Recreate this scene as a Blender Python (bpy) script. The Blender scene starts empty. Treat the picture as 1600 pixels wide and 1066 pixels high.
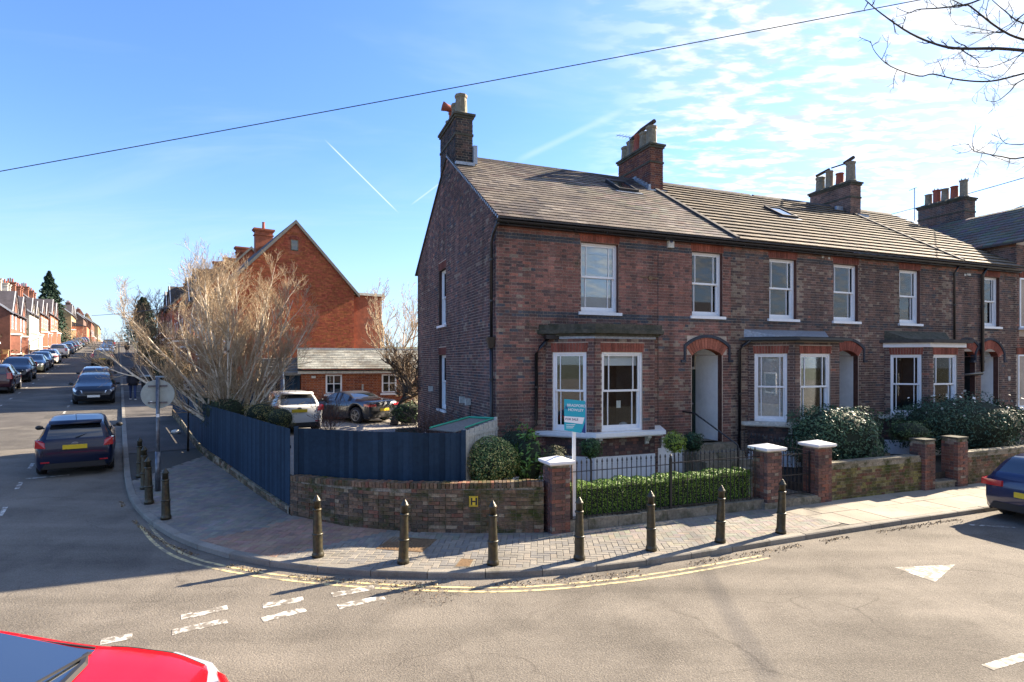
import bpy, math, random
import numpy as np
from mathutils import Matrix, Vector, Euler
random.seed(7); rng = np.random.default_rng(7)
C = bpy.context.scene.collection
sc = bpy.context.scene
R = math.radians

# ------------------------------------------------------------------ camera
CAMH = 3.4; FPX = 890.0
cam_d = bpy.data.cameras.new('camera'); cam = bpy.data.objects.new('camera', cam_d); C.objects.link(cam)
cam.location = (0, 0, CAMH); cam.rotation_euler = (R(90), 0, 0)
cam_d.sensor_width = 36.0; cam_d.lens = 36.0*FPX/1600.0; cam_d.shift_y = 34.0/1600.0
cam_d.clip_start = .05; cam_d.clip_end = 3000; sc.camera = cam
# ------------------------------------------------------------------ light
SUN_AZ = math.atan2(.857, .515); SUN_EL = R(29)
w = bpy.data.worlds.new("World"); sc.world = w; w.use_nodes = True
nt = w.node_tree; nt.nodes.clear(); N = nt.nodes.new; L = nt.links.new
out = N('ShaderNodeOutputWorld'); bg = N('ShaderNodeBackground'); bg.inputs[1].default_value = .102
sky = N('ShaderNodeTexSky'); sky.sky_type = 'NISHITA'; sky.sun_disc = False
sky.sun_elevation = SUN_EL; sky.sun_rotation = SUN_AZ; sky.air_density = 1.25; sky.dust_density = .6; sky.ozone_density = 3.2
def wm(op, a=None, b=None, c=None, tree=None):
    t = tree or nt
    n = t.nodes.new('ShaderNodeMath'); n.operation = op
    for i, x in enumerate((a, b, c)):
        if x is None: continue
        if isinstance(x, (int, float)): n.inputs[i].default_value = x
        else: t.links.new(x, n.inputs[i])
    return n.outputs[0]
tc = N('ShaderNodeTexCoord'); nrm = N('ShaderNodeVectorMath'); nrm.operation = 'NORMALIZE'; L(tc.outputs['Generated'], nrm.inputs[0])
sp = N('ShaderNodeSeparateXYZ'); L(nrm.outputs[0], sp.inputs[0])
zz = wm('MAXIMUM', wm('ADD', sp.outputs[2], .10), .03)
cx_ = wm('DIVIDE', sp.outputs[0], zz); cy_ = wm('DIVIDE', sp.outputs[1], zz)
cb = N('ShaderNodeCombineXYZ'); L(cx_, cb.inputs[0]); L(cy_, cb.inputs[1])
def wnoise(scale, detail, rough, dist=0, rotz=0, sx=1, sy=1):
    mp = N('ShaderNodeMapping'); mp.inputs['Rotation'].default_value = (0, 0, rotz); mp.inputs['Scale'].default_value = (sx, sy, 1)
    L(cb.outputs[0], mp.inputs[0]); n = N('ShaderNodeTexNoise'); L(mp.outputs[0], n.inputs['Vector'])
    n.inputs['Scale'].default_value = scale; n.inputs['Detail'].default_value = detail; n.inputs['Roughness'].default_value = rough; n.inputs['Distortion'].default_value = dist
    return n.outputs['Fac']
def wramp(x, a, b, va=0., vb=1.):
    m = N('ShaderNodeMapRange'); m.interpolation_type = 'SMOOTHSTEP'; L(x, m.inputs[0])
    for i, v in zip((1, 2, 3, 4), (a, b, va, vb)): m.inputs[i].default_value = v
    return m.outputs[0]
# altocumulus sheet drifting over the right half of the sky
side = wm('ADD', wm('MULTIPLY', sp.outputs[0], 1.0), wm('MULTIPLY', wnoise(.55, 3, .55), .75))
band = wramp(side, .46, .80)
small = wnoise(10.5, 5, .58, .25, .5, .62, 1.35); big = wnoise(1.7, 4, .6, .2, .5, .8, 1.2)
puff = wramp(wm('ADD', wm('MULTIPLY', small, .95), wm('MULTIPLY', big, .40)), .565, .74)
cl = wm('MULTIPLY', wm('ADD', wm('MULTIPLY', puff, .62), wm('MULTIPLY', wramp(big, .36, .60), .36)), band)
hi = wm('MULTIPLY', wramp(wnoise(.8, 5, .62, .9, .25, .5, 1.6), .46, .85), .34)      # thin cirrus veil
hz = wramp(sp.outputs[2], -.02, .42, 1., 0.)
mx1 = N('ShaderNodeMix'); mx1.data_type = 'RGBA'; mx1.inputs[7].default_value = (2.2, 2.75, 3.4, 1)
hzf = wm('ADD', wm('MULTIPLY', wm('POWER', hz, 1.8), .50), wm('MULTIPLY', wramp(sp.outputs[0], -.1, 1.0), .22))
L(hzf, mx1.inputs[0])
tint = N('ShaderNodeMix'); tint.data_type = 'RGBA'; tint.blend_type = 'MULTIPLY'; tint.inputs[0].default_value = 1; tint.inputs[7].default_value = (.43, .55, .80, 1)
L(sky.outputs[0], tint.inputs[6]); L(tint.outputs[2], mx1.inputs[6])
mx2 = N('ShaderNodeMix'); mx2.data_type = 'RGBA'; mx2.inputs[7].default_value = (2.1, 2.55, 3.2, 1); L(hi, mx2.inputs[0]); L(mx1.outputs[2], mx2.inputs[6])
def trail(p, q, wid):
    """a contrail between two sky directions: a thin great-circle arc"""
    p = Vector(p).normalized(); q = Vector(q).normalized(); nn = p.cross(q).normalized(); m = (p+q).normalized()
    d1 = N('ShaderNodeVectorMath'); d1.operation = 'DOT_PRODUCT'; L(nrm.outputs[0], d1.inputs[0]); d1.inputs[1].default_value = nn
    d2 = N('ShaderNodeVectorMath'); d2.operation = 'DOT_PRODUCT'; L(nrm.outputs[0], d2.inputs[0]); d2.inputs[1].default_value = m
    return wm('MULTIPLY', wramp(wm('ABSOLUTE', d1.outputs['Value']), 0, wid, 1, 0), wramp(d2.outputs['Value'], p.dot(m), p.dot(m)*.4+.6))
def sdir(px, py): return ((px-800)/FPX, 1, (567-py)/FPX)
tr = wm('ADD', wm('MULTIPLY', trail(sdir(505, 216), sdir(625, 335), .0016), .75), wm('MULTIPLY', trail(sdir(640, 322), sdir(720, 262), .0020), .35))
tr = wm('ADD', tr, wm('MULTIPLY', trail(sdir(800, 255), sdir(990, 165), .008), .2))
mx3 = N('ShaderNodeMix'); mx3.data_type = 'RGBA'; mx3.inputs[7].default_value = (2.9, 3.2, 3.5, 1); L(tr, mx3.inputs[0]); L(mx2.outputs[2], mx3.inputs[6])
ccol = N('ShaderNodeMix'); ccol.data_type = 'RGBA'; ccol.inputs[6].default_value = (1.9, 2.2, 2.5, 1); ccol.inputs[7].default_value = (3.7, 3.6, 3.4, 1)
L(wramp(wm('ADD', wm('MULTIPLY', small, .6), wm('MULTIPLY', wnoise(20, 3, .5, .2, .5, .7, 1.3), .4)), .44, .60), ccol.inputs[0])
mx4 = N('ShaderNodeMix'); mx4.data_type = 'RGBA'; L(wm('MULTIPLY', cl, .95), mx4.inputs[0]); L(mx3.outputs[2], mx4.inputs[6]); L(ccol.outputs[2], mx4.inputs[7])
L(mx4.outputs[2], bg.inputs[0]); L(bg.outputs[0], out.inputs[0])
sund = bpy.data.lights.new('sun', 'SUN'); sund.energy = 5.0; sund.angle = R(.55); sund.color = (1, .85, .66)
sun = bpy.data.objects.new('sun', sund); C.objects.link(sun)
sv = Vector((math.sin(SUN_AZ)*math.cos(SUN_EL), math.cos(SUN_AZ)*math.cos(SUN_EL), math.sin(SUN_EL)))
sun.rotation_euler = sv.to_track_quat('Z', 'Y').to_euler(); sun.location = sv*60
sc.view_settings.view_transform = 'Standard'; sc.view_settings.look = 'None'; sc.view_settings.gamma = 1
sc.view_settings.use_curve_mapping = False; sc.view_settings.exposure = 2.0
sc.render.engine = 'CYCLES'; sc.cycles.max_bounces = 6; sc.cycles.transparent_max_bounces = 12

# ------------------------------------------------------------------ terrain maths
TH = math.atan2(1, 2.584)                         # turn of the terrace about z
U = Vector((math.cos(TH), math.sin(TH))); BK = Vector((-math.sin(TH), math.cos(TH)))
A = Vector((-.377, 13.7))                         # front left corner of the end house
SD = Vector((-.568, .823)); SR = Vector((.823, .568)); SANG = math.atan2(.823, -.568)   # side street: along, right
def hs(s):
    k = 1.5; a = (min(s, 168)-12.5)/k
    return .0545*k*(a if a > 30 else math.log(1+math.exp(a))) + max(0, s-168)*.01
def G(x, y): return hs(SD[0]*x+SD[1]*y)
def H2W(u, v, z=0.):                              # terrace frame -> world
    p = A+U*u+BK*v; return Vector((p[0], p[1], z))
def S2W(s, r, z=0.):                              # street frame -> world, z above ground
    p = SD*s+SR*r; return Vector((p[0], p[1], hs(s)+z))
HM = Matrix.Translation((A[0], A[1], 0)) @ Matrix.Rotation(TH, 4, 'Z')

# ------------------------------------------------------------------ materials
TH0 = TH
def mat(name, col=(.5, .5, .5), rough=.8, metal=0., n=0., ns=8., n2=0., ns2=.8, bump=0., bs=60., attr=False, coat=0., spec=.5, stain=None, sthr=(.5, .7), ss=1.2, grad=None, dist=.01, cracks=False, streak=0.):
    m = bpy.data.materials.new(name); m.use_nodes = True; t = m.node_tree; nn = t.nodes; p = nn['Principled BSDF']
    p.inputs['Roughness'].default_value = rough; p.inputs['Metallic'].default_value = metal; p.inputs['Coat Weight'].default_value = coat
    p.inputs['Coat Roughness'].default_value = .04; p.inputs['Specular IOR Level'].default_value = spec
    geo = nn.new('ShaderNodeNewGeometry'); pos = geo.outputs['Position']
    if attr:
        at = nn.new('ShaderNodeAttribute'); at.attribute_name = 'col'; c = at.outputs['Color']
    else:
        rg = nn.new('ShaderNodeRGB'); rg.outputs[0].default_value = (*col, 1); c = rg.outputs[0]
    def noise(scale, det=4, ro=.6, d=0):
        x = nn.new('ShaderNodeTexNoise'); t.links.new(pos, x.inputs['Vector']); x.inputs['Scale'].default_value = scale; x.inputs['Detail'].default_value = det
        x.inputs['Roughness'].default_value = ro; x.inputs['Distortion'].default_value = d; return x.outputs['Fac']
    def mul(c, f):
        x = nn.new('ShaderNodeVectorMath'); x.operation = 'SCALE'; t.links.new(c, x.inputs[0]); t.links.new(f, x.inputs['Scale']); return x.outputs[0]
    def rampf(f, a, b, va, vb):
        x = nn.new('ShaderNodeMapRange'); t.links.new(f, x.inputs[0])
        for i, v in zip((1, 2, 3, 4), (a, b, va, vb)): x.inputs[i].default_value = v
        return x.outputs[0]
    if n: c = mul(c, rampf(noise(ns), .3, .7, 1-n, 1+n))
    if n2: c = mul(c, rampf(noise(ns2, 5), .3, .7, 1-n2, 1+n2))
    if stain:
        x = nn.new('ShaderNodeMix'); x.data_type = 'RGBA'; t.links.new(c, x.inputs[6]); x.inputs[7].default_value = (*stain, 1)
        t.links.new(rampf(noise(ss, 6, .65, .3), sthr[0], sthr[1], 0, 1), x.inputs[0]); c = x.outputs[2]
    if grad:                                        # grime rising from low down: (z0, z1, colour, amount)
        s = nn.new('ShaderNodeSeparateXYZ'); t.links.new(pos, s.inputs[0])
        f = rampf(wm('ADD', s.outputs[2], wm('MULTIPLY', noise(2.2, 5), (grad[1]-grad[0])*1.4, tree=t), tree=t), grad[0]+(grad[1]-grad[0])*.7, grad[1]+(grad[1]-grad[0])*.7, grad[3], 0)
        x = nn.new('ShaderNodeMix'); x.data_type = 'RGBA'; t.links.new(c, x.inputs[6]); x.inputs[7].default_value = (*grad[2], 1); t.links.new(f, x.inputs[0]); c = x.outputs[2]
    if streak:                                      # rain and soot runs down a wall
        mp = nn.new('ShaderNodeMapping'); mp.inputs['Scale'].default_value = (2.6, 2.6, .22); t.links.new(pos, mp.inputs[0])
        sx = nn.new('ShaderNodeTexNoise'); sx.inputs['Scale'].default_value = 1; sx.inputs['Detail'].default_value = 5; t.links.new(mp.outputs[0], sx.inputs['Vector']); c = mul(c, rampf(sx.outputs['Fac'], .36, .66, 1+streak, 1-streak))
    if cracks:                                      # meandering hairline cracks and tyre-polished, darker streaks
        nz = nn.new('ShaderNodeTexNoise'); t.links.new(pos, nz.inputs['Vector']); nz.inputs['Scale'].default_value = 1.3; nz.inputs['Detail'].default_value = 6
        va = nn.new('ShaderNodeVectorMath'); va.operation = 'MULTIPLY_ADD'; t.links.new(nz.outputs['Color'], va.inputs[0]); va.inputs[1].default_value = (.9, .9, 0); t.links.new(pos, va.inputs[2])
        vo = nn.new('ShaderNodeTexVoronoi'); vo.feature = 'DISTANCE_TO_EDGE'; vo.inputs['Scale'].default_value = .42; t.links.new(va.outputs[0], vo.inputs['Vector'])
        f = wm('MULTIPLY', rampf(vo.outputs['Distance'], .0, .009, .42, 0), rampf(noise(.6, 3), .46, .60, 0, 1), tree=t)
        x = nn.new('ShaderNodeMix'); x.data_type = 'RGBA'; t.links.new(c, x.inputs[6]); x.inputs[7].default_value = (.04, .034, .028, 1); t.links.new(f, x.inputs[0]); c = x.outputs[2]
        vb = nn.new('ShaderNodeTexVoronoi'); vb.inputs['Scale'].default_value = 42; t.links.new(pos, vb.inputs['Vector']); c = mul(c, rampf(vb.outputs['Distance'], .1, .6, 1.16, .86))
        mp = nn.new('ShaderNodeMapping'); mp.inputs['Rotation'].default_value = (0, 0, -TH0); mp.inputs['Scale'].default_value = (.12, 1.6, 1); t.links.new(pos, mp.inputs[0])
        ns_ = nn.new('ShaderNodeTexNoise'); ns_.inputs['Scale'].default_value = 1; ns_.inputs['Detail'].default_value = 5; t.links.new(mp.outputs[0], ns_.inputs['Vector']); c = mul(c, rampf(ns_.outputs['Fac'], .35, .68, 1.12, .84))
    t.links.new(c, p.inputs['Base Color'])
    if bump:
        b = nn.new('ShaderNodeBump'); b.inputs['Strength'].default_value = bump; b.inputs['Distance'].default_value = dist
        t.links.new(noise(bs, 5, .7), b.inputs['Height']); t.links.new(b.outputs[0], p.inputs['Normal'])
    return m
M = {}
M['brick'] = mat('brick', attr=True, rough=.93, n=.24, ns=26, n2=.26, ns2=.55, streak=.24, bump=.5, bs=90, stain=(.07, .06, .035), sthr=(.60, .80), ss=1.7, spec=.2)
M['brickclean'] = mat('brick_far', attr=True, rough=.93, n=.25, ns=9, n2=.22, ns2=.5, spec=.2)
M['mortar'] = mat('mortar', (.40, .33, .26), .95, n=.25, ns=40, n2=.3, ns2=.9, bump=.4, bs=120, spec=.1)
M['mortar_pale'] = mat('mortar_pale', (.50, .42, .34), .95, n=.3, ns=40, n2=.3, ns2=.7, spec=.1)
M['mossbrick'] = mat('garden_wall_brick', attr=True, rough=.95, n=.35, ns=22, n2=.30, ns2=1.1, bump=.7, bs=60, stain=(.05, .062, .018), sthr=(.46, .66), ss=2.6, spec=.15, dist=.02)
M['mossmortar'] = mat('garden_wall_mortar', (.27, .235, .18), .95, n=.4, ns=30, stain=(.05, .055, .02), sthr=(.45, .65), ss=3, spec=.1, bump=.6, bs=50)
M['stone'] = mat('stone', (.20, .175, .13), .9, n=.3, ns=20, n2=.3, ns2=2, bump=.6, bs=40, stain=(.045, .05, .02), sthr=(.48, .68), ss=3)
M['cement'] = mat('weathered_cement', (.075, .07, .052), .95, n=.35, ns=14, bump=.8, bs=35, stain=(.035, .038, .022), sthr=(.45, .65), ss=4)
M['slate'] = mat('slate', attr=True, rough=.72, n=.30, ns=16, n2=.42, ns2=1.0, bump=.3, bs=50, stain=(.15, .125, .09), sthr=(.50, .74), ss=1.1, spec=.25)
M['tile'] = mat('concrete_tile', attr=True, rough=.88, n=.25, ns=30, n2=.28, ns2=.8, bump=.4, bs=90, stain=(.10, .09, .05), sthr=(.58, .8), ss=2)
M['roofdark'] = mat('roof_underlay', (.05, .045, .042), .9, n=.3, ns=6)
M['lead'] = mat('lead_flashing', (.28, .31, .35), .45, metal=.3, n=.3, ns=18, bump=.5, bs=25)
M['white'] = mat('white_paint', (.78, .78, .77), .4, n=.05, ns=12, n2=.05)
M['apronbrick'] = mat('dark_apron_brick', (.058, .042, .040), .9, n=.4, ns=12, bump=.4, bs=40)
M['whitewall'] = mat('white_painted_wall', (.82, .82, .80), .7, n=.06, ns=6, n2=.08, bump=.1, bs=30, grad=(.2, .55, (.28, .27, .2), .55))
M['offwhite'] = mat('aged_white_stone', (.55, .53, .46), .75, n=.2, ns=14, stain=(.18, .17, .12), sthr=(.55, .75), ss=5)
M['black'] = mat('black_paint', (.012, .012, .014), .35, n=.3, ns=30)
M['iron'] = mat('wrought_iron', (.014, .015, .018), .42, n=.3, ns=40, bump=.2, bs=90)
M['bollard'] = mat('cast_iron_bollard', (.040, .036, .022), .38, metal=.25, n=.4, ns=18, stain=(.085, .06, .022), sthr=(.5, .72), ss=9, bump=.3, bs=50)
M['darkgreen'] = mat('dark_green_paint', (.012, .03, .022), .3)
M['blind'] = mat('white_blind', (.72, .74, .74), .8, n=.04, ns=4)
M['paleblue'] = mat('pale_room', (.62, .70, .74), .8, n=.1, ns=2)
M['curtain'] = mat('net_curtain', (.62, .62, .60), .9, n=.15, ns=14)
M['room'] = mat('dark_room', (.02, .022, .02), .9, n=.5, ns=2.5)
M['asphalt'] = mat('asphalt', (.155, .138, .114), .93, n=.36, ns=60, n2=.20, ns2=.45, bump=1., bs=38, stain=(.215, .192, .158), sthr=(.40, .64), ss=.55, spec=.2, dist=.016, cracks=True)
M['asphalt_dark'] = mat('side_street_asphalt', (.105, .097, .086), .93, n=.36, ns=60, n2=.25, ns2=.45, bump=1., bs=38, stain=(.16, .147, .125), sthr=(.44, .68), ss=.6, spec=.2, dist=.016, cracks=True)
M['patch'] = mat('asphalt_patch', (.095, .087, .078), .93, n=.3, ns=60, n2=.3, ns2=.8, bump=.6, bs=90, spec=.2)
M['paleasph'] = mat('pale_asphalt', (.17, .155, .135), .93, n=.25, ns=60, n2=.2, ns2=.8, bump=.6, bs=90, spec=.2)
M['yellowline'] = mat('yellow_line_paint', (.60, .48, .23), .8, n=.25, ns=20, stain=(.20, .175, .13), sthr=(.44, .60), ss=6)
M['whiteline'] = mat('white_line_paint', (.62, .60, .54), .8, n=.15, ns=20, stain=(.17, .15, .12), sthr=(.40, .53), ss=8)
M['kerb'] = mat('kerb_granite', attr=True, rough=.9, n=.2, ns=50, n2=.15, ns2=2, bump=.4, bs=80, stain=(.09, .085, .06), sthr=(.55, .75), ss=2.5)
M['paver'] = mat('block_paver', attr=True, rough=.92, n=.18, ns=40, n2=.20, ns2=.9, bump=.4, bs=70, stain=(.075, .07, .052), sthr=(.60, .8), ss=1.6)
M['joint'] = mat('paver_joint_sand', (.065, .060, .048), .95, n=.3, ns=30)
M['slab'] = mat('paving_slab', attr=True, rough=.92, n=.15, ns=40, n2=.15, ns2=.9, bump=.3, bs=70, stain=(.11, .11, .07), sthr=(.58, .8), ss=1.5)
M['soil'] = mat('soil', (.055, .043, .030), .95, n=.4, ns=14, bump=.8, bs=20)
M['terrain'] = mat('grass_and_soil', (.07, .075, .035), .95, n=.4, ns=3, n2=.3, ns2=.3)
M['gravel'] = mat('driveway_gravel', (.27, .25, .22), .95, n=.3, ns=60, n2=.15, ns2=1, bump=.8, bs=60)
M['fence'] = mat('blue_fence_paint', attr=True, rough=.75, spec=.2, n=.14, ns=12, n2=.16, ns2=1.3, bump=.15, bs=60, stain=(.025, .05, .085), sthr=(.68, .8), ss=3)
M['bark'] = mat('birch_bark', (.66, .58, .45), .8, n=.25, ns=12, stain=(.16, .11, .06), sthr=(.56, .66), ss=9)
M['twig'] = mat('birch_twig', (.42, .31, .19), .8, n=.3, ns=6)
M['darkbark'] = mat('dark_bark', (.045, .035, .026), .9, n=.3, ns=20, bump=.4, bs=40)
M['brownbark'] = mat('brown_bark', (.12, .085, .055), .9, n=.3, ns=20)
M['leaf'] = mat('leaf', attr=True, rough=.55, spec=.28)
M['leafmatt'] = mat('leaf_matt', attr=True, rough=.75, spec=.3)
M['rubber'] = mat('tyre_rubber', (.016, .016, .017), .85)
M['alloy'] = mat('alloy_rim', (.24, .245, .26), .4, metal=.8)
M['plastic'] = mat('black_plastic', (.018, .018, .019), .55)
M['carglass'] = mat('car_glass', (.012, .016, .020), .03, spec=1.0, coat=1.)
M['carglass'].node_tree.nodes['Principled BSDF'].inputs['IOR'].default_value = 1.5; M['frontglass'] = M['carglass'].copy(); M['frontglass'].name = 'blue_windscreen'; M['frontglass'].node_tree.nodes['Principled BSDF'].inputs['IOR'].default_value = 2.1
M['taillight'] = mat('tail_light_red', (.42, .012, .022), .12, coat=1)
M['headlight'] = mat('headlight_lens', (.55, .57, .58), .08, metal=.3, coat=1)
M['plateY'] = mat('yellow_plate', (.72, .50, .03), .4, n=.04, ns=30)
M['plateW'] = mat('white_plate', (.7, .7, .68), .4, n=.04, ns=30)
M['pot'] = mat('buff_chimney_pot', (.22, .185, .125), .85, n=.25, ns=12, stain=(.12, .11, .07), sthr=(.5, .7), ss=5)
M['terracotta'] = mat('terracotta', (.28, .07, .04), .8, n=.2, ns=12)
M['timber'] = mat('grey_timber', (.16, .15, .13), .85, n=.3, ns=20, n2=.2)
M['palewood'] = mat('pale_timber', (.40, .40, .37), .8, n=.25, ns=20)
M['teal'] = mat('teal_print', (.012, .36, .46), .45)
M['navy'] = mat('navy_print', (.008, .035, .20), .45)
M['sheetwhite'] = mat('white_print', (.80, .80, .80), .45)
M['ink'] = mat('dark_ink', (.02, .03, .10), .5)
M['skin'] = mat('skin', (.45, .27, .20), .6)
M['coat'] = mat('dark_coat', (.012, .012, .022), .8, n=.3, ns=10)
M['jeans'] = mat('blue_jeans', (.03, .05, .13), .9, n=.3, ns=20)
M['aluminium'] = mat('sign_back_grey', (.30, .345, .33), .5, metal=.2, n=.12, ns=9)
M['galv'] = mat('galvanised_post', (.12, .13, .15), .4, metal=.6, n=.45, ns=10)
M['redrender'] = mat('orange_render', (.55, .20, .11), .9, n=.1, ns=2)
M['cable'] = mat('black_cable', (.012, .014, .018), .6)
M['rust'] = mat('rusty_iron', (.16, .10, .05), .7, n=.4, ns=25, bump=.4, bs=60)
M['pampas'] = mat('pale_dry_leaf', (.62, .56, .42), .8)
def paint(name, col, metal=.0, coat=1.0): return mat(name, col, .28, metal=metal, coat=coat, n=.03, ns=3, spec=.5 if coat > .9 else .3)
gm = bpy.data.materials.new('window_glass'); gm.use_nodes = True; t_ = gm.node_tree; t_.nodes.remove(t_.nodes['Principled BSDF'])
gl = t_.nodes.new('ShaderNodeBsdfGlossy'); gl.inputs['Roughness'].default_value = .015; gl.inputs['Color'].default_value = (.95, .97, 1, 1)
tp = t_.nodes.new('ShaderNodeBsdfTransparent'); tp.inputs[0].default_value = (.93, .96, .96, 1)
fr = t_.nodes.new('ShaderNodeFresnel'); fr.inputs[0].default_value = 1.75
mxs = t_.nodes.new('ShaderNodeMixShader'); t_.links.new(fr.outputs[0], mxs.inputs[0]); t_.links.new(tp.outputs[0], mxs.inputs[1]); t_.links.new(gl.outputs[0], mxs.inputs[2])
t_.links.new(mxs.outputs[0], t_.nodes['Material Output'].inputs[0]); M['glass'] = gm; gm2 = gm.copy(); gm2.name = 'clear_window_glass'; gm2.node_tree.nodes['Fresnel'].inputs[0].default_value = 1.32; M['clearglass'] = gm2

# ------------------------------------------------------------------ mesh building
class MB:
    def __init__(s): s.v = []; s.f = []; s.m = []; s.c = []; s.T = None; s.col = (1, 1, 1); s.mi = 0
    def add(s, vs, fs):
        b = len(s.v)
        if s.T is not None: vs = [tuple(s.T @ Vector(v)) for v in vs]
        s.v += vs
        for f in fs: s.f.append(tuple(i+b for i in f)); s.m.append(s.mi); s.c.append(s.col)
    def box(s, x0, x1, y0, y1, z0, z1, skip=()):
        vs = [(x0, y0, z0), (x1, y0, z0), (x1, y1, z0), (x0, y1, z0), (x0, y0, z1), (x1, y0, z1), (x1, y1, z1), (x0, y1, z1)]
        fs = [(0, 1, 5, 4), (1, 2, 6, 5), (2, 3, 7, 6), (3, 0, 4, 7), (4, 5, 6, 7), (3, 2, 1, 0)]
        s.add(vs, [f for i, f in enumerate(fs) if i not in skip])
    def prism(s, poly, z0, z1):
        n = len(poly); a = sum(poly[i][0]*poly[(i+1) % n][1]-poly[(i+1) % n][0]*poly[i][1] for i in range(n))
        if a < 0: poly = poly[::-1]
        zf0 = z0 if callable(z0) else (lambda x, y: z0); zf1 = z1 if callable(z1) else (lambda x, y: z1)
        vs = [(x, y, zf0(x, y)) for x, y in poly]+[(x, y, zf1(x, y)) for x, y in poly]
        s.add(vs, [tuple(range(n-1, -1, -1)), tuple(range(n, 2*n))]+[(i, (i+1) % n, n+(i+1) % n, n+i) for i in range(n)])
    def vprism(s, poly, y0, y1):                   # polygon in x,z pushed along y
        n = len(poly); a = sum(poly[i][0]*poly[(i+1) % n][1]-poly[(i+1) % n][0]*poly[i][1] for i in range(n))
        if a < 0: poly = poly[::-1]
        vs = [(x, y0, z) for x, z in poly]+[(x, y1, z) for x, z in poly]
        s.add(vs, [tuple(range(n)), tuple(range(2*n-1, n-1, -1))]+[((i+1) % n, i, n+i, n+(i+1) % n) for i in range(n)])
    def lathe(s, prof, n=14, cx=0, cy=0, ph=0., cap=True):
        vs = []; fs = []
        for r, z in prof:
            for k in range(n):
                a = 2*math.pi*k/n+ph; vs.append((cx+r*math.cos(a), cy+r*math.sin(a), z))
        for i in range(len(prof)-1):
            for k in range(n): fs.append((i*n+k, i*n+(k+1) % n, (i+1)*n+(k+1) % n, (i+1)*n+k))
        if cap: fs.append(tuple(range(n-1, -1, -1))); fs.append(tuple((len(prof)-1)*n+k for k in range(n)))
        s.add(vs, fs)
    def tube(s, pts, rad, n=6, cap=True):
        if not hasattr(rad, '__len__'): rad = [rad]*len(pts)
        pts = [Vector(p) for p in pts]; vs = []; fs = []
        for i, p in enumerate(pts):
            d = (pts[min(i+1, len(pts)-1)]-pts[max(i-1, 0)]).normalized()
            a = d.cross(Vector((0, 0, 1)) if abs(d.z) < .9 else Vector((1, 0, 0))).normalized(); b = d.cross(a)
            for k in range(n):
                t = 2*math.pi*k/n; q = p+(a*math.cos(t)+b*math.sin(t))*rad[i]; vs.append((q.x, q.y, q.z))
        for i in range(len(pts)-1):
            for k in range(n): fs.append((i*n+k, i*n+(k+1) % n, (i+1)*n+(k+1) % n, (i+1)*n+k))
        if cap: fs.append(tuple(range(n-1, -1, -1))); fs.append(tuple((len(pts)-1)*n+k for k in range(n)))
        s.add(vs, fs)
    def ball(s, c, r, n=10, sx=1, sy=1, sz=1):
        s.lathe_at([(max(.001, r*math.sin(math.pi*i/n)), -r*math.cos(math.pi*i/n)) for i in range(n+1)], c, n+2, sx, sy, sz)
    def lathe_at(s, prof, c, n, sx, sy, sz):
        o = s.T; s.T = (o if o is not None else Matrix()) @ Matrix.Translation(c) @ Matrix.Diagonal((sx, sy, sz, 1)); s.lathe(prof, n); s.T = o
    def mesh(s, name, mats, smooth=False):
        me = bpy.data.meshes.new(name); me.from_pydata(s.v, [], s.f)
        for m in mats: me.materials.append(M[m] if isinstance(m, str) else m)
        if len(mats) > 1: me.polygons.foreach_set('material_index', s.m)
        if any(c != (1, 1, 1) for c in s.c[:50]) or any(c != (1, 1, 1) for c in s.c[-5:]):
            at = me.color_attributes.new('col', 'FLOAT_COLOR', 'CORNER')
            cnt = np.array([len(f) for f in s.f]); cc = np.repeat(np.array([(*c[:3], 1.) for c in s.c], dtype=np.float32), cnt, axis=0)
            at.data.foreach_set('color', cc.ravel())
        if smooth: me.polygons.foreach_set('use_smooth', [True]*len(s.f))
        me.update(); return me
    def build(s, name, mats, parent=None, smooth=False, **k):
        if isinstance(mats, str) or not isinstance(mats, (list, tuple)): mats = [mats]
        o = bpy.data.objects.new(name, s.mesh(name, mats, smooth)); C.objects.link(o); o.parent = parent
        for a, b in k.items(): o[a] = b
        return o
def thing(name, label, cat, loc=(0, 0, 0), rz=0., group=None):
    o = bpy.data.objects.new(name, None); C.objects.link(o); o.location = loc; o.rotation_euler = (0, 0, rz); o.empty_display_size = .2
    o['label'] = label; o['category'] = cat
    if group: o['group'] = group
    return o
def tag(o, label, cat, group=None):
    o['label'] = label; o['category'] = cat
    if group: o['group'] = group
    return o
def inst(me, name, parent, loc, rot=(0, 0, 0), scale=None):
    o = bpy.data.objects.new(name, me); C.objects.link(o); o.parent = parent; o.location = loc; o.rotation_euler = rot
    if scale: o.scale = scale
    return o
def copy_tree(o, parent=None):
    c = o.copy(); C.objects.link(c); c.parent = parent
    for ch in list(o.children): copy_tree(ch, c)
    return c
def np_mesh(name, verts, nper, material, cols=None, parent=None):
    """verts: (F*nper,3) loose polygons of nper corners each"""
    me = bpy.data.meshes.new(name); nv = len(verts); nf = nv//nper
    me.vertices.add(nv); me.vertices.foreach_set('co', verts.astype(np.float32).ravel())
    me.loops.add(nv); me.loops.foreach_set('vertex_index', np.arange(nv, dtype=np.int32))
    me.polygons.add(nf); me.polygons.foreach_set('loop_start', np.arange(0, nv, nper, dtype=np.int32))
    if cols is not None:
        at = me.color_attributes.new('col', 'FLOAT_COLOR', 'CORNER'); cc = np.ones((nv, 4), dtype=np.float32); cc[:, :3] = np.repeat(cols, nper, axis=0)
        at.data.foreach_set('color', cc.ravel())
    me.materials.append(M[material] if isinstance(material, str) else material); me.update(calc_edges=True); me.validate()
    o = bpy.data.objects.new(name, me); C.objects.link(o); o.parent = parent; return o
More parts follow.
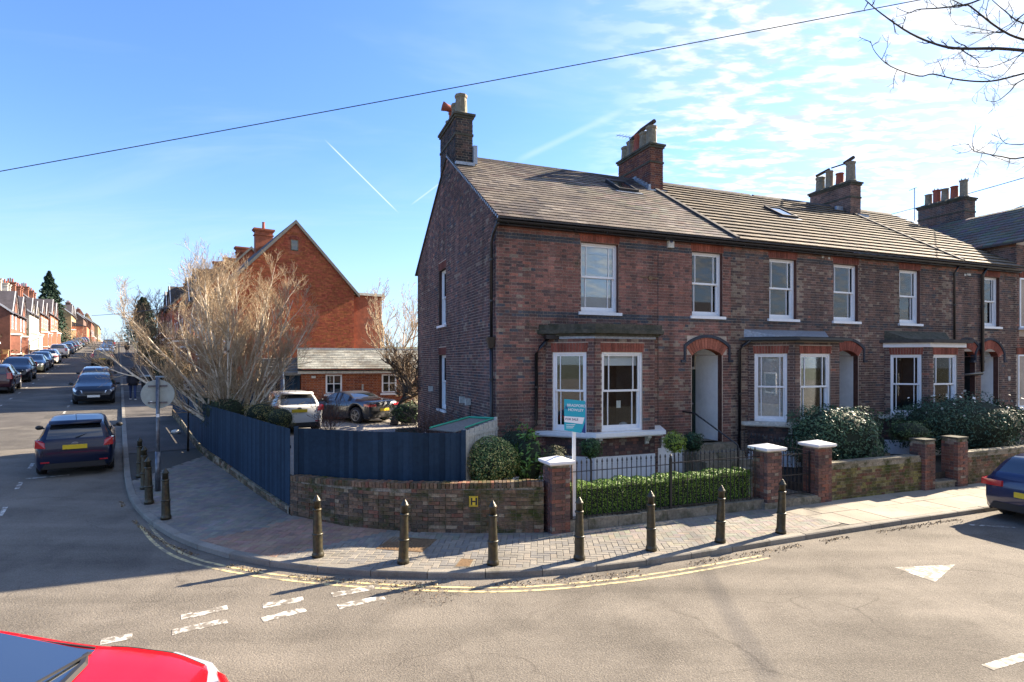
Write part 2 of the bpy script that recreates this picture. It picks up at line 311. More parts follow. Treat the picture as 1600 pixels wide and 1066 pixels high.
def leaves(name, pts, size, cols, parent=None, material='leaf', asp=.5, outward=None):
    """leaf-sized quads at the given points, colours picked from cols at random per leaf"""
    n = len(pts); d = rng.normal(size=(n, 3)); d /= np.linalg.norm(d, axis=1)[:, None]
    if outward is not None: d = d*.75+outward; d /= np.linalg.norm(d, axis=1)[:, None]
    e = rng.normal(size=(n, 3)); a = np.cross(d, e); a /= np.linalg.norm(a, axis=1)[:, None]; b = np.cross(d, a)
    sz = size*rng.uniform(.6, 1.25, size=(n, 1)); a = a*sz; b = b*sz*asp
    q = np.stack([pts-a, pts-b, pts+a, pts+b], axis=1).reshape(-1, 3)
    cols = np.array(cols); ci = cols[rng.integers(0, len(cols), n)]*rng.uniform(.7, 1.3, size=(n, 1))
    return np_mesh(name, q, 4, material, ci, parent)
def ellip(c, r, n, fill=.28, lump=.12, zmin=None):
    d = rng.normal(size=(n, 3)); d /= np.linalg.norm(d, axis=1)[:, None]
    k = 1-fill*rng.random(n)**1.6
    ph = rng.uniform(0, 6, 3); lum = 1+lump*(np.sin(d[:, 0]*5+ph[0])*np.sin(d[:, 1]*6+ph[1])+np.sin(d[:, 2]*7+ph[2])*.6)
    p = d*(k*lum)[:, None]*np.array(r)+np.array(c)
    if zmin is not None: m = p[:, 2] > zmin; p = p[m]; d = d[m]
    return p, d
def font_mesh(txt, size, name, material, parent, M4, extrude=.001, align='LEFT', bold=0.):
    cu = bpy.data.curves.new(name, 'FONT'); cu.body = txt; cu.size = size; cu.extrude = extrude; cu.align_x = align; cu.offset = bold
    o = bpy.data.objects.new(name, cu); C.objects.link(o)
    dg = bpy.context.evaluated_depsgraph_get(); me = bpy.data.meshes.new_from_object(o.evaluated_get(dg)); bpy.data.objects.remove(o)
    me.materials.clear(); me.materials.append(M[material]); me.transform(M4)
    o2 = bpy.data.objects.new(name, me); C.objects.link(o2); o2.parent = parent; return o2
# ------------------------------------------------------------------ ground, road, pavement
def setk(o, k='structure'): o['kind'] = k; return o
def sheet(name, material, s_list, r0, r1, off, label=None):
    mb = MB(); rs = r0 if hasattr(r0, '__len__') else [r0+(r1-r0)*i/6 for i in range(7)]
    for a, b in zip(s_list[:-1], s_list[1:]):
        for p, q in zip(rs[:-1], rs[1:]):
            mb.add([tuple(S2W(a, p, off)), tuple(S2W(a, q, off)), tuple(S2W(b, q, off)), tuple(S2W(b, p, off))], [(0, 3, 2, 1)] if False else [(0, 1, 2, 3)])
    return setk(mb.build(name, material))
SS = [-300, -120, -60, -30, 0]+[i for i in range(4, 30)]+list(range(30, 180, 6))+[190, 230, 300, 500, 900, 1500]
sheet('ground', 'terrain', SS, -900, 900, -.03)
sheet('road', 'asphalt', [-80, -40, -10, 0]+list(range(4, 25)), -90, 90, 0)
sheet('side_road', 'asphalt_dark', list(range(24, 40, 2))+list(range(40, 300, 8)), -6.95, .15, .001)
sheet('far_pavement', 'paleasph', list(range(20, 40, 2))+list(range(40, 300, 8)), -8.7, -7.1, .1)
mb = MB()
for s in list(range(20, 290, 3)):
    a, b, c, d = S2W(s, -7.1, .1), S2W(s+3, -7.1, .1), S2W(s+3, -6.95, .1), S2W(s, -6.95, .1)
    e, f = S2W(s, -6.95, 0), S2W(s+3, -6.95, 0)
    mb.col = (.16, .15, .13); mb.add([tuple(p) for p in (a, d, c, b, e, f)], [(0, 1, 2, 3), (1, 4, 5, 2)])
setk(mb.build('far_kerb', 'kerb'))

KERB = [S2W(s, .10).xy for s in range(168, 22, -2)]+[Vector(p) for p in [(-12.49, 18.28), (-11.15, 16.35), (-9.87, 14.52), (-8.95, 13.30), (-8.17, 12.40), (-7.35, 11.58), (-6.55, 10.86), (-5.42, 10.08), (-4.27, 9.52),
        (-3.09, 9.17), (-2.02, 8.99), (-1, 8.94), (0, 9.0), (1.03, 9.17), (2.14, 9.50), (3.37, 9.97), (4.77, 10.58)]]+[H2W(u, -4.70).xy for u in list(range(7, 60, 2))]
BACK = [S2W(s, 2.3).xy for s in range(168, 22, -2)]+[Vector(p) for p in [(-10.4, 19.0), (-9.3, 17.7), (-8.3, 16.6), (-7.3, 15.4), (-6.6, 14.6), (-5.9, 13.7), (-5.1, 12.7), (-4.5, 12.25), (-3.8, 11.9),
        (-3.0, 11.5), (-2, 11.3), (-.9, 11.22), (.1, 11.27), (1.0, 11.4)]]+[H2W(u, -2.8).xy for u in (1.4, 2.9, 4.5)]+[H2W(u, -2.8).xy for u in list(range(7, 60, 2))]
def resample(pts, step):
    out = [pts[0].copy()]; acc = 0
    for a, b in zip(pts[:-1], pts[1:]):
        d = (b-a).length; t = step-acc
        while t <= d: out.append(a+(b-a)*(t/d)); t += step
        acc = (acc+d) % step if d else acc
        acc = d-(t-step)
    return out
def offset(pts, d):                                # +d = to the left of travel
    out = []
    for i, p in enumerate(pts):
        t = (pts[min(i+1, len(pts)-1)]-pts[max(i-1, 0)]).normalized(); out.append(p+Vector((-t.y, t.x))*d)
    return out
def smooth(pts, k=2):
    for _ in range(k):
        o = [pts[0]]
        for a, b in zip(pts[:-1], pts[1:]): o += [a*.75+b*.25, a*.25+b*.75]
        pts = o+[pts[-1]]
    return pts
# pavement base (travel goes down the side street then to the right; the pavement is on the left hand)
mb = MB()
for i in range(len(KERB)-1):
    for j in range(6):
        q = []
        for (i2, t) in ((i, j/6), (i+1, j/6), (i+1, (j+1)/6), (i, (j+1)/6)):
            p = KERB[i2]*(1-t)+BACK[i2]*t
            if t == 0: p = p+(BACK[i2]-KERB[i2]).normalized()*.06
            q.append((p.x, p.y, G(p.x, p.y)+.085))
        mb.add(q, [(0, 1, 2, 3)])
PAV = setk(mb.build('pavement', 'joint'))
# kerb stones, each its own piece
KS = smooth(KERB, 2); ks = resample(KS, .915); kerb = None
base = MB(); off_in = offset(ks, .135); base.col = (.12, .11, .09)
sel = [i for i in range(len(ks)-1) if ks[i].length < 45 and ks[i].x < 22]
for i in range(len(ks)-1):
    if i in sel and i > 0: continue
    a, b, c, d = ks[i], ks[i+1], off_in[i+1], off_in[i]
    v = [(p.x, p.y, G(p.x, p.y)+z) for z in (-.03, .104) for p in (a, b, c, d)]
    base.add(v, [(0, 1, 5, 4), (4, 5, 6, 7), (2, 3, 7, 6)])
kerb = setk(base.build('kerb', 'kerb'))
for i in sel:
    a, b, c, d = ks[i], ks[i+1], off_in[i+1], off_in[i]; t = (b-a).normalized()*.006
    a, d = a+t, d+t; b, c = b-t, c-t; m = MB(); dz = random.uniform(-.004, .004); k = random.uniform(.8, 1.15)
    m.col = (.215*k, .198*k, .165*k); i1 = (d-a).normalized()*.018
    v = [(p.x, p.y, G(p.x, p.y)+z) for z, qq in ((-.03, (a, b, c, d)), (.085, (a, b, c, d)), (.104+dz, (a+i1, b+i1, c, d))) for p in qq]
    m.add(v, [(0, 1, 5, 4), (4, 5, 9, 8), (8, 9, 10, 11), (1, 2, 6, 5), (5, 6, 10, 9), (3, 0, 4, 7), (7, 4, 8, 11), (2, 3, 7, 6), (6, 7, 11, 10)])
    m.build('kerb_stone', 'kerb', kerb)

# block pavers round the corner, herringbone
inner = offset(KS, .145); ii = [i for i, p in enumerate(inner) if p.length < 26 and (p.x < 6.05)]
FW = [Vector(p) for p in [(-15.14, 25.43), (-13.07, 22.59), (-11.16, 19.86), (-9.6, 17.73), (-8.14, 16.11), (-6.21, 13.83), (-4.74, 12.16)]]
WL = [Vector(p) for p in [(-4.72, 12.13), (-3.33, 11.42), (-1.99, 11.08), (-.74, 11.0), (.62, 11.06)]]
cut = lambda p: (SD.dot(p) > 21.3)
poly = [inner[i] for i in ii if not cut(inner[i])]
backl = [H2W(5.45, -2.97).xy, H2W(.4, -2.97).xy]+list(reversed(WL))+[Vector((-4.74, 12.16))]+list(reversed(smooth(FW, 1)))[1:]
poly += [H2W(6.02, -4.45).xy]+[p for p in backl if not cut(p)]
def inside(p, poly):
    c = False; n = len(poly); j = n-1
    for i in range(n):
        a, b = poly[i], poly[j]
        if (a.y > p.y) != (b.y > p.y) and p.x < (b.x-a.x)*(p.y-a.y)/(b.y-a.y)+a.x: c = not c
        j = i
    return c
area = sum(poly[i].x*poly[(i+1) % len(poly)].y-poly[(i+1) % len(poly)].x*poly[i].y for i in range(len(poly)))
if area < 0: poly = poly[::-1]
segs = [(poly[i], poly[(i+1) % len(poly)]) for i in range(len(poly))]
def clip_poly(q, a, b):
    d = (b-a); nrm_ = Vector((-d.y, d.x)); o = []
    for i in range(len(q)):
        p, r = q[i], q[(i+1) % len(q)]; dp = nrm_.dot(p-a); dr = nrm_.dot(r-a)
        if dp >= 0: o.append(p)
        if (dp >= 0) != (dr >= 0): o.append(p+(r-p)*(dp/(dp-dr)))
    return o
PL, PW = .226, .113; ang = TH-.42
ax = Vector((math.cos(ang), math.sin(ang))); ay = Vector((-ax.y, ax.x)); pc0 = Vector((-2, 11))
PAVC = [(.205, .188, .158), (.185, .172, .146), (.222, .203, .170), (.175, .163, .140), (.210, .186, .152), (.165, .158, .145)]
def pmesh(L_, W_, h, col, name, mname):
    m = MB(); m.col = col; b = .005
    m.add([(-L_/2, -W_/2, -h), (L_/2, -W_/2, -h), (L_/2, W_/2, -h), (-L_/2, W_/2, -h), (-L_/2, -W_/2, -b), (L_/2, -W_/2, -b), (L_/2, W_/2, -b), (-L_/2, W_/2, -b),
           (-L_/2+b, -W_/2+b, 0), (L_/2-b, -W_/2+b, 0), (L_/2-b, W_/2-b, 0), (-L_/2+b, W_/2-b, 0)],
          [(0, 1, 5, 4), (1, 2, 6, 5), (2, 3, 7, 6), (3, 0, 4, 7), (4, 5, 9, 8), (5, 6, 10, 9), (6, 7, 11, 10), (7, 4, 8, 11), (8, 9, 10, 11)])
    return m.mesh(name, [mname])
pav_meshes = [pmesh(PL-.006, PW-.006, .03, c, 'paver', 'paver') for c in PAVC]
full = []; stuff = MB()
SUNSTRIP = [V_ for V_ in map(Vector, ((-6.1, 9.95), (-4.35, 11.95), (-2.35, 11.2), (-4.3, 9.45)))]  # redder pavers here paint a sunlit strip into the paving colour
in_sunstrip = lambda p: inside(p, SUNSTRIP)
SUNSTRIP_COL = [(.30, .195, .135), (.27, .175, .125), (.33, .21, .15), (.25, .165, .12)]
sunstrip_meshes = [pmesh(PL-.006, PW-.006, .03, c, 'paver', 'paver') for c in SUNSTRIP_COL]
for i in range(-70, 110):
    for j in range(-110, 110):
        # herringbone: units of width PW on a lattice, pairs of horizontal / vertical blocks
        k = (i-j) % 4
        if k == 0: c = Vector(((i+1)*PW, (j+.5)*PW)); L2, W2 = PL, PW
        elif k == 3: c = Vector(((i+.5)*PW, (j+1)*PW)); L2, W2 = PW, PL; k = 2
        else: continue
        # each lattice diagonal carries one block of each kind
        p = pc0+ax*c.x+ay*c.y
        if p.y < 8.5 or p.length > 25.5 or not (-14.5 < p.x < 6.7): continue
        q = [p+ax*(sx*(L2/2-.003))+ay*(sy*(W2/2-.003)) for sx, sy in ((-1, -1), (1, -1), (1, 1), (-1, 1))]
        ins = [inside(v, poly) for v in q]
        if not any(ins): continue
        if all(ins): full.append((p, k == 2, q))
        else:
            for a, b in segs:
                t = max(0, min(1, (p-a).dot(b-a)/max(1e-9, (b-a).length_squared)))
                if (a+(b-a)*t-p).length < .16: q = clip_poly(q, a, b)
                if len(q) < 3: break
            if len(q) < 3: continue
            col = random.choice(SUNSTRIP_COL if in_sunstrip(p) else PAVC); stuff.col = col
            stuff.add([(v.x, v.y, G(v.x, v.y)+.099) for v in q]+[(v.x, v.y, G(v.x, v.y)+.08) for v in q], [tuple(range(len(q)))]+[(m, len(q)+m, len(q)+(m+1) % len(q), (m+1) % len(q)) for m in range(len(q))])
full.sort(key=lambda t: t[0].length)
def gframe(p, off, yaw):
    z = Vector((-(G(p.x+.2, p.y)-G(p.x-.2, p.y))/.4, -(G(p.x, p.y+.2)-G(p.x, p.y-.2))/.4, 1)).normalized()
    x = Vector((math.cos(yaw), math.sin(yaw), 0)); x = (x-z*x.dot(z)).normalized(); y = z.cross(x)
    m = Matrix((x, y, z)).transposed().to_4x4(); m.translation = Vector((p.x, p.y, G(p.x, p.y)+off)); return m
for n_, (p, vert, q) in enumerate(full):
    c = random.randrange(len(PAVC)); dz = random.uniform(-.0015, .0015)
    rz_ = in_sunstrip(p)
    if n_ < 300: inst(sunstrip_meshes[c % 4] if rz_ else pav_meshes[c], 'paver', PAV, (0, 0, 0)).matrix_local = gframe(p, .100+dz, ang+(math.pi/2 if vert else 0))
    else:
        stuff.col = tuple(x*random.uniform(.92, 1.08) for x in (SUNSTRIP_COL[c % 4] if rz_ else PAVC[c]))
        stuff.add([(v.x, v.y, G(v.x, v.y)+.099+dz) for v in q]+[(v.x, v.y, G(v.x, v.y)+.08) for v in q], [(0, 1, 2, 3), (0, 4, 5, 1), (1, 5, 6, 2), (2, 6, 7, 3), (3, 7, 4, 0)])
stuff.build('paver_field', 'paver', PAV, kind='stuff')
# flagstones in front of the terrace
for row, (v0, v1) in enumerate(((-4.555, -3.75), (-3.74, -2.93))):
    u = 5.76+(.0 if row == 0 else -.29); first = True
    while u < 30:
        wd = random.choice((.6, .75, .9)); sk_ = .275 if first else 0; first = False
        q = [H2W(a, b).xy for a, b in ((u+sk_+.012, v0), (u+wd-.004, v0), (u+wd-.004, v1), (u+.012, v1))]; m = MB(); k = random.uniform(.85, 1.12)
        m.col = (.265*k, .235*k, .185*k); dz = random.uniform(-.003, .003)
        m.add([(p.x, p.y, G(p.x, p.y)+.099+dz) for p in q]+[(p.x, p.y, G(p.x, p.y)+.08) for p in q], [(0, 1, 2, 3), (0, 4, 5, 1), (1, 5, 6, 2), (2, 6, 7, 3), (3, 7, 4, 0)])
        m.build('flagstone', 'slab', PAV); u += wd
# tarmac footway up the side street
sheet('footway', 'patch', [21.35, 22, 23, 24, 26, 28, 30, 32, 36, 40, 48, 56, 64, 80, 100, 130, 168], .24, 2.25, .099)
for s0, s1 in ((33.5, 34.2), (41, 41.5), (52, 52.6)):
    sheet('footway_band', 'paleasph', [s0, s1], .24, 2.2, .103)

# ------------------------------------------------------------------ markings
def strip(name, pts, wd, material, off=.004, parent=None):
    a = offset(pts, wd/2); b = offset(pts, -wd/2); m = MB()
    for i in range(len(pts)-1): m.add([(p.x, p.y, G(p.x, p.y)+off) for p in (b[i], b[i+1], a[i+1], a[i])], [(0, 1, 2, 3)])
    return m.build(name, material, parent)
YL = smooth([Vector(p) for p in [(-7.5, 11.62), (-6.46, 10.46), (-5.46, 9.68), (-4.11, 9.11), (-2.99, 8.82), (-1.95, 8.63), (-.57, 8.50), (.48, 8.57), (2.03, 8.98), (3.17, 9.42), (4.45, 9.98)]], 3)
yl = setk(strip('double_yellow_line', offset(YL, -.075), .06, 'yellowline')); strip('stripe', offset(YL, .075), .06, 'yellowline', parent=yl)
gwl = [((-4.41, 7.59), (-3.94, 7.89)), ((-4.28, 7.17), (-3.75, 7.50)), ((-3.48, 7.95), (-3.0, 8.19)), ((-3.30, 7.52), (-2.85, 7.85)), ((-2.63, 8.32), (-2.08, 8.61)), ((-2.42, 7.92), (-1.85, 8.25)), ((-5.0, 6.92), (-4.72, 7.08))]
gw = None
for a, b in gwl:
    a, b = Vector(a), Vector(b); t = strip('give_way_dash' if gw else 'give_way_line', [a, (a+b)/2, b], .17, 'whiteline', parent=gw)
    if gw is None: gw = setk(t)
mb = MB(); mb.add([(x, y, .004) for x, y in ((6.35, 9.46), (6.55, 8.82), (7.45, 9.58))], [(0, 1, 2)]); setk(mb.build('give_way_triangle', 'whiteline'))
pm = setk(strip('parking_bay_marking', [Vector((5.3, 6.35)), Vector((6.0, 6.62))], .12, 'whiteline'))
def sl(s0, r0, s1, r1, wd=.09): strip('bay_line', [S2W(s0, r0).xy, S2W(s1, r1).xy], wd, 'whiteline', parent=pm)
for s in np.arange(13.5, 120, 2.4): sl(s, -2.05, s+.75, -2.05)
for s in (19.4, 25.6, 31.2, 41.5, 46.8, 52.0): sl(s, -2.0, s, -1.1 if s < 20 else -.15, .1)
for s in np.arange(30, 160, 3.2): sl(s, -4.72, s+.7, -4.72)
strip('bay_line', [Vector((9.6, 11.95)), Vector((10.4, 11.75))], .09, 'whiteline', parent=pm)
# patched tarmac areas at the mouth of the side street
mb = MB()
for s0, s1, r0, r1 in ((29, 34, -4.6, -2.6), (55, 63, -4.5, -1)):
    mb.add([tuple(S2W(a, b, .003)) for a, b in ((s0, r0), (s0+.3, r1), (s1, r1-.1), (s1-.4, r0))], [(0, 1, 2, 3)])
setk(mb.build('road_patch', 'patch'))
# fallen leaves gathered in the gutter
gk = resample(offset(KS, -.16), .02); gk = [p for p in gk if p.length < 16 and p.x > -9.5]
pp = []
for _ in range(2600):
    p = random.choice(gk); e = abs(random.gauss(0, .13)); d = p.normalized()*-e; x, y = p.x+d.x+random.gauss(0, .02), p.y+d.y+random.gauss(0, .02)
    if math.sin(x*1.7)+math.sin(x*4.1+1) < -.6: continue
    pp.append((x, y, G(x, y)+.012))
o = leaves('fallen_leaves', np.array(pp), .015, [(.18, .12, .06), (.26, .19, .11), (.10, .07, .045), (.34, .28, .18)], asp=.7, material='leafmatt'); setk(o, 'stuff')
pp = [(x, y, G(x, y)+.012) for x, y in ((random.gauss(-1.3, .35), random.gauss(8.45, .22)) for _ in range(260))]
o = leaves('scattered_twigs', np.array(pp), .03, [(.12, .08, .05), (.2, .14, .09)], asp=.15, material='leafmatt'); setk(o, 'stuff')
# covers let into the pavement
def cover(name, label, cat, q, slots):
    q = [Vector(v) for v in q]; c = sum(q, Vector((0, 0)))/4; t = thing(name, label, cat, (c.x, c.y, G(c.x, c.y)+.1))
    f = lambda a, b: (q[0]*(1-a)+q[1]*a)*(1-b)+(q[3]*(1-a)+q[2]*a)*b-c
    def pan(m, a0, a1, b0, b1, z0, z1): m.prism([tuple(f(a, b)) for a, b in ((a0, b0), (a1, b0), (a1, b1), (a0, b1))], z0, z1)
    m = MB()
    for a0, a1, b0, b1 in ((0, 1, 0, .05), (0, 1, .95, 1), (0, .05, .05, .95), (.95, 1, .05, .95)): pan(m, a0, a1, b0, b1, -.01, .006)
    m.build('frame', 'stone' if slots < 9 else 'rust', t)
    m = MB(); pan(m, .05, .95, .05, .95, -.01, .0015)
    for i in range(slots): pan(m, .09, .91, .08+.84*i/slots, .08+.84*(i+.55)/slots, .001, .006)
    m.build('lid', 'rust', t); return t
cover('inspection_cover', 'large rectangular inspection cover in shaded block paving by the second bollard', 'drain cover', [(-2.41, 10.06), (-2.25, 10.76), (-1.40, 10.60), (-1.57, 9.89)], 12)
cover('drain_grate', 'small ridged iron grate in the sunny paving left of a bollard', 'drain cover', [(-.935, 9.18), (-.863, 9.6), (-.63, 9.55), (-.68, 9.18)], 8)

# ------------------------------------------------------------------ bollards
def bollard():
    t = thing('bollard', 'x', 'bollard', group='cast iron bollards round the corner')
    m = MB(); m.lathe([(.100, 0), (.102, .05), (.088, .075), (.083, .10), (.080, .34), (.076, .40), (.062, .78), (.060, .80)], 16); m.build('shaft', 'bollard', t, True)
    for z, r in ((.385, .090), (.80, .074)):
        m = MB(); m.lathe([(r*.85, z-.022), (r, z-.012), (r*1.02, z), (r, z+.012), (r*.85, z+.022)], 16); m.build('ring', 'bollard', t, True)
    m = MB(); m.lathe([(.058, .815), (.054, .93), (.068, .94), (.070, .955), (.058, .968), (.045, .995), (.028, 1.02), (.02, 1.03), (.014, 1.045), (.002, 1.05)], 16); m.build('cap', 'bollard', t, True)
    return t
BP = [((-3.29, 9.66), 'leftmost bollard in front of the mossy brick wall'),
      ((-1.79, 9.37), 'bollard standing next to the large rectangular inspection cover'),
      ((-.31, 9.31), 'bollard right of the small ridged grate, in front of the yellow H plate'),
      ((1.13, 9.56), 'bollard in front of the for sale post and white capped pier'),
      ((2.45, 10.02), 'bollard in front of the left half of the spiked railing'),
      ((3.83, 10.48), 'bollard in front of the right half of the spiked railing'),
      ((5.21, 11.04), 'bollard nearest the gate piers, at the end of the block paving'),
      ((-7.10, 11.69), 'rightmost of the four shaded bollards at the mouth of the side street'),
      ((-8.11, 12.73), 'shaded bollard just left and in front of the round sign post'),
      ((-8.96, 13.89), 'shaded bollard third from the bend, beside the kerb by the hatchback'),
      ((-9.76, 14.95), 'farthest bollard up the side street, half hidden behind the other ones')]
b0 = bollard()
for i, (p, lab) in enumerate(BP):
    o = b0 if i == 0 else copy_tree(b0); o.location = (p[0], p[1], G(*p)+.1); o['label'] = lab; o.rotation_euler = (random.uniform(-.022, .022), random.uniform(-.022, .022), random.uniform(0, 6))
# ------------------------------------------------------------------ brickwork
def lay(x0, x1, z0, z1, holes=(), clip=None, seed=1, row=.0755):
    """Flemish bond: stretcher and header in turn. Returns (xa, xb, z centre)"""
    rnd = random.Random(seed); out = []; n = int(round((z1-z0)/row))
    for r in range(n):
        z = z0+(r+.5)*row; x = x0-(.0 if r % 2 else .165); k = 0 if r % 2 else 0; j = 0
        while x < x1-.02:
            Lb = .217 if j % 2 == 0 else .105; a, b = max(x, x0), min(x+Lb, x1); j += 1; x += Lb+.0095
            if b-a < .03: continue
            segs_ = [(a, b)]
            for h in holes:
                if h[2] < z < h[3]:
                    ns = []
                    for (p, q) in segs_:
                        if q <= h[0] or p >= h[1]: ns.append((p, q)); continue
                        if h[0]-p > .03: ns.append((p, h[0]-.004))
                        if q-h[1] > .03: ns.append((h[1]+.004, q))
                    segs_ = ns
            for p, q in segs_:
                if clip:
                    c = clip(p, q, z)
                    if c is None: continue
                    p, q = c
                out.append((p, q, z))
    return out
BH = .0665
_bm = {}
def brick_mesh(kind, col, mname, Lb, depth=.05):
    k = (kind, tuple(round(c, 4) for c in col), mname, round(Lb, 3), depth)
    if k not in _bm:
        m = MB(); m.col = col; m.box(-Lb/2, Lb/2, 0, depth, -BH/2, BH/2, skip=(2,)); _bm[k] = m.mesh('brick', [mname])
    return _bm[k]
def brickwork(parent, frames, tint, palette, nparts=300, mname='brick', root=None, proud=.007):
    """frames: list of (origin, yaw, bricks); x runs along the wall, outward is local -y"""
    allb = []; Wm = root if root is not None else Matrix()
    for fi, (o, yaw, bricks) in enumerate(frames):
        F = Matrix.Translation(o) @ Matrix.Rotation(yaw, 4, 'Z'); WF = Wm @ F; nv_ = (WF.to_3x3() @ Vector((0, -1, 0)))
        for (a, b, z) in bricks:
            wp = WF @ Vector(((a+b)/2, 0, z)); d = Vector((0, 0, CAMH))-wp; dist = d.length; cs = nv_.dot(d)/dist
            sc_ = (b-a)*cs/dist if cs > 0 else -1
            allb.append((sc_-(0 if abs((b-a)-.217) < .003 else 1), fi, a, b, z, F))
    allb.sort(key=lambda t: -t[0]); st = MB(); used = 0
    for (s_, fi, a, b, z, F) in allb:
        ci = tint(fi, (a+b)/2, z); col = palette[ci]; pr = proud+random.uniform(-.003, .004)
        if used < nparts and s_ > 0:
            used += 1; Lb = b-a; o = bpy.data.objects.new('brick', brick_mesh('b', col, mname, Lb)); C.objects.link(o); o.parent = parent
            o.matrix_local = F @ Matrix.Translation(((a+b)/2, -pr, z))
        else:
            j = random.uniform(.88, 1.12); st.col = tuple(c*j for c in col); st.T = F; st.box(a, b, -pr, .01, z-BH/2, z+BH/2, skip=(2,))
    st.T = None
    return st.build('brickwork', mname, parent, kind='stuff')
def wall_panel(mb, x0, x1, z0, z1, holes, y0=0., y1=.25):
    xs = sorted({x0, x1, *[min(max(h[0], x0), x1) for h in holes], *[min(max(h[1], x0), x1) for h in holes]})
    for a, b in zip(xs[:-1], xs[1:]):
        if b-a < 1e-4: continue
        hz = sorted([(h[2], h[3]) for h in holes if h[0] < (a+b)/2 < h[1]]); z = z0
        for p, q in hz+[(z1, z1)]:
            if p-z > 1e-3: mb.box(a, b, y0, y1, z, p)
            z = q
def reveal(mb, h, y0=.002, y1=.16, col=(.10, .05, .04)):
    """brick lined sides and head of an opening"""
    mb.col = col  # dark brick colour, with the shadow of the recess put into it
    mb.box(h[0], h[0]+.012, y0, y1, h[2], h[3]-.013); mb.box(h[1]-.012, h[1], y0, y1, h[2], h[3]-.013); mb.box(h[0], h[1], y0, y1, h[3]-.012, h[3])
def soldiers(mb, x0, x1, z0, z1, col, y=-.011, splay=.10, yb=.06):
    n = max(3, int(round((x1-x0)/.077)))
    for i in range(n):
        a, b = i/n, (i+1)/n; f = lambda t, top: x0+(x1-x0)*t+(splay*(t-.5)*2*(z1-z0) if top else 0)
        k = random.uniform(.75, 1.2); mb.col = tuple(c*k for c in col); g = .0045
        mb.vprism([(f(a, 0)+g, z0), (f(b, 0)-g, z0), (f(b, 1)-g, z1), (f(a, 1)+g, z1)], y+random.uniform(-.002, .002), yb)
def arch(mb, x0, x1, zs, rise, thick, col, y0=-.012, y1=.22, n=None, bcol=None):
    wd = (x1-x0)/2; Rr = (wd*wd+rise*rise)/(2*rise); cx = (x0+x1)/2; cz = zs+rise-Rr; a0 = math.asin(wd/Rr); n = n or int(2*a0*Rr/.077)
    g = .004/Rr
    for i in range(n):
        a, b = -a0+2*a0*i/n+g, -a0+2*a0*(i+1)/n-g; k = random.uniform(.8, 1.15); mb.col = tuple(c*k for c in col)
        P = lambda t, r: (cx+r*math.sin(t), cz+r*math.cos(t))
        mb.vprism([P(a, Rr), P(b, Rr), P(b, Rr+thick), P(a, Rr+thick)], y0, y1)
    if bcol:
        mb.col = bcol; m = 12; r0, r1 = Rr+thick+.004, Rr+thick+.085
        for i in range(m):
            a, b = -a0*1.03+2.06*a0*i/m, -a0*1.03+2.06*a0*(i+1)/m
            mb.vprism([P(a, r0), P(b, r0), P(b, r1), P(a, r1)], y0-.03, y1-.1)
        for sx in (-1, 1):
            t = sx*a0*1.03; p, q = P(t, r0), P(t, r1); zz_ = zs-.12
            mb.vprism([(p[0], p[1]), (q[0], q[1]), (q[0], zz_), (p[0], zz_)], y0-.03, y1-.1)
            mb.vprism([(min(p[0], q[0])-(.10 if sx < 0 else 0), zz_), (max(p[0], q[0])+(.10 if sx > 0 else 0), zz_), (max(p[0], q[0])+(.10 if sx > 0 else 0), zz_-.075), (min(p[0], q[0])-(.10 if sx < 0 else 0), zz_-.075)], y0-.032, y1-.1)
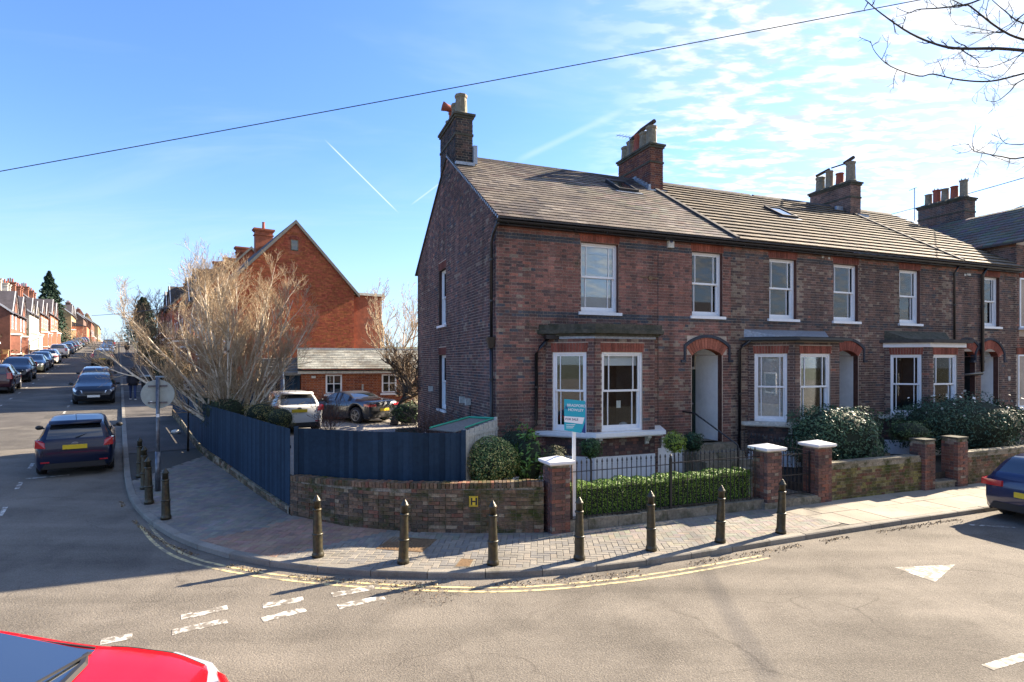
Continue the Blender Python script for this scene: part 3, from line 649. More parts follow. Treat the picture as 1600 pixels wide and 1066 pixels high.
def sash(parent, x0, x1, z0, z1, F=None, back='blind', sill=True, margin=True, name='window', blind=.12, yb=.10, glass='glass', sw=.06, curtains=False, sillw=None):
    """vertical sash window; x along wall, y inward; F places it in the parent's frame"""
    F = F or Matrix(); T = lambda m: setattr(m, 'T', F)
    m = MB(); T(m); y0 = yb; e = .055
    m.box(x0, x0+e, y0, y0+.13, z0, z1); m.box(x1-e, x1, y0, y0+.13, z0, z1); m.box(x0+e, x1-e, y0, y0+.13, z1-e, z1); m.box(x0+e, x1-e, y0-.002, y0+.14, z0, z0+.06)
    fr_ = m.build(name, 'white', parent); zm = (z0+z1)/2+.02; a, b = x0+e, x1-e
    for nm, p, q, yy in (('upper_sash', zm-.02, z1-e, y0+.03), ('lower_sash', z0+.06, zm+.015, y0+.075)):
        s = MB(); T(s); w_ = .042; bot = .05 if nm == 'upper_sash' else .085
        s.box(a, a+w_, yy, yy+.038, p, q); s.box(b-w_, b, yy, yy+.038, p, q); s.box(a+w_, b-w_, yy, yy+.038, p, p+bot); s.box(a+w_, b-w_, yy, yy+.038, q-.04, q)
        if margin:
            for xx in (a+(b-a)*.17, b-(b-a)*.17): s.box(xx-.010, xx+.010, yy+.002, yy+.036, p+bot, q-.04)
        s.build(nm, 'white', fr_)
        g = MB(); T(g); g.box(a+w_-.005, b-w_+.005, yy+.016, yy+.022, p+bot-.005, q-.035); g.build('pane', glass, fr_)
    if back:
        g = MB(); T(g)
        bl = blind
        if bl > 0: g.box(a, b, y0+.155, y0+.17, z1-(z1-z0)*bl, z1); g.build('blind', 'blind', fr_)
        g = MB(); T(g); g.box(a-.1, b+.1, y0+(.19 if back != 'room' else .9), y0+(.20 if back != 'room' else .92), z0, z1)
        if back == 'room': g.box(a-.1, a-.09, y0+.14, y0+.9, z0, z1); g.box(b+.09, b+.1, y0+.14, y0+.9, z0, z1); g.box(a-.1, b+.1, y0+.14, y0+.9, z0-.01, z0); g.box(a-.1, b+.1, y0+.14, y0+.9, z1, z1+.01)
        g.build('interior', back, fr_)
        if curtains:
            g = MB(); T(g); n = 16
            for xa, xb in ((a+.01, a+(b-a)*.3), (b-(b-a)*.3, b-.01)):
                vs = []; 
                for i in range(n+1): x = xa+(xb-xa)*i/n; y = y0+.165+.012*math.sin(i*1.9); vs += [(x, y, z0+.06), (x, y, z1-e)]
                g.add(vs, [(2*i, 2*i+2, 2*i+3, 2*i+1) for i in range(n)])
            g.build('curtain', 'curtain', fr_)
    if sill:
        s = MB(); T(s); k = sillw or .07; s.box(x0-k, x1+k, -.07, y0+.02, z0-.075, z0); s.build('sill', 'white', fr_)
    return fr_
def gutter(parent, x0, x1, y, z, F=None):
    m = MB(); m.T = F; n = 6; r = .058; vs = []
    for x in (x0, x1):
        for i in range(n+1): t = math.pi*i/n; vs.append((x, y-r*math.cos(t), z-r*math.sin(t)))
        for i in range(n, -1, -1): t = math.pi*i/n; vs.append((x, y-(r-.008)*math.cos(t), z-(r-.008)*math.sin(t)))
    k = 2*(n+1); m.add(vs, [(i, k+i, k+(i+1) % k, (i+1) % k) for i in range(k)]+[tuple(range(k-1, -1, -1)), tuple(range(k, 2*k))])
    x = x0+.3
    while x < x1: m.box(x-.012, x+.012, y-.01, y+.14, z-.07, z-.045); x += .9
    return m.build('gutter', 'black', parent)
def downpipe(parent, pts, r=.036, brackets=(), shoe=None, name='downpipe'):
    m = MB(); m.tube(pts, r, 10); p = m.build(name, 'black', parent, True)
    for (x, y, z) in brackets:
        b = MB(); b.lathe([(r*1.0, z-.025), (r*1.35, z-.022), (r*1.35, z+.022), (r*1.0, z+.025)], 10, x, y); b.build('pipe_bracket', 'black', p)
    return p
def pot(kind, z0, h, r=.195):
    m = MB()
    if kind == 'octo':
        m.lathe([(r*1.10, z0), (r*1.12, z0+.04), (r*.98, z0+.07), (r*.88, z0+h-.12), (r*1.0, z0+h-.09), (r*1.05, z0+h-.02), (r*.9, z0+h), (r*.75, z0+h), (r*.7, z0+h-.1)], 8, ph=R(22.5))
        for k in range(8):
            t = R(45*k); m.T = Matrix.Rotation(t, 4, 'Z'); ri = r*.92*math.cos(R(22.5))
            m.box(ri*.96, ri*1.04, -.022, .022, z0+.12, z0+h-.2)
        m.T = None
    elif kind == 'crown':
        m.lathe([(r, z0), (r, z0+.05), (r*.8, z0+.09), (r*.78, z0+h-.15), (r*.95, z0+h-.1), (r*.85, z0+h-.06), (r*.7, z0+h-.06)], 12)
        for k in range(8): m.T = Matrix.Rotation(R(45*k), 4, 'Z'); m.add([(r*.9, -.035, z0+h-.08), (r*.9, .035, z0+h-.08), (r*.95, 0, z0+h+.03), (r*.8, 0, z0+h-.07)], [(0, 1, 2), (1, 3, 2), (3, 0, 2)])
        m.T = None
    else:
        m.lathe([(r*.95, z0), (r*.95, z0+.03), (r*.82, z0+.06), (r*.72, z0+h-.05), (r*.86, z0+h-.03), (r*.86, z0+h), (r*.66, z0+h), (r*.6, z0+h-.08)], 12)
    return m
def chimney(parent, u0, u1, v0, v1, zb, zt, pots, palette, root, ridge=None, cap='cement', pbk='brick'):
    """brick stack with corbelled head; pots: (kind, v, height, material)"""
    c = MB(); c.box(u0, u1, v0, v1, zb, zt-.18); ch = c.build('chimney', 'mortar', parent)
    fr = []; z1 = zt-.17; W_, D_ = u1-u0, v1-v0
    fr.append((Vector((u0, v0, 0)), 0, lay(0, W_, zb, z1, seed=3))); fr.append((Vector((u0, v1, 0)), -math.pi/2, lay(0, D_, zb, z1, seed=4)))
    fr.append((Vector((u1, v0, 0)), math.pi/2, lay(0, D_, zb, z1, seed=5)))
    rr = random.Random(int(u0*10)); brickwork(ch, fr, lambda f, x, z: rr.randrange(len(palette)), palette, 0, pbk, root)
    c = MB()
    for k, (z, e) in enumerate(((zt-.70, .028), (zt-.17, .045), (zt-.10, .08))):
        c.box(u0-e, u1+e, v0-e, v1+e, z, z+.066)
    c.build('corbel_course', cap if cap != 'cement' else 'cement', ch)
    c = MB(); c.add([(u0-.06, v0-.06, zt-.034), (u1+.06, v0-.06, zt-.034), (u1+.06, v1+.06, zt-.034), (u0-.06, v1+.06, zt-.034), (u0+.1, v0+.1, zt+.05), (u1-.1, v0+.1, zt+.05), (u1-.1, v1-.1, zt+.05), (u0+.1, v1-.1, zt+.05)],
        [(0, 1, 5, 4), (1, 2, 6, 5), (2, 3, 7, 6), (3, 0, 4, 7), (4, 5, 6, 7)]); c.build('flaunching', 'cement', ch)
    for kind, v, h, mt in pots:
        p = pot(kind, 0, h); o = p.build('chimney_pot', mt, ch, kind == 'round'); o.location = ((u0+u1)/2, v, zt+.02)
    return ch
def slope_pts(u, t, lift, v0, z0, dv, dz):        # point on a roof slope: t = 0 eave .. 1 ridge
    ln = math.hypot(dv, dz); return (u, v0+dv*t-dz/ln*lift, z0+dz*t+dv/ln*lift)
def roof_rows(parent, u0, u1, rows, unit, thick, colf, mname, name, nparts, skew=.5, v0=-.30, z0=6.86, dv=4.86, dz=3.09, right=None, ridge=True, gap=.004, left=None, holes=(), lap=1.12, root=None, tilt=.012):
    """courses of slates or tiles on the front slope; right/left(t) give a slanting end"""
    ln = math.hypot(dv, dz); pa = math.atan2(dz, dv); cand = []; st = MB(); cache = {}
    for r in range(rows):
        t0 = r/rows; L_ = ln/rows*lap; u = u0-(unit*skew if r % 2 else 0); ur = right(t0) if right else u1; ul = left(t0) if left else u0
        while u < ur-.02:
            a, b = max(u, ul)+gap/2, min(u+unit, ur)-gap/2; u += unit
            if b-a < .03: continue
            if any(h[0] < (a+b)/2 < h[1] and h[2] < t0+.5/rows < h[3] for h in holes): continue
            cand.append((t0, a, b, L_, abs(b-a-unit+gap) < .002))
    F0 = Matrix.Translation((0, v0, z0)) @ Matrix.Rotation(pa, 4, 'X')
    def mk(m, wd, L_): m.add([(-wd/2, 0, tilt), (wd/2, 0, tilt), (wd/2, L_, .001), (-wd/2, L_, .001), (-wd/2, 0, tilt+thick), (wd/2, 0, tilt+thick), (wd/2, L_, .002), (-wd/2, L_, .002)], [(4, 5, 6, 7), (0, 1, 5, 4), (0, 4, 7, 3), (1, 2, 6, 5)])
    cand.sort(key=lambda c: (c[0]*ln*.6+(c[1]-u0)*.8)); n = 0
    for (t0, a, b, L_, fullw) in cand:
        ci, col = colf((a+b)/2, t0); T = F0 @ Matrix.Translation(((a+b)/2, t0*ln, random.uniform(0, .003))) @ Matrix.Rotation(random.uniform(-.006, .006), 4, 'Z')
        if n < nparts and fullw:
            k = (ci, round(b-a, 3))
            if k not in cache: m = MB(); m.col = col; mk(m, b-a, L_); cache[k] = m.mesh(name, [mname])
            o = bpy.data.objects.new(name, cache[k]); C.objects.link(o); o.parent = parent; o.matrix_local = T; n += 1
        else: st.T = T; st.col = tuple(c*random.uniform(.9, 1.1) for c in col); mk(st, b-a, L_)
    st.T = None
    if st.v: st.build(name+'_courses', mname, parent, kind='stuff')
def wpick(ws):
    x = random.random()*sum(ws)
    for i, v in enumerate(ws):
        x -= v
        if x < 0: return i
    return len(ws)-1
# palettes: 0-3 red-browns, 4-5 burnt purple, 6 blue-black, 7 bright red, 8 buff-brown
PAL = [(0.199, 0.098, 0.078), (0.161, 0.087, 0.071), (0.237, 0.114, 0.089), (0.134, 0.080, 0.069), (0.112, 0.071, 0.064), (0.087, 0.060, 0.058), (0.067, 0.070, 0.079), (0.297, 0.128, 0.093), (0.204, 0.158, 0.122)]
PALB = [(0.172, 0.102, 0.080), (0.148, 0.093, 0.074), (0.198, 0.121, 0.094), (0.131, 0.085, 0.071), (0.108, 0.076, 0.067), (0.091, 0.069, 0.063), (0.067, 0.067, 0.071), (0.285, 0.127, 0.089), (0.233, 0.179, 0.134)]
EAVE = 6.86; RIDGE = 9.95
def party_holes(wins): return [(a, b, c, d) for a, b, c, d in wins]
def slopeclip(v0, v1, vr=4.56, e0=EAVE+.02, sl=(RIDGE-EAVE)/4.86):
    def f(p, q, z):
        if z < e0+.12: return (p, q)
        h = (z-e0+.03)/sl-.30; a = v0+h; b = v1-h          # inside the gable triangle
        p2, q2 = max(p, a), min(q, b)
        return (p2, q2) if q2-p2 > .04 else None
    return f
def bay(house, u0, style, root, seed, pal, win='room', frames=None):
    """canted bay: left cant, front, steeper right return. u0 = left wall contact"""
    D = .82; cb = u0+.92; cf = cb+1.72; ce = cf+.50; z0, zs, zl, zt = .15, 1.72, 3.66, 3.92
    P3 = [Vector((u0, 0)), Vector((cb, -D)), Vector((cf, -D)), Vector((ce, 0))]
    bw = MB(); br = []; core = MB()
    for i in range(3):
        a, b = P3[i], P3[i+1]; ln = (b-a).length; yaw = math.atan2(b.y-a.y, b.x-a.x); F = Matrix.Translation((a.x, a.y, 0)) @ Matrix.Rotation(yaw, 4, 'Z')
        pl = (.14, .20) if i == 0 else ((.20, .34) if i == 1 else (.05, .12)); wx0, wx1 = pl[0]*1.3, ln-pl[1]
        if i == 1: wx0, wx1 = .20, ln-.36
        if i == 2: wx0, wx1 = .20, ln-.12
        hole = [(wx0, wx1, zs, zl)]; bw.T = F; bw.col = (.2, .17, .14)
        wall_panel(bw, .01, ln-.01, z0, 4.0, hole, 0, .14)
        bricks_ = lay(0, ln, z0+.62, zs-.10, seed=seed+i)+lay(0, ln, zs, 4.0, holes=hole+[(wx0-.03, wx1+.03, zl, zl+.23)], seed=seed+9+i)
        br.append((Vector((a.x, a.y, 0)), yaw, bricks_))
        s = MB(); s.T = F; soldiers(s, wx0-.03, wx1+.03, zl+.005, zl+.225, (.24, .080, .055)); s.build('brick_lintel', 'brick', house)
        if i < 2 or True:
            sash(house, wx0, wx1, zs, zl, F, back='room' if i else win, sill=False, glass='clearglass' if (i == 1 or style == 2) else 'glass', blind=.17 if i == 1 and style == 0 else 0, yb=.03, curtains=(style == 2 and i == 1))
    bw.T = None; bw.build('bay_wall', 'mortar', house)
    frames += br
    def ring(e, zlo, zhi, name, material, eback=0):
        q = [Vector((u0-e*1.2, 0)), Vector((cb-e*.42, -D-e)), Vector((cf+e*.7, -D-e)), Vector((ce+e*1.05, 0))]
        m = MB(); m.prism([tuple(v) for v in q], zlo, zhi); return m.build(name, material, house)
    ring(.24, zs-.10, zs-.005, 'bay_sill', 'white' if style == 0 else 'offwhite'); ring(.18, zs-.135, zs-.102, 'sill_mould', 'white' if style == 0 else 'offwhite')
    ring(.012, z0, z0+(.97 if style == 0 else .75), 'plinth', 'whitewall')
    ring(.004, z0+.5, zs-.137, 'apron', 'apronbrick')
    if style == 0:
        ring(.03, 3.99, 4.05, 'band_course', 'lead'); ring(.10, 4.052, 4.11, 'cornice', 'cement'); ring(.20, 4.112, 4.21, 'cornice', 'cement'); ring(.16, 4.212, 4.34, 'cornice', 'cement')
    elif style == 1:
        ring(.10, 4.0, 4.035, 'fascia', 'black'); ring(.28, 4.04, 4.10, 'bay_roof', 'black'); ring(.12, 4.102, 4.14, 'bay_roof', 'roofdark')
        m = MB(); m.prism([(u0-.15, 0), (u0+.45, -.55), (cf-.1, -.55), (ce-.1, 0)], 4.142, lambda x, y: 4.17+(.20 if y > -.01 else 0)); m.build('lead_roof', 'lead', house)
    else:
        ring(.05, 3.90, 4.04, 'fascia', 'white'); ring(.20, 4.042, 4.14, 'bay_roof', 'roofdark')
        m = MB(); m.prism([(u0, 0), (u0+.5, -.45), (cf-.1, -.45), (ce-.1, 0)], 4.142, lambda x, y: 4.17+(.28 if y > -.01 else 0)); m.build('lead_roof', 'cement', house)
    for bx, by, rz in ((cb+.08, -D, 0), (cb-.10, -D+.07, -.73), (cf-.25, -D, 0)):
        m = MB(); m.T = Matrix.Translation((bx, by, 0)) @ Matrix.Rotation(rz, 4, 'Z')
        m.T = m.T @ Matrix.Rotation(-math.pi/2, 4, 'Z'); m.vprism([(0, zs-.137), (.17, zs-.137), (.17, zs-.18), (.12, zs-.21), (.09, zs-.26), (.05, zs-.28), (.06, zs-.33), (0, zs-.36)], -.045, .045)
        m.build('bracket', 'offwhite', house)
    return P3
def porch(house, x0, x1, zf, zs, rise, col, dcol='darkgreen', depth=1.12):
    m = MB()
    m.box(x1-.016, x1-.002, .16, depth, zf, zs+rise); m.box(x0+.002, x0+.014, .16, depth, zf, zs+rise); m.build('porch_side', col, house)
    m = MB(); m.box(x0-.002, x1+.002, .16, depth, zs+rise, zs+rise+.02); m.build('porch_ceiling', 'white', house)
    m = MB(); m.box(x0-.03, x1+.03, .0, depth, zf-.12, zf); m.build('porch_floor', 'stone', house)
    m = MB(); m.box(x0, x1, depth, depth+.05, zf, zf+2.03)
    for zz0, zz1 in ((.15, .85), (1.0, 1.85)):
        for xa in (x0+.13, (x0+x1)/2+.05): m.box(xa, xa+(x1-x0)/2-.2, depth-.012, depth, zf+zz0, zf+zz1)
    d = m.build('front_door', dcol, house)
    m = MB(); m.box(x0, x1, depth-.02, depth+.06, zf+2.03, zf+2.11); m.box(x0, x0+.05, depth-.02, depth+.06, zf+2.11, zs+rise); m.box(x1-.05, x1, depth-.02, depth+.06, zf+2.11, zs+rise); m.build('transom', 'offwhite', d)
    m = MB(); m.box(x0+.05, x1-.05, depth+.01, depth+.02, zf+2.11, zs+rise); m.build('fanlight', 'glass', d)
    m = MB(); m.ball((x1-.15, depth-.03, zf+1.0), .03, 6); m.build('door_knob', 'alloy', d)
    m = MB(); m.box(x0-.03, x1+.03, depth+.3, depth+.32, zf, zs+rise); m.build('hall', 'room', d)
# ------------------------------------------------------------------ the end house (nearest the corner)
W4 = HM
def house_root(name, label): 
    o = thing(name, label, 'house'); o.location = (A[0], A[1], 0); o.rotation_euler = (0, 0, TH); return o
def skylight(parent, u, t, wd=.75, ln_=1.0):
    pa = math.atan2(RIDGE-EAVE, 4.86); F = Matrix.Translation((u, -.30, EAVE)) @ Matrix.Rotation(pa, 4, 'X') @ Matrix.Translation((0, t*math.hypot(4.86, RIDGE-EAVE), 0))
    m = MB(); m.T = F; e = .07
    m.box(0, wd, 0, e, .0, .11); m.box(0, wd, ln_-e, ln_, .0, .11); m.box(0, e, e, ln_-e, .0, .11); m.box(wd-e, wd, e, ln_-e, .0, .11); f = m.build('skylight', 'plastic', parent)
    m = MB(); m.T = F; m.box(e, wd-e, e, ln_-e, .075, .085); m.build('pane', 'carglass', f); m = MB(); m.T = F; m.box(-.12, wd+.12, -.15, -.001, .012, .03); m.build('flashing', 'lead', f)
    return f
h1 = house_root('end_house', 'dark red brick end house at the corner with slate roof and mossy bay cornice')
wins = [(2.28, 3.40, 4.70, 6.50), (5.74, 6.81, 4.70, 6.50)]
door = (5.74, 6.79, 1.17, 3.80)
W1W = 7.10
BAY0 = 1.30
hol = wins+[door, (BAY0+.1, BAY0+3.0, 1.6, 3.75)]
m = MB(); wall_panel(m, 0, W1W, .0, EAVE+.02, hol)
fwall = m.build('front_wall', 'mortar', h1)
for h in wins+[(5.74, 6.79, 1.17, 3.62)]: m = MB(); reveal(m, h); m.build('reveal', 'brickclean', fwall)
skip = wins+[(w_[0]-.02, w_[1]+.02, 6.49, 6.80) for w_ in wins]+[(5.72, 6.81, 1.0, 3.62), (5.58, 6.95, 3.6, 4.16), (BAY0+.02, BAY0+3.1, .1, 4.1), (0, 7.1, .0, .3), (5.3, 7.1, .0, 1.15)]
def tint1(f, x, z):
    if f == 0:
        if 6.40 < z < 6.555 or 4.50 < z < 4.655: return 6 if random.random() < .85 else 5
        if z > 6.555: return wpick([3, 2, 4, 1, 0, 0, 0, 3, 0])
        edge = max(0, 1-x/1.4)
        if random.random() < edge*.55: return wpick([0, 1, 0, 2, 4, 3, 1, 0, 1])
        if z > 4.6: return wpick([6, 3, 5, 1.5, .8, .4, 0, 1, 0])
        return wpick([3, 4, 1, 4, 3, 1, .3, 0, 1])
    if f == 1:
        if abs(z-(6.0)) < .04 and random.random() < .5: return 8
        return wpick([1.0, 2, .3, 4, 5, 3, .6, 0, .8])
    return wpick([1, 2, .2, 3, 3, 1, .3, 0, 1.6])
frames = [(Vector((0, 0, 0)), 0, lay(0, W1W, .0, EAVE, skip, seed=11))]
SW = [(4.78, 5.72, 4.62, 6.45), (4.78, 5.72, 1.88, 3.66)]          # side windows (distance back, height)
gx = lambda a, b: (9.12-b, 9.12-a)                                   # the side wall is laid from back to front
sh = [(*gx(a, b), c, d) for a, b, c, d in SW]
sskip = sh+[(a-.02, b+.02, d, d+.28) for a, b, c, d in sh]
frames.append((Vector((0, 9.12, 0)), -math.pi/2, lay(0, 9.12, .0, 9.9, sskip, clip=slopeclip(0, 9.12), seed=12)))
bay(h1, BAY0, 0, W4, 40, PAL, win='room', frames=frames)
brickwork(fwall, frames, tint1, PAL, 300, 'brick', W4)
# side wall backing with its gable
m = MB(); m.T = Matrix.Translation((0, 9.12, 0)) @ Matrix.Rotation(-math.pi/2, 4, 'Z'); wall_panel(m, 0, 8.86, .0, EAVE, sh)
m.T = Matrix.Translation((0, 9.12, 0)) @ Matrix.Rotation(-math.pi/2, 4, 'Z'); m.vprism([(0, EAVE), (9.12, EAVE), (4.56, RIDGE-.12)], 0, .25); swall = m.build('side_wall', 'mortar_pale', h1)
m = MB(); m.T = Matrix.Translation((0, 9.12, 0)) @ Matrix.Rotation(-math.pi/2, 4, 'Z'); [reveal(m, h, col=(.06, .035, .03)) for h in sh]; m.build('reveal', 'brickclean', swall)
FS = Matrix.Translation((0, 9.12, 0)) @ Matrix.Rotation(-math.pi/2, 4, 'Z')
for h in sh:
    sash(h1, *h, F=FS, back='paleblue', margin=False, blind=0, sill=True)
    m = MB(); m.T = FS; soldiers(m, h[0]-.02, h[1]+.02, h[3]+.004, h[3]+.24, (.16, .055, .04)); m.build('brick_lintel', 'brick', h1)
m = MB(); m.box(W1W-.3, W1W, .25, 9.0, 0, EAVE); m.box(0, W1W, 8.87, 9.12, 0, EAVE); m.build('inner_wall', 'mortar', h1)
for w_ in wins:
    sash(h1, *w_, back='paleblue', blind=.14)
    m = MB(); soldiers(m, w_[0]-.02, w_[1]+.02, 6.505, 6.79, (.25, .08, .052)); m.build('brick_lintel', 'brick', h1)
m = MB(); arch(m, 5.74, 6.79, 3.60, .19, .31, (.27, .095, .06), bcol=(.045, .05, .06)); m.build('door_arch', 'brick', h1)
porch(h1, 5.74, 6.79, 1.17, 3.61, .19, 'whitewall')
# white plinth stepping up towards the door, then the steps
m = MB(); m.vprism([(4.62, .1), (5.45, .1), (5.45, 1.35), (4.72, 1.35), (4.72, 1.10), (4.62, 1.10)], -.02, .01); m.vprism([(.0, .1), (BAY0+.1, .1), (BAY0+.1, .62), (0, .62)], -.02, .01); m.build('plinth', 'whitewall', h1)
m = MB()
for i in range(5): m.box(5.5, 7.05, -.30*(i+1)-.0, -.30*i-.001, .1, 1.16-.185*(i)-.001)
m.build('front_steps', 'stone', h1)
# roof
m = MB(); m.add([(-.06, -.30, EAVE-.04), (W1W, -.30, EAVE-.04), (W1W, 4.56, RIDGE-.04), (-.06, 4.56, RIDGE-.04), (-.06, 9.42, EAVE-.04), (W1W, 9.42, EAVE-.04),
    (-.06, -.30, EAVE), (W1W, -.30, EAVE), (W1W, 4.56, RIDGE), (-.06, 4.56, RIDGE), (-.06, 9.42, EAVE), (W1W, 9.42, EAVE)],
    [(6, 7, 8, 9), (9, 8, 11, 10), (0, 1, 7, 6), (0, 6, 9, 3), (3, 9, 10, 4), (0, 3, 2, 1), (3, 4, 5, 2), (4, 10, 11, 5), (1, 2, 8, 7), (2, 5, 11, 8)]); roof = m.build('slate_roof', 'roofdark', h1)
m = MB(); m.box(0, W1W, -.17, 0, EAVE-.16, EAVE-.045); m.box(-.02, W1W, -.28, -.001, EAVE-.045, EAVE-.041); m.build('soffit', 'black', h1)
SC = [(0.130, 0.106, 0.083), (0.109, 0.089, 0.073), (0.155, 0.129, 0.100), (0.087, 0.073, 0.063), (0.060, 0.050, 0.048), (0.103, 0.074, 0.061), (0.179, 0.153, 0.122)]
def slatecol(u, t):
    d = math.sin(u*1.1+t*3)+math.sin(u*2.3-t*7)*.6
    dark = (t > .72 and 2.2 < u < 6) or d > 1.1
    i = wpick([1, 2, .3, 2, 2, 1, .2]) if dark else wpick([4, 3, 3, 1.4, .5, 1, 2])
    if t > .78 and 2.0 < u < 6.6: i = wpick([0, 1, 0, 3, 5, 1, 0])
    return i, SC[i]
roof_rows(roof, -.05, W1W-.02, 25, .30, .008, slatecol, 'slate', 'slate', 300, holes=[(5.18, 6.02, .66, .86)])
skylight(h1, 5.22, .67)
m = MB()
for i in range(15): m.T = Matrix.Translation((i*.475-.05, 4.56, RIDGE+.01)); m.add([(0, -.13, -.07), (.465, -.13, -.07), (.465, -.06, .02), (0, -.06, .02), (.465, .06, .02), (0, .06, .02), (.465, .13, -.07), (0, .13, -.07), (0, 0, .045), (.465, 0, .045)], [(0, 1, 2, 3), (3, 2, 9, 8), (8, 9, 4, 5), (5, 4, 6, 7), (0, 3, 8, 5, 7), (1, 6, 4, 9, 2)])
m.T = None; m.build('ridge_tile', 'roofdark', h1)
m = MB()                                           # mortar and slips under the verge
for i in range(40): t = i/40; p = slope_pts(-.045, t, -.02, -.3, EAVE, 4.86, RIDGE-EAVE); m.T = Matrix.Translation(p); m.box(-.02, .03, 0, .07, -.02, .035)
m.T = None; m.build('verge_mortar', 'lead', h1)
gutter(h1, -.08, W1W, -.235, EAVE-.075)
# stacks
PCH = [(.055, .042, .038), (.04, .036, .036), (.085, .055, .045), (.03, .03, .032)]
ch = chimney(h1, .0, .52, 3.62, 5.50, 9.1, 10.95, [('octo', 3.95, .64, 'pot'), ('octo', 4.40, .54, 'pot'), ('round', 4.85, .45, 'terracotta'), ('round', 5.22, .32, 'pot')], PCH, W4)
m = MB(); m.T = Matrix.Translation((.24, 4.80, 11.50)) @ Matrix.Rotation(R(-78), 4, 'Y'); m.lathe([(.07, 0), (.10, .02), (.11, .20), (.15, .36), (.13, .36), (.09, .2)], 12); m.build('cowl', 'terracotta', ch, True)
m = MB(); m.box(-.03, .56, 3.50, 3.62, 9.33, 9.42); m.box(.5201, .64, 3.5, 4.5, 9.40, 9.95); m.build('flashing', 'lead', ch)
PCR = [(.16, .060, .040), (.125, .052, .04), (.19, .08, .05), (.10, .05, .045)]
ch2 = chimney(h1, 6.88, 7.40, 3.60, 5.62, 9.1, 10.98, [('octo', 3.90, .66, 'pot'), ('octo', 4.32, .60, 'pot'), ('round', 4.72, .66, 'terracotta'), ('octo', 5.15, .58, 'pot'), ('octo', 5.5, .5, 'pot')], PCR, W4)
m = MB()                                           # half round flue cover lying over the pots
m.tube([(7.14, 3.72, 11.78), (7.14, 4.5, 11.76), (7.14, 5.2, 11.64)], [.075, .075, .07], 8); m.build('flue_cover', 'darkbark', ch2)
m = MB()
for i in range(6): m.T = Matrix.Translation((6.80, 3.60+.16*i, 9.36+.10*i)); m.box(0, .085, -.03, .17, 0, .16)
m.T = None; m.box(6.70, 7.5, 3.46, 3.599, 9.24, 9.32); m.build('flashing', 'lead', ch2)
def aerial(house_loc, mast, name, label, z0, z1, yaw, n=7):
    t = thing(name, label, 'aerial', mast); m = MB(); m.tube([(0, 0, z0), (0, 0, z1)], .014, 6); m.build('mast', 'galv', t)
    c, s = math.cos(yaw), math.sin(yaw); m = MB(); m.tube([(-.35*c, -.35*s, z1), (.55*c, .55*s, z1)], .010, 5); m.build('boom', 'galv', t)
    for i in range(n):
        x = -.3+.13*i; m = MB(); m.tube([(x*c+.17*s, x*s-.17*c, z1), (x*c-.17*s, x*s+.17*c, z1)], .005, 4); m.build('element', 'galv', t)
    return t
p = H2W(6.9, 4.9)
aerial(None, (p.x, p.y, 0), 'television_aerial', 'thin television aerial on the left side of the second chimney stack', 11.0, 11.62, TH+math.pi)
# wall mounted odds and ends
ab = MB(); ab.box(4.90, 5.09, -.09, -.012, 6.52, 6.83); al = ab.build('alarm_box', 'offwhite', h1); m = MB(); m.T = Matrix.Translation((4.995, -.092, 6.70)) @ Matrix.Rotation(R(90), 4, 'X'); m.lathe([(.05, 0), (.052, .01), (.03, .012)], 14); m.build('emblem', 'ink', al)
m = MB(); m.box(4.05, 4.28, -.03, -.01, 5.675, 5.70); m.box(4.30, 4.62, -.03, -.01, 5.66, 5.69); m.T = Matrix.Translation((4.37, 0, 5.67)); m.vprism([(-.05, -.05), (.05, -.05), (.05, .05), (-.05, .05)], -.035, -.011); m.T = None; m.build('wall_tie', 'rust', h1)
downpipe(h1, [(-.02, -.22, 6.76), (-.06, -.20, 6.68), (-.09, -.06, 6.50), (-.085, .08, 6.38), (-.085, .12, 6.25), (-.085, .12, 4.0)], .038, [(-.085, .12, 5.9), (-.085, .12, 4.9)])
m = MB(); m.T = Matrix.Translation((-.10, .12, 0)); m.add([(-.10, -.10, 4.02), (.085, -.10, 4.02), (.085, .10, 4.02), (-.10, .10, 4.02), (-.05, -.05, 3.75), (.05, -.05, 3.75), (.05, .05, 3.75), (-.05, .05, 3.75)], [(0, 1, 2, 3), (0, 4, 5, 1), (1, 5, 6, 2), (2, 6, 7, 3), (3, 7, 4, 0), (7, 6, 5, 4)]); m.build('hopper', 'black', h1)
downpipe(h1, [(-.085, .12, 3.78), (-.085, .12, .3)], .042, [(-.085, .12, 3.0), (-.085, .12, 1.9)])
downpipe(h1, [(1.38, -.13, 4.07), (1.10, -.12, 3.78), (1.02, -.07, 3.62), (1.02, -.07, 2.0), (1.02, -.1, 1.9), (.82, -.07, 1.72), (.82, -.07, .3)], .04, [(1.02, -.07, 2.8)])
m = MB(); m.box(1.20, 1.60, -.26, -.1, 3.98, 4.08); m.build('hopper', 'black', h1)
for (v, z) in ((2.65, 2.35), (2.1, 2.33), (6.55, 2.5)):
    m = MB(); m.box(-.16, -.012, v-.04, v+.04, z-.09, z+.09); m.build('outside_lamp', 'offwhite', h1)
m = MB(); m.tube([(-.02, 2.1, 2.25), (-.02, 2.1, .6)], .012, 5); m.build('cable', 'plastic', h1)
m = MB(); m.box(4.70, 4.86, -.07, -.012, 1.18, 1.40); m.box(5.0, 5.13, -.07, -.012, 1.28, 1.50); m.build('meter_box', 'offwhite', h1)
m = MB(); m.tube([(4.62, -.015, 6.3), (4.62, -.015, 1.5)], .006, 4); m.build('cable', 'plastic', h1)
m = MB(); m.tube([(5.42, -.02, 2.06), (5.55, -.35, 2.04), (5.95, -1.45, 1.35), (5.97, -1.5, 1.30), (5.97, -1.5, .28)], .022, 8); m.build('handrail', 'iron', h1, True)
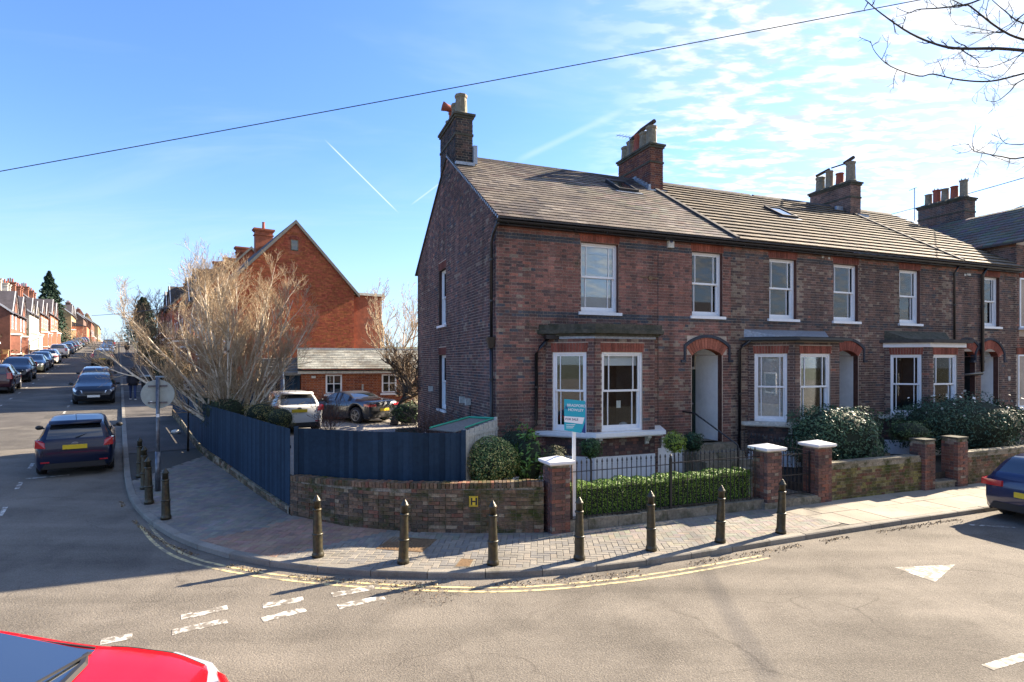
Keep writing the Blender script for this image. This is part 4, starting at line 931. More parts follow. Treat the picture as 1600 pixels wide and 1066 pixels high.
m = MB(); m.box(2.93, 3.05, -.66, -.655, 2.28, 2.46); m.build('hanging_note', 'blind', h1); m = MB(); m.ball((3.35, -.3, 1.82), .09, 6, 1.4, 1, .7); m.build('cushion', 'blind', h1)
# ------------------------------------------------------------------ the rest of the terrace
def terrace_house(label, u0, u1, wins, doors, bayu, style, ru0, ru1, right=None, skyl=None, chim=None, nb=300, palw=None, tiles=True, left=None):
    h = house_root('terraced_house', label); hol = list(wins)+[(d[0], d[1], 1.17, 3.80) for d in doors]
    if bayu is not None: hol.append((bayu+.1, bayu+3.0, 1.6, 3.75))
    m = MB(); wall_panel(m, u0, u1, 0, EAVE+.02, hol); fw = m.build('front_wall', 'mortar', h)
    for x in list(wins)+[(d[0], d[1], 1.17, 3.62) for d in doors]: m = MB(); reveal(m, x); m.build('reveal', 'brickclean', fw)
    sk = list(wins)+[(x[0]-.02, x[1]+.02, 6.49, 6.80) for x in wins]
    for d in doors: sk += [(d[0]-.02, d[1]+.02, 1.0, 3.62), (d[0]-.16, d[1]+.16, 3.6, 4.16)]
    if bayu is not None: sk.append((bayu+.02, bayu+3.1, .1, 4.1))
    fr = [(Vector((0, 0, 0)), 0, lay(u0, u1, .0, EAVE, sk, seed=int(u0*3)))]
    def tint(f, x, z):
        if 6.40 < z < 6.555 or 4.50 < z < 4.655: return wpick([0, 0, 0, 1, 2, 3, 3, 0, 0])
        if z > 6.555: return wpick([2, 1, 3, 1, 0, 0, 0, 3, 0])
        if f == 0 and abs(math.sin(x*1.37+1)) > .93 and random.random() < .5: return 8
        return wpick(palw or [2, 4, 1, 5, 4, 2, .5, .1, 1.2])
    if bayu is not None: bay(h, bayu, style, W4, int(u0*7), PALB, win='curtain' if style == 1 else 'room', frames=fr)
    brickwork(fw, fr, tint, PALB, nb, 'brick', W4)
    for i, x in enumerate(wins):
        sash(h, *x, back='paleblue' if u0 < 18 else 'room', blind=(.16, .22, .10)[i % 3] if u0 < 18 else 0, curtains=(u0 > 18))
        m = MB(); soldiers(m, x[0]-.02, x[1]+.02, 6.505, 6.79, (.20, .07, .05)); m.build('brick_lintel', 'brick', h)
    for d in doors:
        m = MB(); arch(m, d[0], d[1], 3.60, d[2], .31, (.24, .075, .05), bcol=(.05, .052, .06)); m.build('door_arch', 'brick', h)
        porch(h, d[0], d[1], 1.17, 3.61, d[2], d[3]); m = MB()
        for i in range(4): m.box(d[0]-.2, d[1]+.2, -.30*(i+1), -.30*i-.001, .1, 1.16-.25*i)
        m.build('front_steps', 'stone', h)
    m = MB(); m.add([(ru0, -.30, EAVE-.04), (ru1, -.30, EAVE-.04), (ru1, 4.56, RIDGE-.04), (ru0, 4.56, RIDGE-.04), (ru0, 9.42, EAVE-.04), (ru1, 9.42, EAVE-.04),
        (ru0, -.30, EAVE), (ru1, -.30, EAVE), (ru1, 4.56, RIDGE), (ru0, 4.56, RIDGE), (ru0, 9.42, EAVE), (ru1, 9.42, EAVE)],
        [(6, 7, 8, 9), (9, 8, 11, 10), (0, 1, 7, 6), (0, 6, 9, 3), (3, 9, 10, 4), (0, 3, 2, 1), (3, 4, 5, 2), (4, 10, 11, 5), (1, 2, 8, 7), (2, 5, 11, 8)]); rf = m.build('tiled_roof', 'roofdark', h)
    TC = [(0.161, 0.124, 0.081), (0.138, 0.108, 0.074), (0.188, 0.148, 0.097), (0.111, 0.091, 0.067), (0.077, 0.064, 0.052)]
    def tcol(u, t): i = wpick([3, 3, 2, 1.5, .6] if t < .8 else [1, 2, 0, 2, 3]); return i, TC[i]
    roof_rows(rf, ru0+.02, ru1-.02, 17, .33, .028, tcol, 'tile', 'roof_tile', 300, skew=0, gap=.012, tilt=.022, lap=1.04)
    m = MB()
    for i in range(int((ru1-ru0)/.46)): m.T = Matrix.Translation((ru0+i*.46, 4.56, RIDGE+.02)); m.add([(0, -.13, -.06), (.45, -.13, -.06), (.45, 0, .05), (0, 0, .05), (.45, .13, -.06), (0, .13, -.06)], [(0, 1, 2, 3), (3, 2, 4, 5), (0, 3, 5), (1, 4, 2)])
    m.T = None; m.build('ridge_tile', 'roofdark', h)
    m = MB(); m.box(u0, u1, -.17, 0, EAVE-.16, EAVE-.045); m.build('soffit', 'black', h); gutter(h, u0+.005, u1-.005, -.235, EAVE-.075)
    m = MB(); m.box(u0, u1, 8.87, 9.12, 0, EAVE); m.box(u1-.1, u1, .25, 8.8, 0, EAVE); m.build('inner_wall', 'mortar', h)
    if skyl: skylight(h, *skyl)
    return h
h2 = terrace_house('brown brick terraced house next door, its bay roofed in pale lead', 7.1, 12.3, [(8.52, 9.60, 4.70, 6.50), (11.12, 12.2, 4.70, 6.50)], [(11.14, 12.2, .19, 'whitewall')], 7.72, 1, 7.1, 12.3, skyl=(11.35, .52))
h3 = terrace_house('brown brick terraced house whose bay has a white painted fascia', 12.3, 18.15, [(14.10, 15.12, 4.70, 6.50)], [(17.12, 18.02, .30, 'room')], 13.38, 2, 12.3, 16.9)
h4 = terrace_house('brick house at the right end with a taller cross wing and net curtains upstairs', 18.15, 20.4, [(18.46, 19.40, 4.70, 6.50)], [(18.34, 19.34, .30, 'whitewall')], None, 0, 16.9, 20.4, nb=60)
for (uu, hh) in ((7.1, h2), (16.9, h4)):           # raised verge strips between the roofs
    m = MB(); q = [slope_pts(uu, t, .0, -.3, EAVE, 4.86, RIDGE-EAVE) for t in (0, 1)]
    m.add([(x+dx, y, z+dz) for dz in (.0, .085) for (x, y, z) in q for dx in (-.07, .07)], [(0, 1, 5, 4), (2, 6, 7, 3), (4, 5, 7, 6), (0, 4, 6, 2), (1, 3, 7, 5)]); m.build('verge_strip', 'roofdark', hh)
m = MB(); m.lathe([(.20, 2.45), (.14, 2.68)], 16, 8.55, -.28); m.lathe([(.02, 1.8), (.02, 2.45)], 6, 8.55, -.28); m.build('table_lamp', 'curtain', h2)
downpipe(h2, [(7.62, -.2, 4.02), (7.45, -.1, 3.9), (7.36, -.07, 3.75), (7.36, -.07, .3)], .04, [(7.36, -.07, 2.5)])
downpipe(h3, [(16.80, -.23, 6.78), (16.78, -.07, 6.5), (16.78, -.07, 4.2)], .035, [(16.78, -.07, 5.4)])
downpipe(h4, [(18.30, -.23, 6.78), (18.27, -.09, 6.5), (18.27, -.09, 3.1), (18.2, -.11, 3.02), (16.9, -.12, 2.95)], .055, [(18.27, -.09, 5.4)])
m = MB(); m.box(19.88, 20.0, -.03, -.012, 2.75, 2.9); m.build('house_number', 'offwhite', h4)
for (a, b, z, hh) in ((10.62, 10.70, 6.62, h2), (10.88, 10.96, 6.60, h2), (17.4, 17.5, 6.45, h3), (17.55, 17.75, 6.47, h3)):
    m = MB(); m.box(a, b, -.02, -.011, z, z+.07); m.build('wall_vent', 'offwhite', hh)
chimney(h3, 16.68, 17.26, 3.78, 5.72, 9.2, 10.86, [('octo', 5.45, .62, 'pot'), ('round', 5.0, .75, 'pot'), ('round', 4.5, .5, 'terracotta'), ('octo', 4.0, .82, 'pot')], PALB[:6], W4)
m = MB(); m.tube([(16.97, 5.65, 11.62), (16.97, 5.0, 11.72)], .06, 6); m.tube([(16.97, 4.9, 11.74), (16.97, 4.3, 11.72)], .03, 6); m.tube([(16.97, 4.3, 11.74), (16.97, 3.85, 11.86)], .07, 6); m.build('flue_cover', 'darkbark', h3)
m = MB(); m.box(16.9, 17.5, 3.6, 3.78, 9.34, 9.46); m.box(16.3, 16.66, 4.1, 4.2, 9.6, 9.85); m.build('flashing', 'lead', h3)
chimney(h4, 23.75, 24.5, 3.7, 5.75, 9.2, 10.95, [('round', 5.5, .55, 'pot'), ('crown', 5.12, .72, 'terracotta'), ('round', 4.75, .62, 'pot'), ('round', 4.35, .62, 'terracotta'), ('crown', 3.95, .85, 'pot')], PALB[3:7], W4)
p = H2W(23.65, 5.85); t = thing('television_aerial', 'thin upturned aerial mast left of the chimney above the far right house', 'aerial', (p.x, p.y, 0)); m = MB(); m.tube([(0, 0, 10.3), (0, 0, 11.9)], .018, 6); m.tube([(-.32, -.1, 11.75), (.12, .04, 11.93)], .014, 5); m.build('mast', 'galv', t)
# cross wing
m = MB(); m.box(20.4, 27, 0, 9, 0, 7.87); m.vprism([(20.4, 7.87), (27, 7.87), (23.7, 9.75)], 0, 9); wg = m.build('wing_wall', 'mortar', h4)
fr = [(Vector((20.4, 9, 0)), -math.pi/2, lay(4.5, 9, 6.8, 7.87, seed=31)), (Vector((0, 0, 0)), 0, lay(20.4, 24, 0, 7.8, [(20.56, 21.6, 4.4, 6.75), (20.3, 21.6, 1.5, 3.75)], seed=32))]
brickwork(wg, fr, lambda f, x, z: wpick([3, 2, 3, 1, 1, .3, .3, 1, .2]), PALB, 0, 'brick', W4)
sash(h4, 20.60, 21.6, 4.70, 6.55, Matrix.Translation((0, -.12, 0)), back='curtain', blind=0); sash(h4, 20.5, 21.6, 1.75, 3.7, Matrix.Translation((0, -.12, 0)), back='curtain', blind=0)
m = MB(); soldiers(m, 20.56, 21.6, 6.56, 6.8, (.25, .08, .05), y=-.02, yb=0); soldiers(m, 20.4, 21.6, 3.71, 3.95, (.25, .08, .05), y=-.02, yb=0); m.build('brick_lintel', 'brick', h4)
m = MB()
for sx, ux in ((1, 20.15), (-1, 27.25)):
    a = [(ux, -.35, 7.78), (ux, 9, 7.78), (23.7, 9, 9.80), (23.7, -.35, 9.80)]; m.add(a+[(x, y, z+.07) for x, y, z in a], [(0, 1, 2, 3), (4, 7, 6, 5), (0, 4, 5, 1), (0, 3, 7, 4), (2, 3, 7, 6)])
wr_ = m.build('wing_roof', 'roofdark', h4)
st = MB()
for r_ in range(13):
    for k in range(28):
        t = r_/13; x0, z0_ = 20.15+3.55*t, 7.85+2.02*t; st.col = tuple(c*random.uniform(.5, .8) for c in (.15, .14, .12)); y = -.35+k*.33
        st.add([(x0, y+.006, z0_+.045), (x0, y+.324, z0_+.045), (x0+.29, y+.324, z0_+.165), (x0+.29, y+.006, z0_+.165), (x0, y+.006, z0_), (x0, y+.324, z0_)], [(0, 1, 2, 3), (0, 4, 5, 1)])
st.build('wing_tiles', 'tile', wr_, kind='stuff')
# one more house beyond the frame edge, of which the chimney pots show
h5 = house_root('terraced_house', 'farthest house of the terrace, only its buff chimney pots showing over the wing roof')
m = MB(); m.box(27.0, 38, .3, 9, 0, 7.2); m.add([(27, .1, 7.2), (38, .1, 7.2), (38, 4.6, 10.0), (27, 4.6, 10.0), (38, 9, 7.2), (27, 9, 7.2)], [(0, 1, 2, 3), (3, 2, 4, 5), (0, 3, 5), (1, 4, 2)]); m.build('shell', 'mortar', h5)
chimney(h5, 31.2, 31.9, 3.6, 5.9, 9.0, 11.15, [('round', 5.6, .5, 'pot'), ('crown', 5.1, .75, 'pot'), ('round', 4.6, .66, 'pot'), ('round', 4.1, .6, 'pot')], PALB[:6], W4)
# ------------------------------------------------------------------ gardens
def flat(name, pts, z, material, kind='structure'):
    m = MB(); m.prism([tuple(p) for p in pts], z-.25, z); return setk(m.build(name, material), kind)
V2 = lambda x, y: Vector((x, y))
flat('front_garden', [H2W(.3, -2.8).xy, H2W(5.3, -2.8).xy, H2W(5.3, .05).xy, H2W(-.1, .05).xy, V2(-2.2, 13.2), V2(-2.0, 11.35), V2(-.7, 11.3), V2(.6, 11.3)], .30, 'soil')
flat('garden_path', [H2W(5.31, -3.05).xy, H2W(7.0, -3.05).xy, H2W(7.0, .02).xy, H2W(5.31, .02).xy], .24, 'slab' if False else 'stone')
flat('neighbour_garden', [H2W(7.02, -2.75).xy, H2W(40, -2.75).xy, H2W(40, .02).xy, H2W(7.02, .02).xy], .45, 'soil')
m = MB(); q = [V2(-4.6, 12.35), V2(-2.2, 11.5), V2(-2.2, 13.2), H2W(-.3, .0).xy, H2W(-.02, 9.2).xy, V2(-1, 34), V2(-13, 33), V2(-14.95, 25.6), V2(-12.9, 22.7), V2(-11.0, 20), V2(-9.4, 17.9), V2(-7.9, 16.2), V2(-6.0, 14.0)]
m.prism([tuple(p) for p in q], -.2, .90); setk(m.build('driveway', 'gravel'))
# mossy brick wall on the corner
gwall = thing('brick_wall', 'low mossy old brick wall with upright brick coping at the corner', 'wall')
W_ = resample(smooth(WL, 3), .02); LW = (len(W_)-1)*.02
def along(pts, s, step=.02):
    i = min(max(s/step, 0), len(pts)-1.001); k = int(i); f = i-k; p = pts[k]*(1-f)+pts[k+1]*f; t = (pts[min(k+4, len(pts)-1)]-pts[max(k-3, 0)]).normalized(); return p, t
MP = [(.19, .125, .08), (.155, .105, .072), (.24, .155, .10), (.13, .095, .068), (.29, .225, .15), (.10, .078, .06), (.21, .10, .068)]
core = MB(); core.col = (1, 1, .99); n = 24
ptop = lambda s: .92+.10*s/LW
for i in range(n):
    (a, ta), (b, tb) = along(W_, LW*i/n), along(W_, LW*(i+1)/n); na, nb = V2(-ta.y, ta.x), V2(-tb.y, tb.x)
    v = [(p.x, p.y, z) for z in (0, ptop(LW*i/n)-.032) for p in (a+na*.012, b+nb*.012, b+nb*.225, a+na*.225)]
    core.add(v, [(0, 1, 5, 4), (4, 5, 6, 7), (2, 3, 7, 6)]+([(3, 0, 4, 7)] if i == 0 else []))
core.build('wall_core', 'mossmortar', gwall)
cnt = 0; st = MB(); bmesh_c = {}
rowh = .0765
for r in range(12):
    s = -.11 if r % 2 else 0; j = 0
    while s < LW:
        Lb = .215 if j % 2 == 0 else .1025; j += 1; a, b = max(s, 0), min(s+Lb, LW); s += Lb+.012
        if b-a < .04: continue
        z = .10+(r+.5)*rowh
        if z > ptop(a)-.068: continue
        p, t = along(W_, (a+b)/2); ci = wpick([3, 3, 2, 2, 1.2, 1.5, 1.2]); k = (ci, round(b-a, 2))
        if k not in bmesh_c: mm = MB(); mm.col = MP[ci]; mm.box(-(b-a)/2, (b-a)/2, 0, .09, -.032, .032); bmesh_c[k] = mm.mesh('brick', ['mossbrick'])
        o = inst(bmesh_c[k], 'brick', gwall, (p.x-(-t.y)*random.uniform(.0, .012), p.y-t.x*random.uniform(0, .012), z), (random.uniform(-.02, .02), random.uniform(-.012, .012), math.atan2(t.y, t.x)+random.uniform(-.02, .02))); cnt += 1
for i in range(int(LW/.079)):                      # coping of bricks on edge
    s = i*.079+.04; p, t = along(W_, s); nrm2 = V2(-t.y, t.x); ci = wpick([3, 2, 2, 2, .3, 2, 3]); k = ('c', ci)
    if k not in bmesh_c: mm = MB(); mm.col = MP[ci]; mm.box(-.0335, .0335, -.006, .222, -.055, .055); bmesh_c[k] = mm.mesh('coping_brick', ['mossbrick'])
    inst(bmesh_c[k], 'coping_brick', gwall, (p.x, p.y, ptop(s)-.055+.10+random.uniform(-.006, .006)-.02), (random.uniform(-.03, .03), 0, math.atan2(t.y, t.x)+random.uniform(-.02, .02)))
# hydrant plate
p, t = along(W_, LW*.755); F = Matrix.Translation((p.x+t.y*.016, p.y-t.x*.016, .725)) @ Matrix.Rotation(math.atan2(t.y, t.x), 4, 'Z')
hp = thing('hydrant_plate', 'small yellow hydrant plate with a black H on the mossy brick wall', 'sign'); hp.matrix_local = F
m = MB(); m.box(-.085, .085, -.010, 0, -.10, .10); m.build('plate', 'plateY', hp)
m = MB(); m.box(-.072, .072, -.0115, -.0101, .083, .089); m.box(-.072, .072, -.0115, -.0101, -.089, -.083); m.box(-.075, -.069, -.0115, -.0101, -.083, .083); m.box(.069, .075, -.0115, -.0101, -.083, .083); m.build('border', 'plastic', hp)
font_mesh('H', .19, 'letter', 'plastic', hp, Matrix.Translation((-.062, -.0112, -.066)) @ Matrix.Rotation(R(90), 4, 'X') @ Matrix.Diagonal((1, 1, 1, 1)), bold=.006)
def pier(name, label, u, v, w_, h, cap=True, pal=MP, nb=300, z0=.08, group=None, mname='brick', capo=.075):
    p = H2W(u, v); t = thing(name, label, 'pier', (p.x, p.y, 0), TH, group)
    m = MB(); m.box(-w_/2+.012, w_/2-.012, -w_/2+.012, w_/2-.012, z0-.05, h); m.build('pier_core', 'mossmortar', t)
    rows = int((h-z0)/.0755); cache = {}; n = 0; st = MB(); Lr = w_-.105
    for r in range(rows):
        z = z0+(r+.5)*.0755
        for k in range(4):
            yaw = k*math.pi/2
            for (a, b) in (((0, .215), (.225, Lr)) if r % 2 == 0 else ((0, Lr-.225), (Lr-.215, Lr))):
                if b-a < .04: continue
                ci = wpick([3, 2, 3, 2, .5, 1.5, 2][:len(pal)]); kk = (ci, round(b-a, 3))
                F = Matrix.Rotation(yaw, 4, 'Z') @ Matrix.Translation((-w_/2+(a+b)/2, -w_/2-random.uniform(-.002, .005), z))
                if k == 1 and False: continue
                if n < nb:
                    if kk not in cache: mm = MB(); mm.col = pal[ci]; mm.box(-(b-a)/2+.004, (b-a)/2-.004, 0, .10, -.033, .033); cache[kk] = mm.mesh('brick', [mname])
                    o = bpy.data.objects.new('brick', cache[kk]); C.objects.link(o); o.parent = t; o.matrix_local = F; n += 1
    if cap:
        e = w_/2+capo; m = MB(); z = h
        m.add([(-e+.03, -e+.03, z), (e-.03, -e+.03, z), (e-.03, e-.03, z), (-e+.03, e-.03, z), (-e, -e, z+.03), (e, -e, z+.03), (e, e, z+.03), (-e, e, z+.03), (-e, -e, z+.075), (e, -e, z+.075), (e, e, z+.075), (-e, e, z+.075), (0, 0, z+.155)],
              [(3, 2, 1, 0)]+[(i, (i+1) % 4, 4+(i+1) % 4, 4+i) for i in range(4)]+[(4+i, 4+(i+1) % 4, 8+(i+1) % 4, 8+i) for i in range(4)]+[(8+i, 8+(i+1) % 4, 12) for i in range(4)])
        m.build('cap', 'white', t)
    else:
        m = MB(); m.box(-w_/2-.01, w_/2+.01, -w_/2-.01, w_/2+.01, h, h+.05); m.build('cap', 'cement', t)
    return t
PP = [(.16, .085, .068), (.135, .075, .062), (.19, .10, .075), (.115, .07, .06), (.24, .19, .145), (.10, .065, .058), (.21, .09, .062)]
pier('gate_pier', 'white capped brick pier where the mossy wall meets the railing', .27, -2.78, .40, 1.42, pal=PP)
pier('gate_pier', 'white capped brick gate pier at the right end of the railing', 5.60, -2.82, .44, 1.40, pal=PP)
pier('gate_pier', 'white capped brick gate pier right of the iron gate', 7.18, -2.80, .44, 1.40, pal=PP)
pier('gate_pier', 'plain brick gate pier where the yellow mossed wall ends', 10.86, -2.85, .40, 1.36, cap=False, pal=PP)
pier('gate_pier', 'plain brick gate pier left of the wall behind the dark blue car', 12.15, -2.85, .42, 1.36, cap=False, pal=PP)
def front_wall(label, u0, u1, h, pal, nb=300, moss='mossbrick'):
    p = H2W(u0, -2.95); t = thing('brick_wall', label, 'wall', (p.x, p.y, 0), TH); Lx = u1-u0
    m = MB(); m.box(0, Lx, 0, .22, .0, h); m.build('wall_core', 'mossmortar', t)
    brickwork(t, [(Vector((0, 0, 0)), 0, lay(0, Lx, .08, h-.07, seed=int(u0)))], lambda f, x, z: wpick([3, 2, 2, 2, 1.5, 1, 1]), pal, nb, moss, Matrix.Translation((p.x, p.y, 0)) @ Matrix.Rotation(TH, 4, 'Z'))
    m = MB(); n = int(Lx/.226)
    for i in range(n): m.box(i*.226, i*.226+.218, -.02, .24, h+.001, h+.06)
    m.build('coping', 'mortar' if False else 'stone', t, kind='stuff'); return t
YP = [(.20, .17, .065), (.16, .13, .06), (.17, .10, .065), (.13, .095, .055), (.23, .20, .10), (.10, .08, .05), (.15, .075, .05)]
front_wall('low brick wall with yellow moss under the big shrub', 7.42, 10.66, .94, YP)
front_wall('patched pale and red brick wall behind the dark blue car', 12.37, 20, .92, MP, 200)
m = MB(); m.box(7.42, 7.43, 0, .1, 0, .1)
# stone kerb wall under the railing
sw = thing('stone_plinth', 'low mossy stone kerb wall under the spiked railing', 'wall', tuple(H2W(.48, -2.95)), TH); x = 0
while x < 4.86:
    wd = min(random.uniform(.35, .7), 4.9-x); m = MB(); m.box(x+.004, x+wd-.004, random.uniform(-.01, .006), .24, .0, .30+random.uniform(-.008, .008)); m.build('stone_block', 'stone', sw); x += wd
for i, (u0, wd) in enumerate(((5.86, 1.06), (11.08, .85))):
    p = H2W(u0, -3.0); st_ = thing('threshold_step', ('stone threshold step below the iron gate', 'stone step between the two plain brick piers')[i], 'step', (p.x, p.y, 0), TH)
    m = MB(); m.box(0, wd, 0, .45, .0, .22); m.build('riser', 'mossmortar', st_); m = MB(); m.box(-.02, wd+.02, -.03, .48, .221, .28); m.build('tread', 'stone', st_)
# railing
rl = thing('iron_railing', 'black wrought iron railing with spear heads along the front hedge', 'railing', tuple(H2W(.5, -2.84)), TH)
m = MB(); m.box(0, 4.85, -.018, .018, .34, .352); m.build('bottom_rail', 'iron', rl)
m = MB(); m.box(0, 2.42, -.016, .016, 1.235, 1.247); m.build('top_rail', 'iron', rl); m = MB(); m.box(2.42, 4.85, -.02, .02, 1.26, 1.282); m.build('top_rail', 'iron', rl)
m = MB(); m.tube([(0, 0, 0), (0, 0, 1.10)], .0098, 5)
m.lathe([(.008, 1.05), (.016, 1.062), (.008, 1.075), (.009, 1.09), (.020, 1.115), (.014, 1.15), (.001, 1.185)], 6); bar = m.mesh('railing_bar', ['iron'])
for i in range(41):
    x = .06+i*.1165
    if abs(x-2.42) < .05: continue
    inst(bar, 'railing_bar', rl, (x, 0, .29+(.0 if x < 2.42 else .02)+random.uniform(-.004, .004)), (random.uniform(-.008, .008), random.uniform(-.008, .008), 0))
m = MB(); m.box(2.395, 2.445, -.025, .025, .28, 1.36); m.lathe([(.03, 1.36), (.035, 1.38), (.02, 1.40), (.03, 1.43), (.001, 1.47)], 8, 2.42, 0); m.build('post', 'iron', rl)
p = H2W(5.84, -2.82); gt = thing('iron_gate', 'black wrought iron scrollwork garden gate between the white capped piers', 'gate', (p.x, p.y, .1), TH)
m = MB(); m.box(.02, .05, -.015, .015, .2, 1.2); m.box(1.05, 1.08, -.015, .015, .2, 1.2); m.box(.05, 1.05, -.012, .012, .22, .24); m.box(.05, 1.05, -.012, .012, 1.14, 1.16); m.box(.05, 1.05, -.012, .012, .66, .68); m.build('gate_frame', 'iron', gt)
for i in range(8): m = MB(); m.tube([(.12+i*.122, 0, .23), (.12+i*.122, 0, 1.2)], .007, 5); m.build('gate_bar', 'iron', gt)
for i in range(4):
    cx_g = .18+i*.24; m = MB(); m.tube([(cx_g+(.09-.012*k)*math.cos(k*.75), 0, .90+(.09-.012*k*.6)*math.sin(k*.75)*1.2) for k in range(11)], .006, 4); m.build('scroll', 'iron', gt)
# side railings by the steps
for (u, lab) in ((7.08, 'short black railing beside the white capped piers and the steps'),):
    p = H2W(u, -2.5); r2 = thing('iron_railing', lab, 'railing', (p.x, p.y, .0), TH); m = MB(); m.box(-.012, .012, 0, 2.2, 1.26, 1.275); m.build('top_rail', 'iron', r2)
    for i in range(16): inst(bar, 'railing_bar', r2, (0, .07+i*.135, .32))
# for sale board
p = V2(1.235, 11.36); fs = thing('for_sale_board', 'teal estate agent for sale board on a tall white post', 'sign', (p.x, p.y, .28), TH-.10)
m = MB(); m.box(-.032, .032, -.022, .022, 0, 2.06); m.build('post', 'palewood' if False else 'white', fs)
def board(ang, mir, fm, name, off):
    F = Matrix.Rotation(ang, 4, 'Z') @ Matrix.Translation((0, off, 0)); m = MB(); m.T = F; x0, x1 = (-.20, .22)
    m.vprism([(x0, 2.40), (x1, 2.36), (x1, 1.95), (.14, 1.72), (x0, 1.78)], -.004, .004); b = m.build(name, fm, fs); return b, F
b, F = board(-.20, 1, 'teal', 'board', -.032)
m = MB(); m.T = F; m.vprism([(-.20, 2.06), (.205, 2.03), (.165, 1.90), (-.20, 1.945)], -.0055, -.0042); m.build('white_band', 'sheetwhite', b)
FT = lambda x, z, s=1: F @ Matrix.Translation((x, -.0062, z)) @ Matrix.Rotation(R(90), 4, 'X') @ Matrix.Rotation(-.06, 4, 'Z')
font_mesh('BRADFORD', .074, 'lettering', 'sheetwhite', b, FT(-.150, 2.255), bold=.001); font_mesh('HOWLEY', .074, 'lettering', 'sheetwhite', b, FT(-.125, 2.165), bold=.001)
font_mesh('&', .11, 'lettering', 'navy', b, FT(-.192, 2.20)); font_mesh('FOR SALE', .060, 'lettering', 'ink', b, FT(-.180, 1.985), bold=.001)
m = MB(); m.T = F
for k in range(3): m.box(-.16, .02-.02*k, -.0056, -.0043, 1.885-.032*k, 1.895-.032*k)
m.build('contact_lines', 'sheetwhite', b)
m = MB(); m.T = Matrix.Rotation(.0, 4, 'Z') @ Matrix.Translation((0, .05, 0)); m.vprism([(-.14, 2.34), (.27, 2.33), (.27, 1.70), (-.14, 1.78)], -.004, .004); m.build('back_board', 'navy', fs)
# ------------------------------------------------------------------ blue fence
fence = thing('blue_fence', 'long dark blue painted featheredge fence curving round the garden', 'fence')
FB = resample(smooth(FW, 3), .02); LF = (len(FB)-1)*.02
FCOL = [(.017, .037, .062), (.0138, .031, .053), (.021, .044, .073), (.0112, .026, .045)]
bmc = {}
topz = lambda s: 1.99+.27*max(0, 1-s/LF)
def board_at(p, t, z0, z1, i, nrm_off=0.):
    k = (i % 4, round(z1-z0, 1))
    if k not in bmc: mm = MB(); mm.col = FCOL[i % 4]; mm.vprism([(-.058, 0), (.058, 0), (.058, 1), (-.058, 1)], -.009, .004); mm.v = [(x, y+(x*.10), z) for x, y, z in mm.v]; bmc[k] = mm.mesh('fence_board', ['fence'])
    inst(bmc[k], 'fence_board', fence, (p.x, p.y, z0), (0, 0, math.atan2(t.y, t.x)+random.uniform(-.02, .02)), (1, 1, z1-z0))
nb_ = int(LF/.108)
for i in range(nb_):
    s = (i+.5)*LF/nb_; p, t = along(FB, s); g = G(p.x, p.y)
    board_at(p, t, g+.44-.14*s/LF, topz(s)+random.uniform(-.006, .006), random.randrange(4))
c0, c1 = V2(-4.70, 12.22), V2(-1.02, 11.58)
st2 = resample([c0, V2(-3.3, 11.78), V2(-2.0, 11.55), c1], .02)
L2_ = (len(st2)-1)*.02; n2_ = int(L2_/.108)
for i in range(n2_):
    s = (i+.5)*L2_/n2_; p, t = along(st2, s); nn_ = V2(-t.y, t.x)*.10; board_at(p+nn_, t, .55, 1.99-.03*s/L2_+random.uniform(-.004, .004), random.randrange(4))
for q, a_ in ((V2(-4.66, 12.30), .3), (c1+V2(.03, .08), 0), (FB[0]+V2(.06, 0), 0), (along(FB, LF*.5)[0]+V2(.09, .05), 0), (along(FB, LF*.75)[0]+V2(.09, .05), 0)):
    m = MB(); m.T = Matrix.Translation((q.x, q.y, 0)) @ Matrix.Rotation(a_, 4, 'Z'); m.col = FCOL[0]; m.box(-.045, .045, -.045, .045, G(q.x, q.y)+.02, 2.02+(.25 if q.y > 20 else 0)); m.build('post', 'fence', fence)
m = MB(); m.col = FCOL[3]
for (P, L, tz) in ((FB, LF, topz), ):
    for zz in (.35, 1.2):
        for i in range(60):
            (a, ta), (b, tb) = along(P, L*i/60), along(P, L*(i+1)/60); o1, o2 = V2(-ta.y, ta.x)*.03, V2(-tb.y, tb.x)*.03; za, zb = G(a.x, a.y)+.3+zz, G(b.x, b.y)+.3+zz
            m.add([(a.x+o1.x, a.y+o1.y, za), (b.x+o2.x, b.y+o2.y, zb), (b.x+o2.x, b.y+o2.y, zb+.07), (a.x+o1.x, a.y+o1.y, za+.07)], [(0, 1, 2, 3)])
m.build('rail', 'fence', fence)
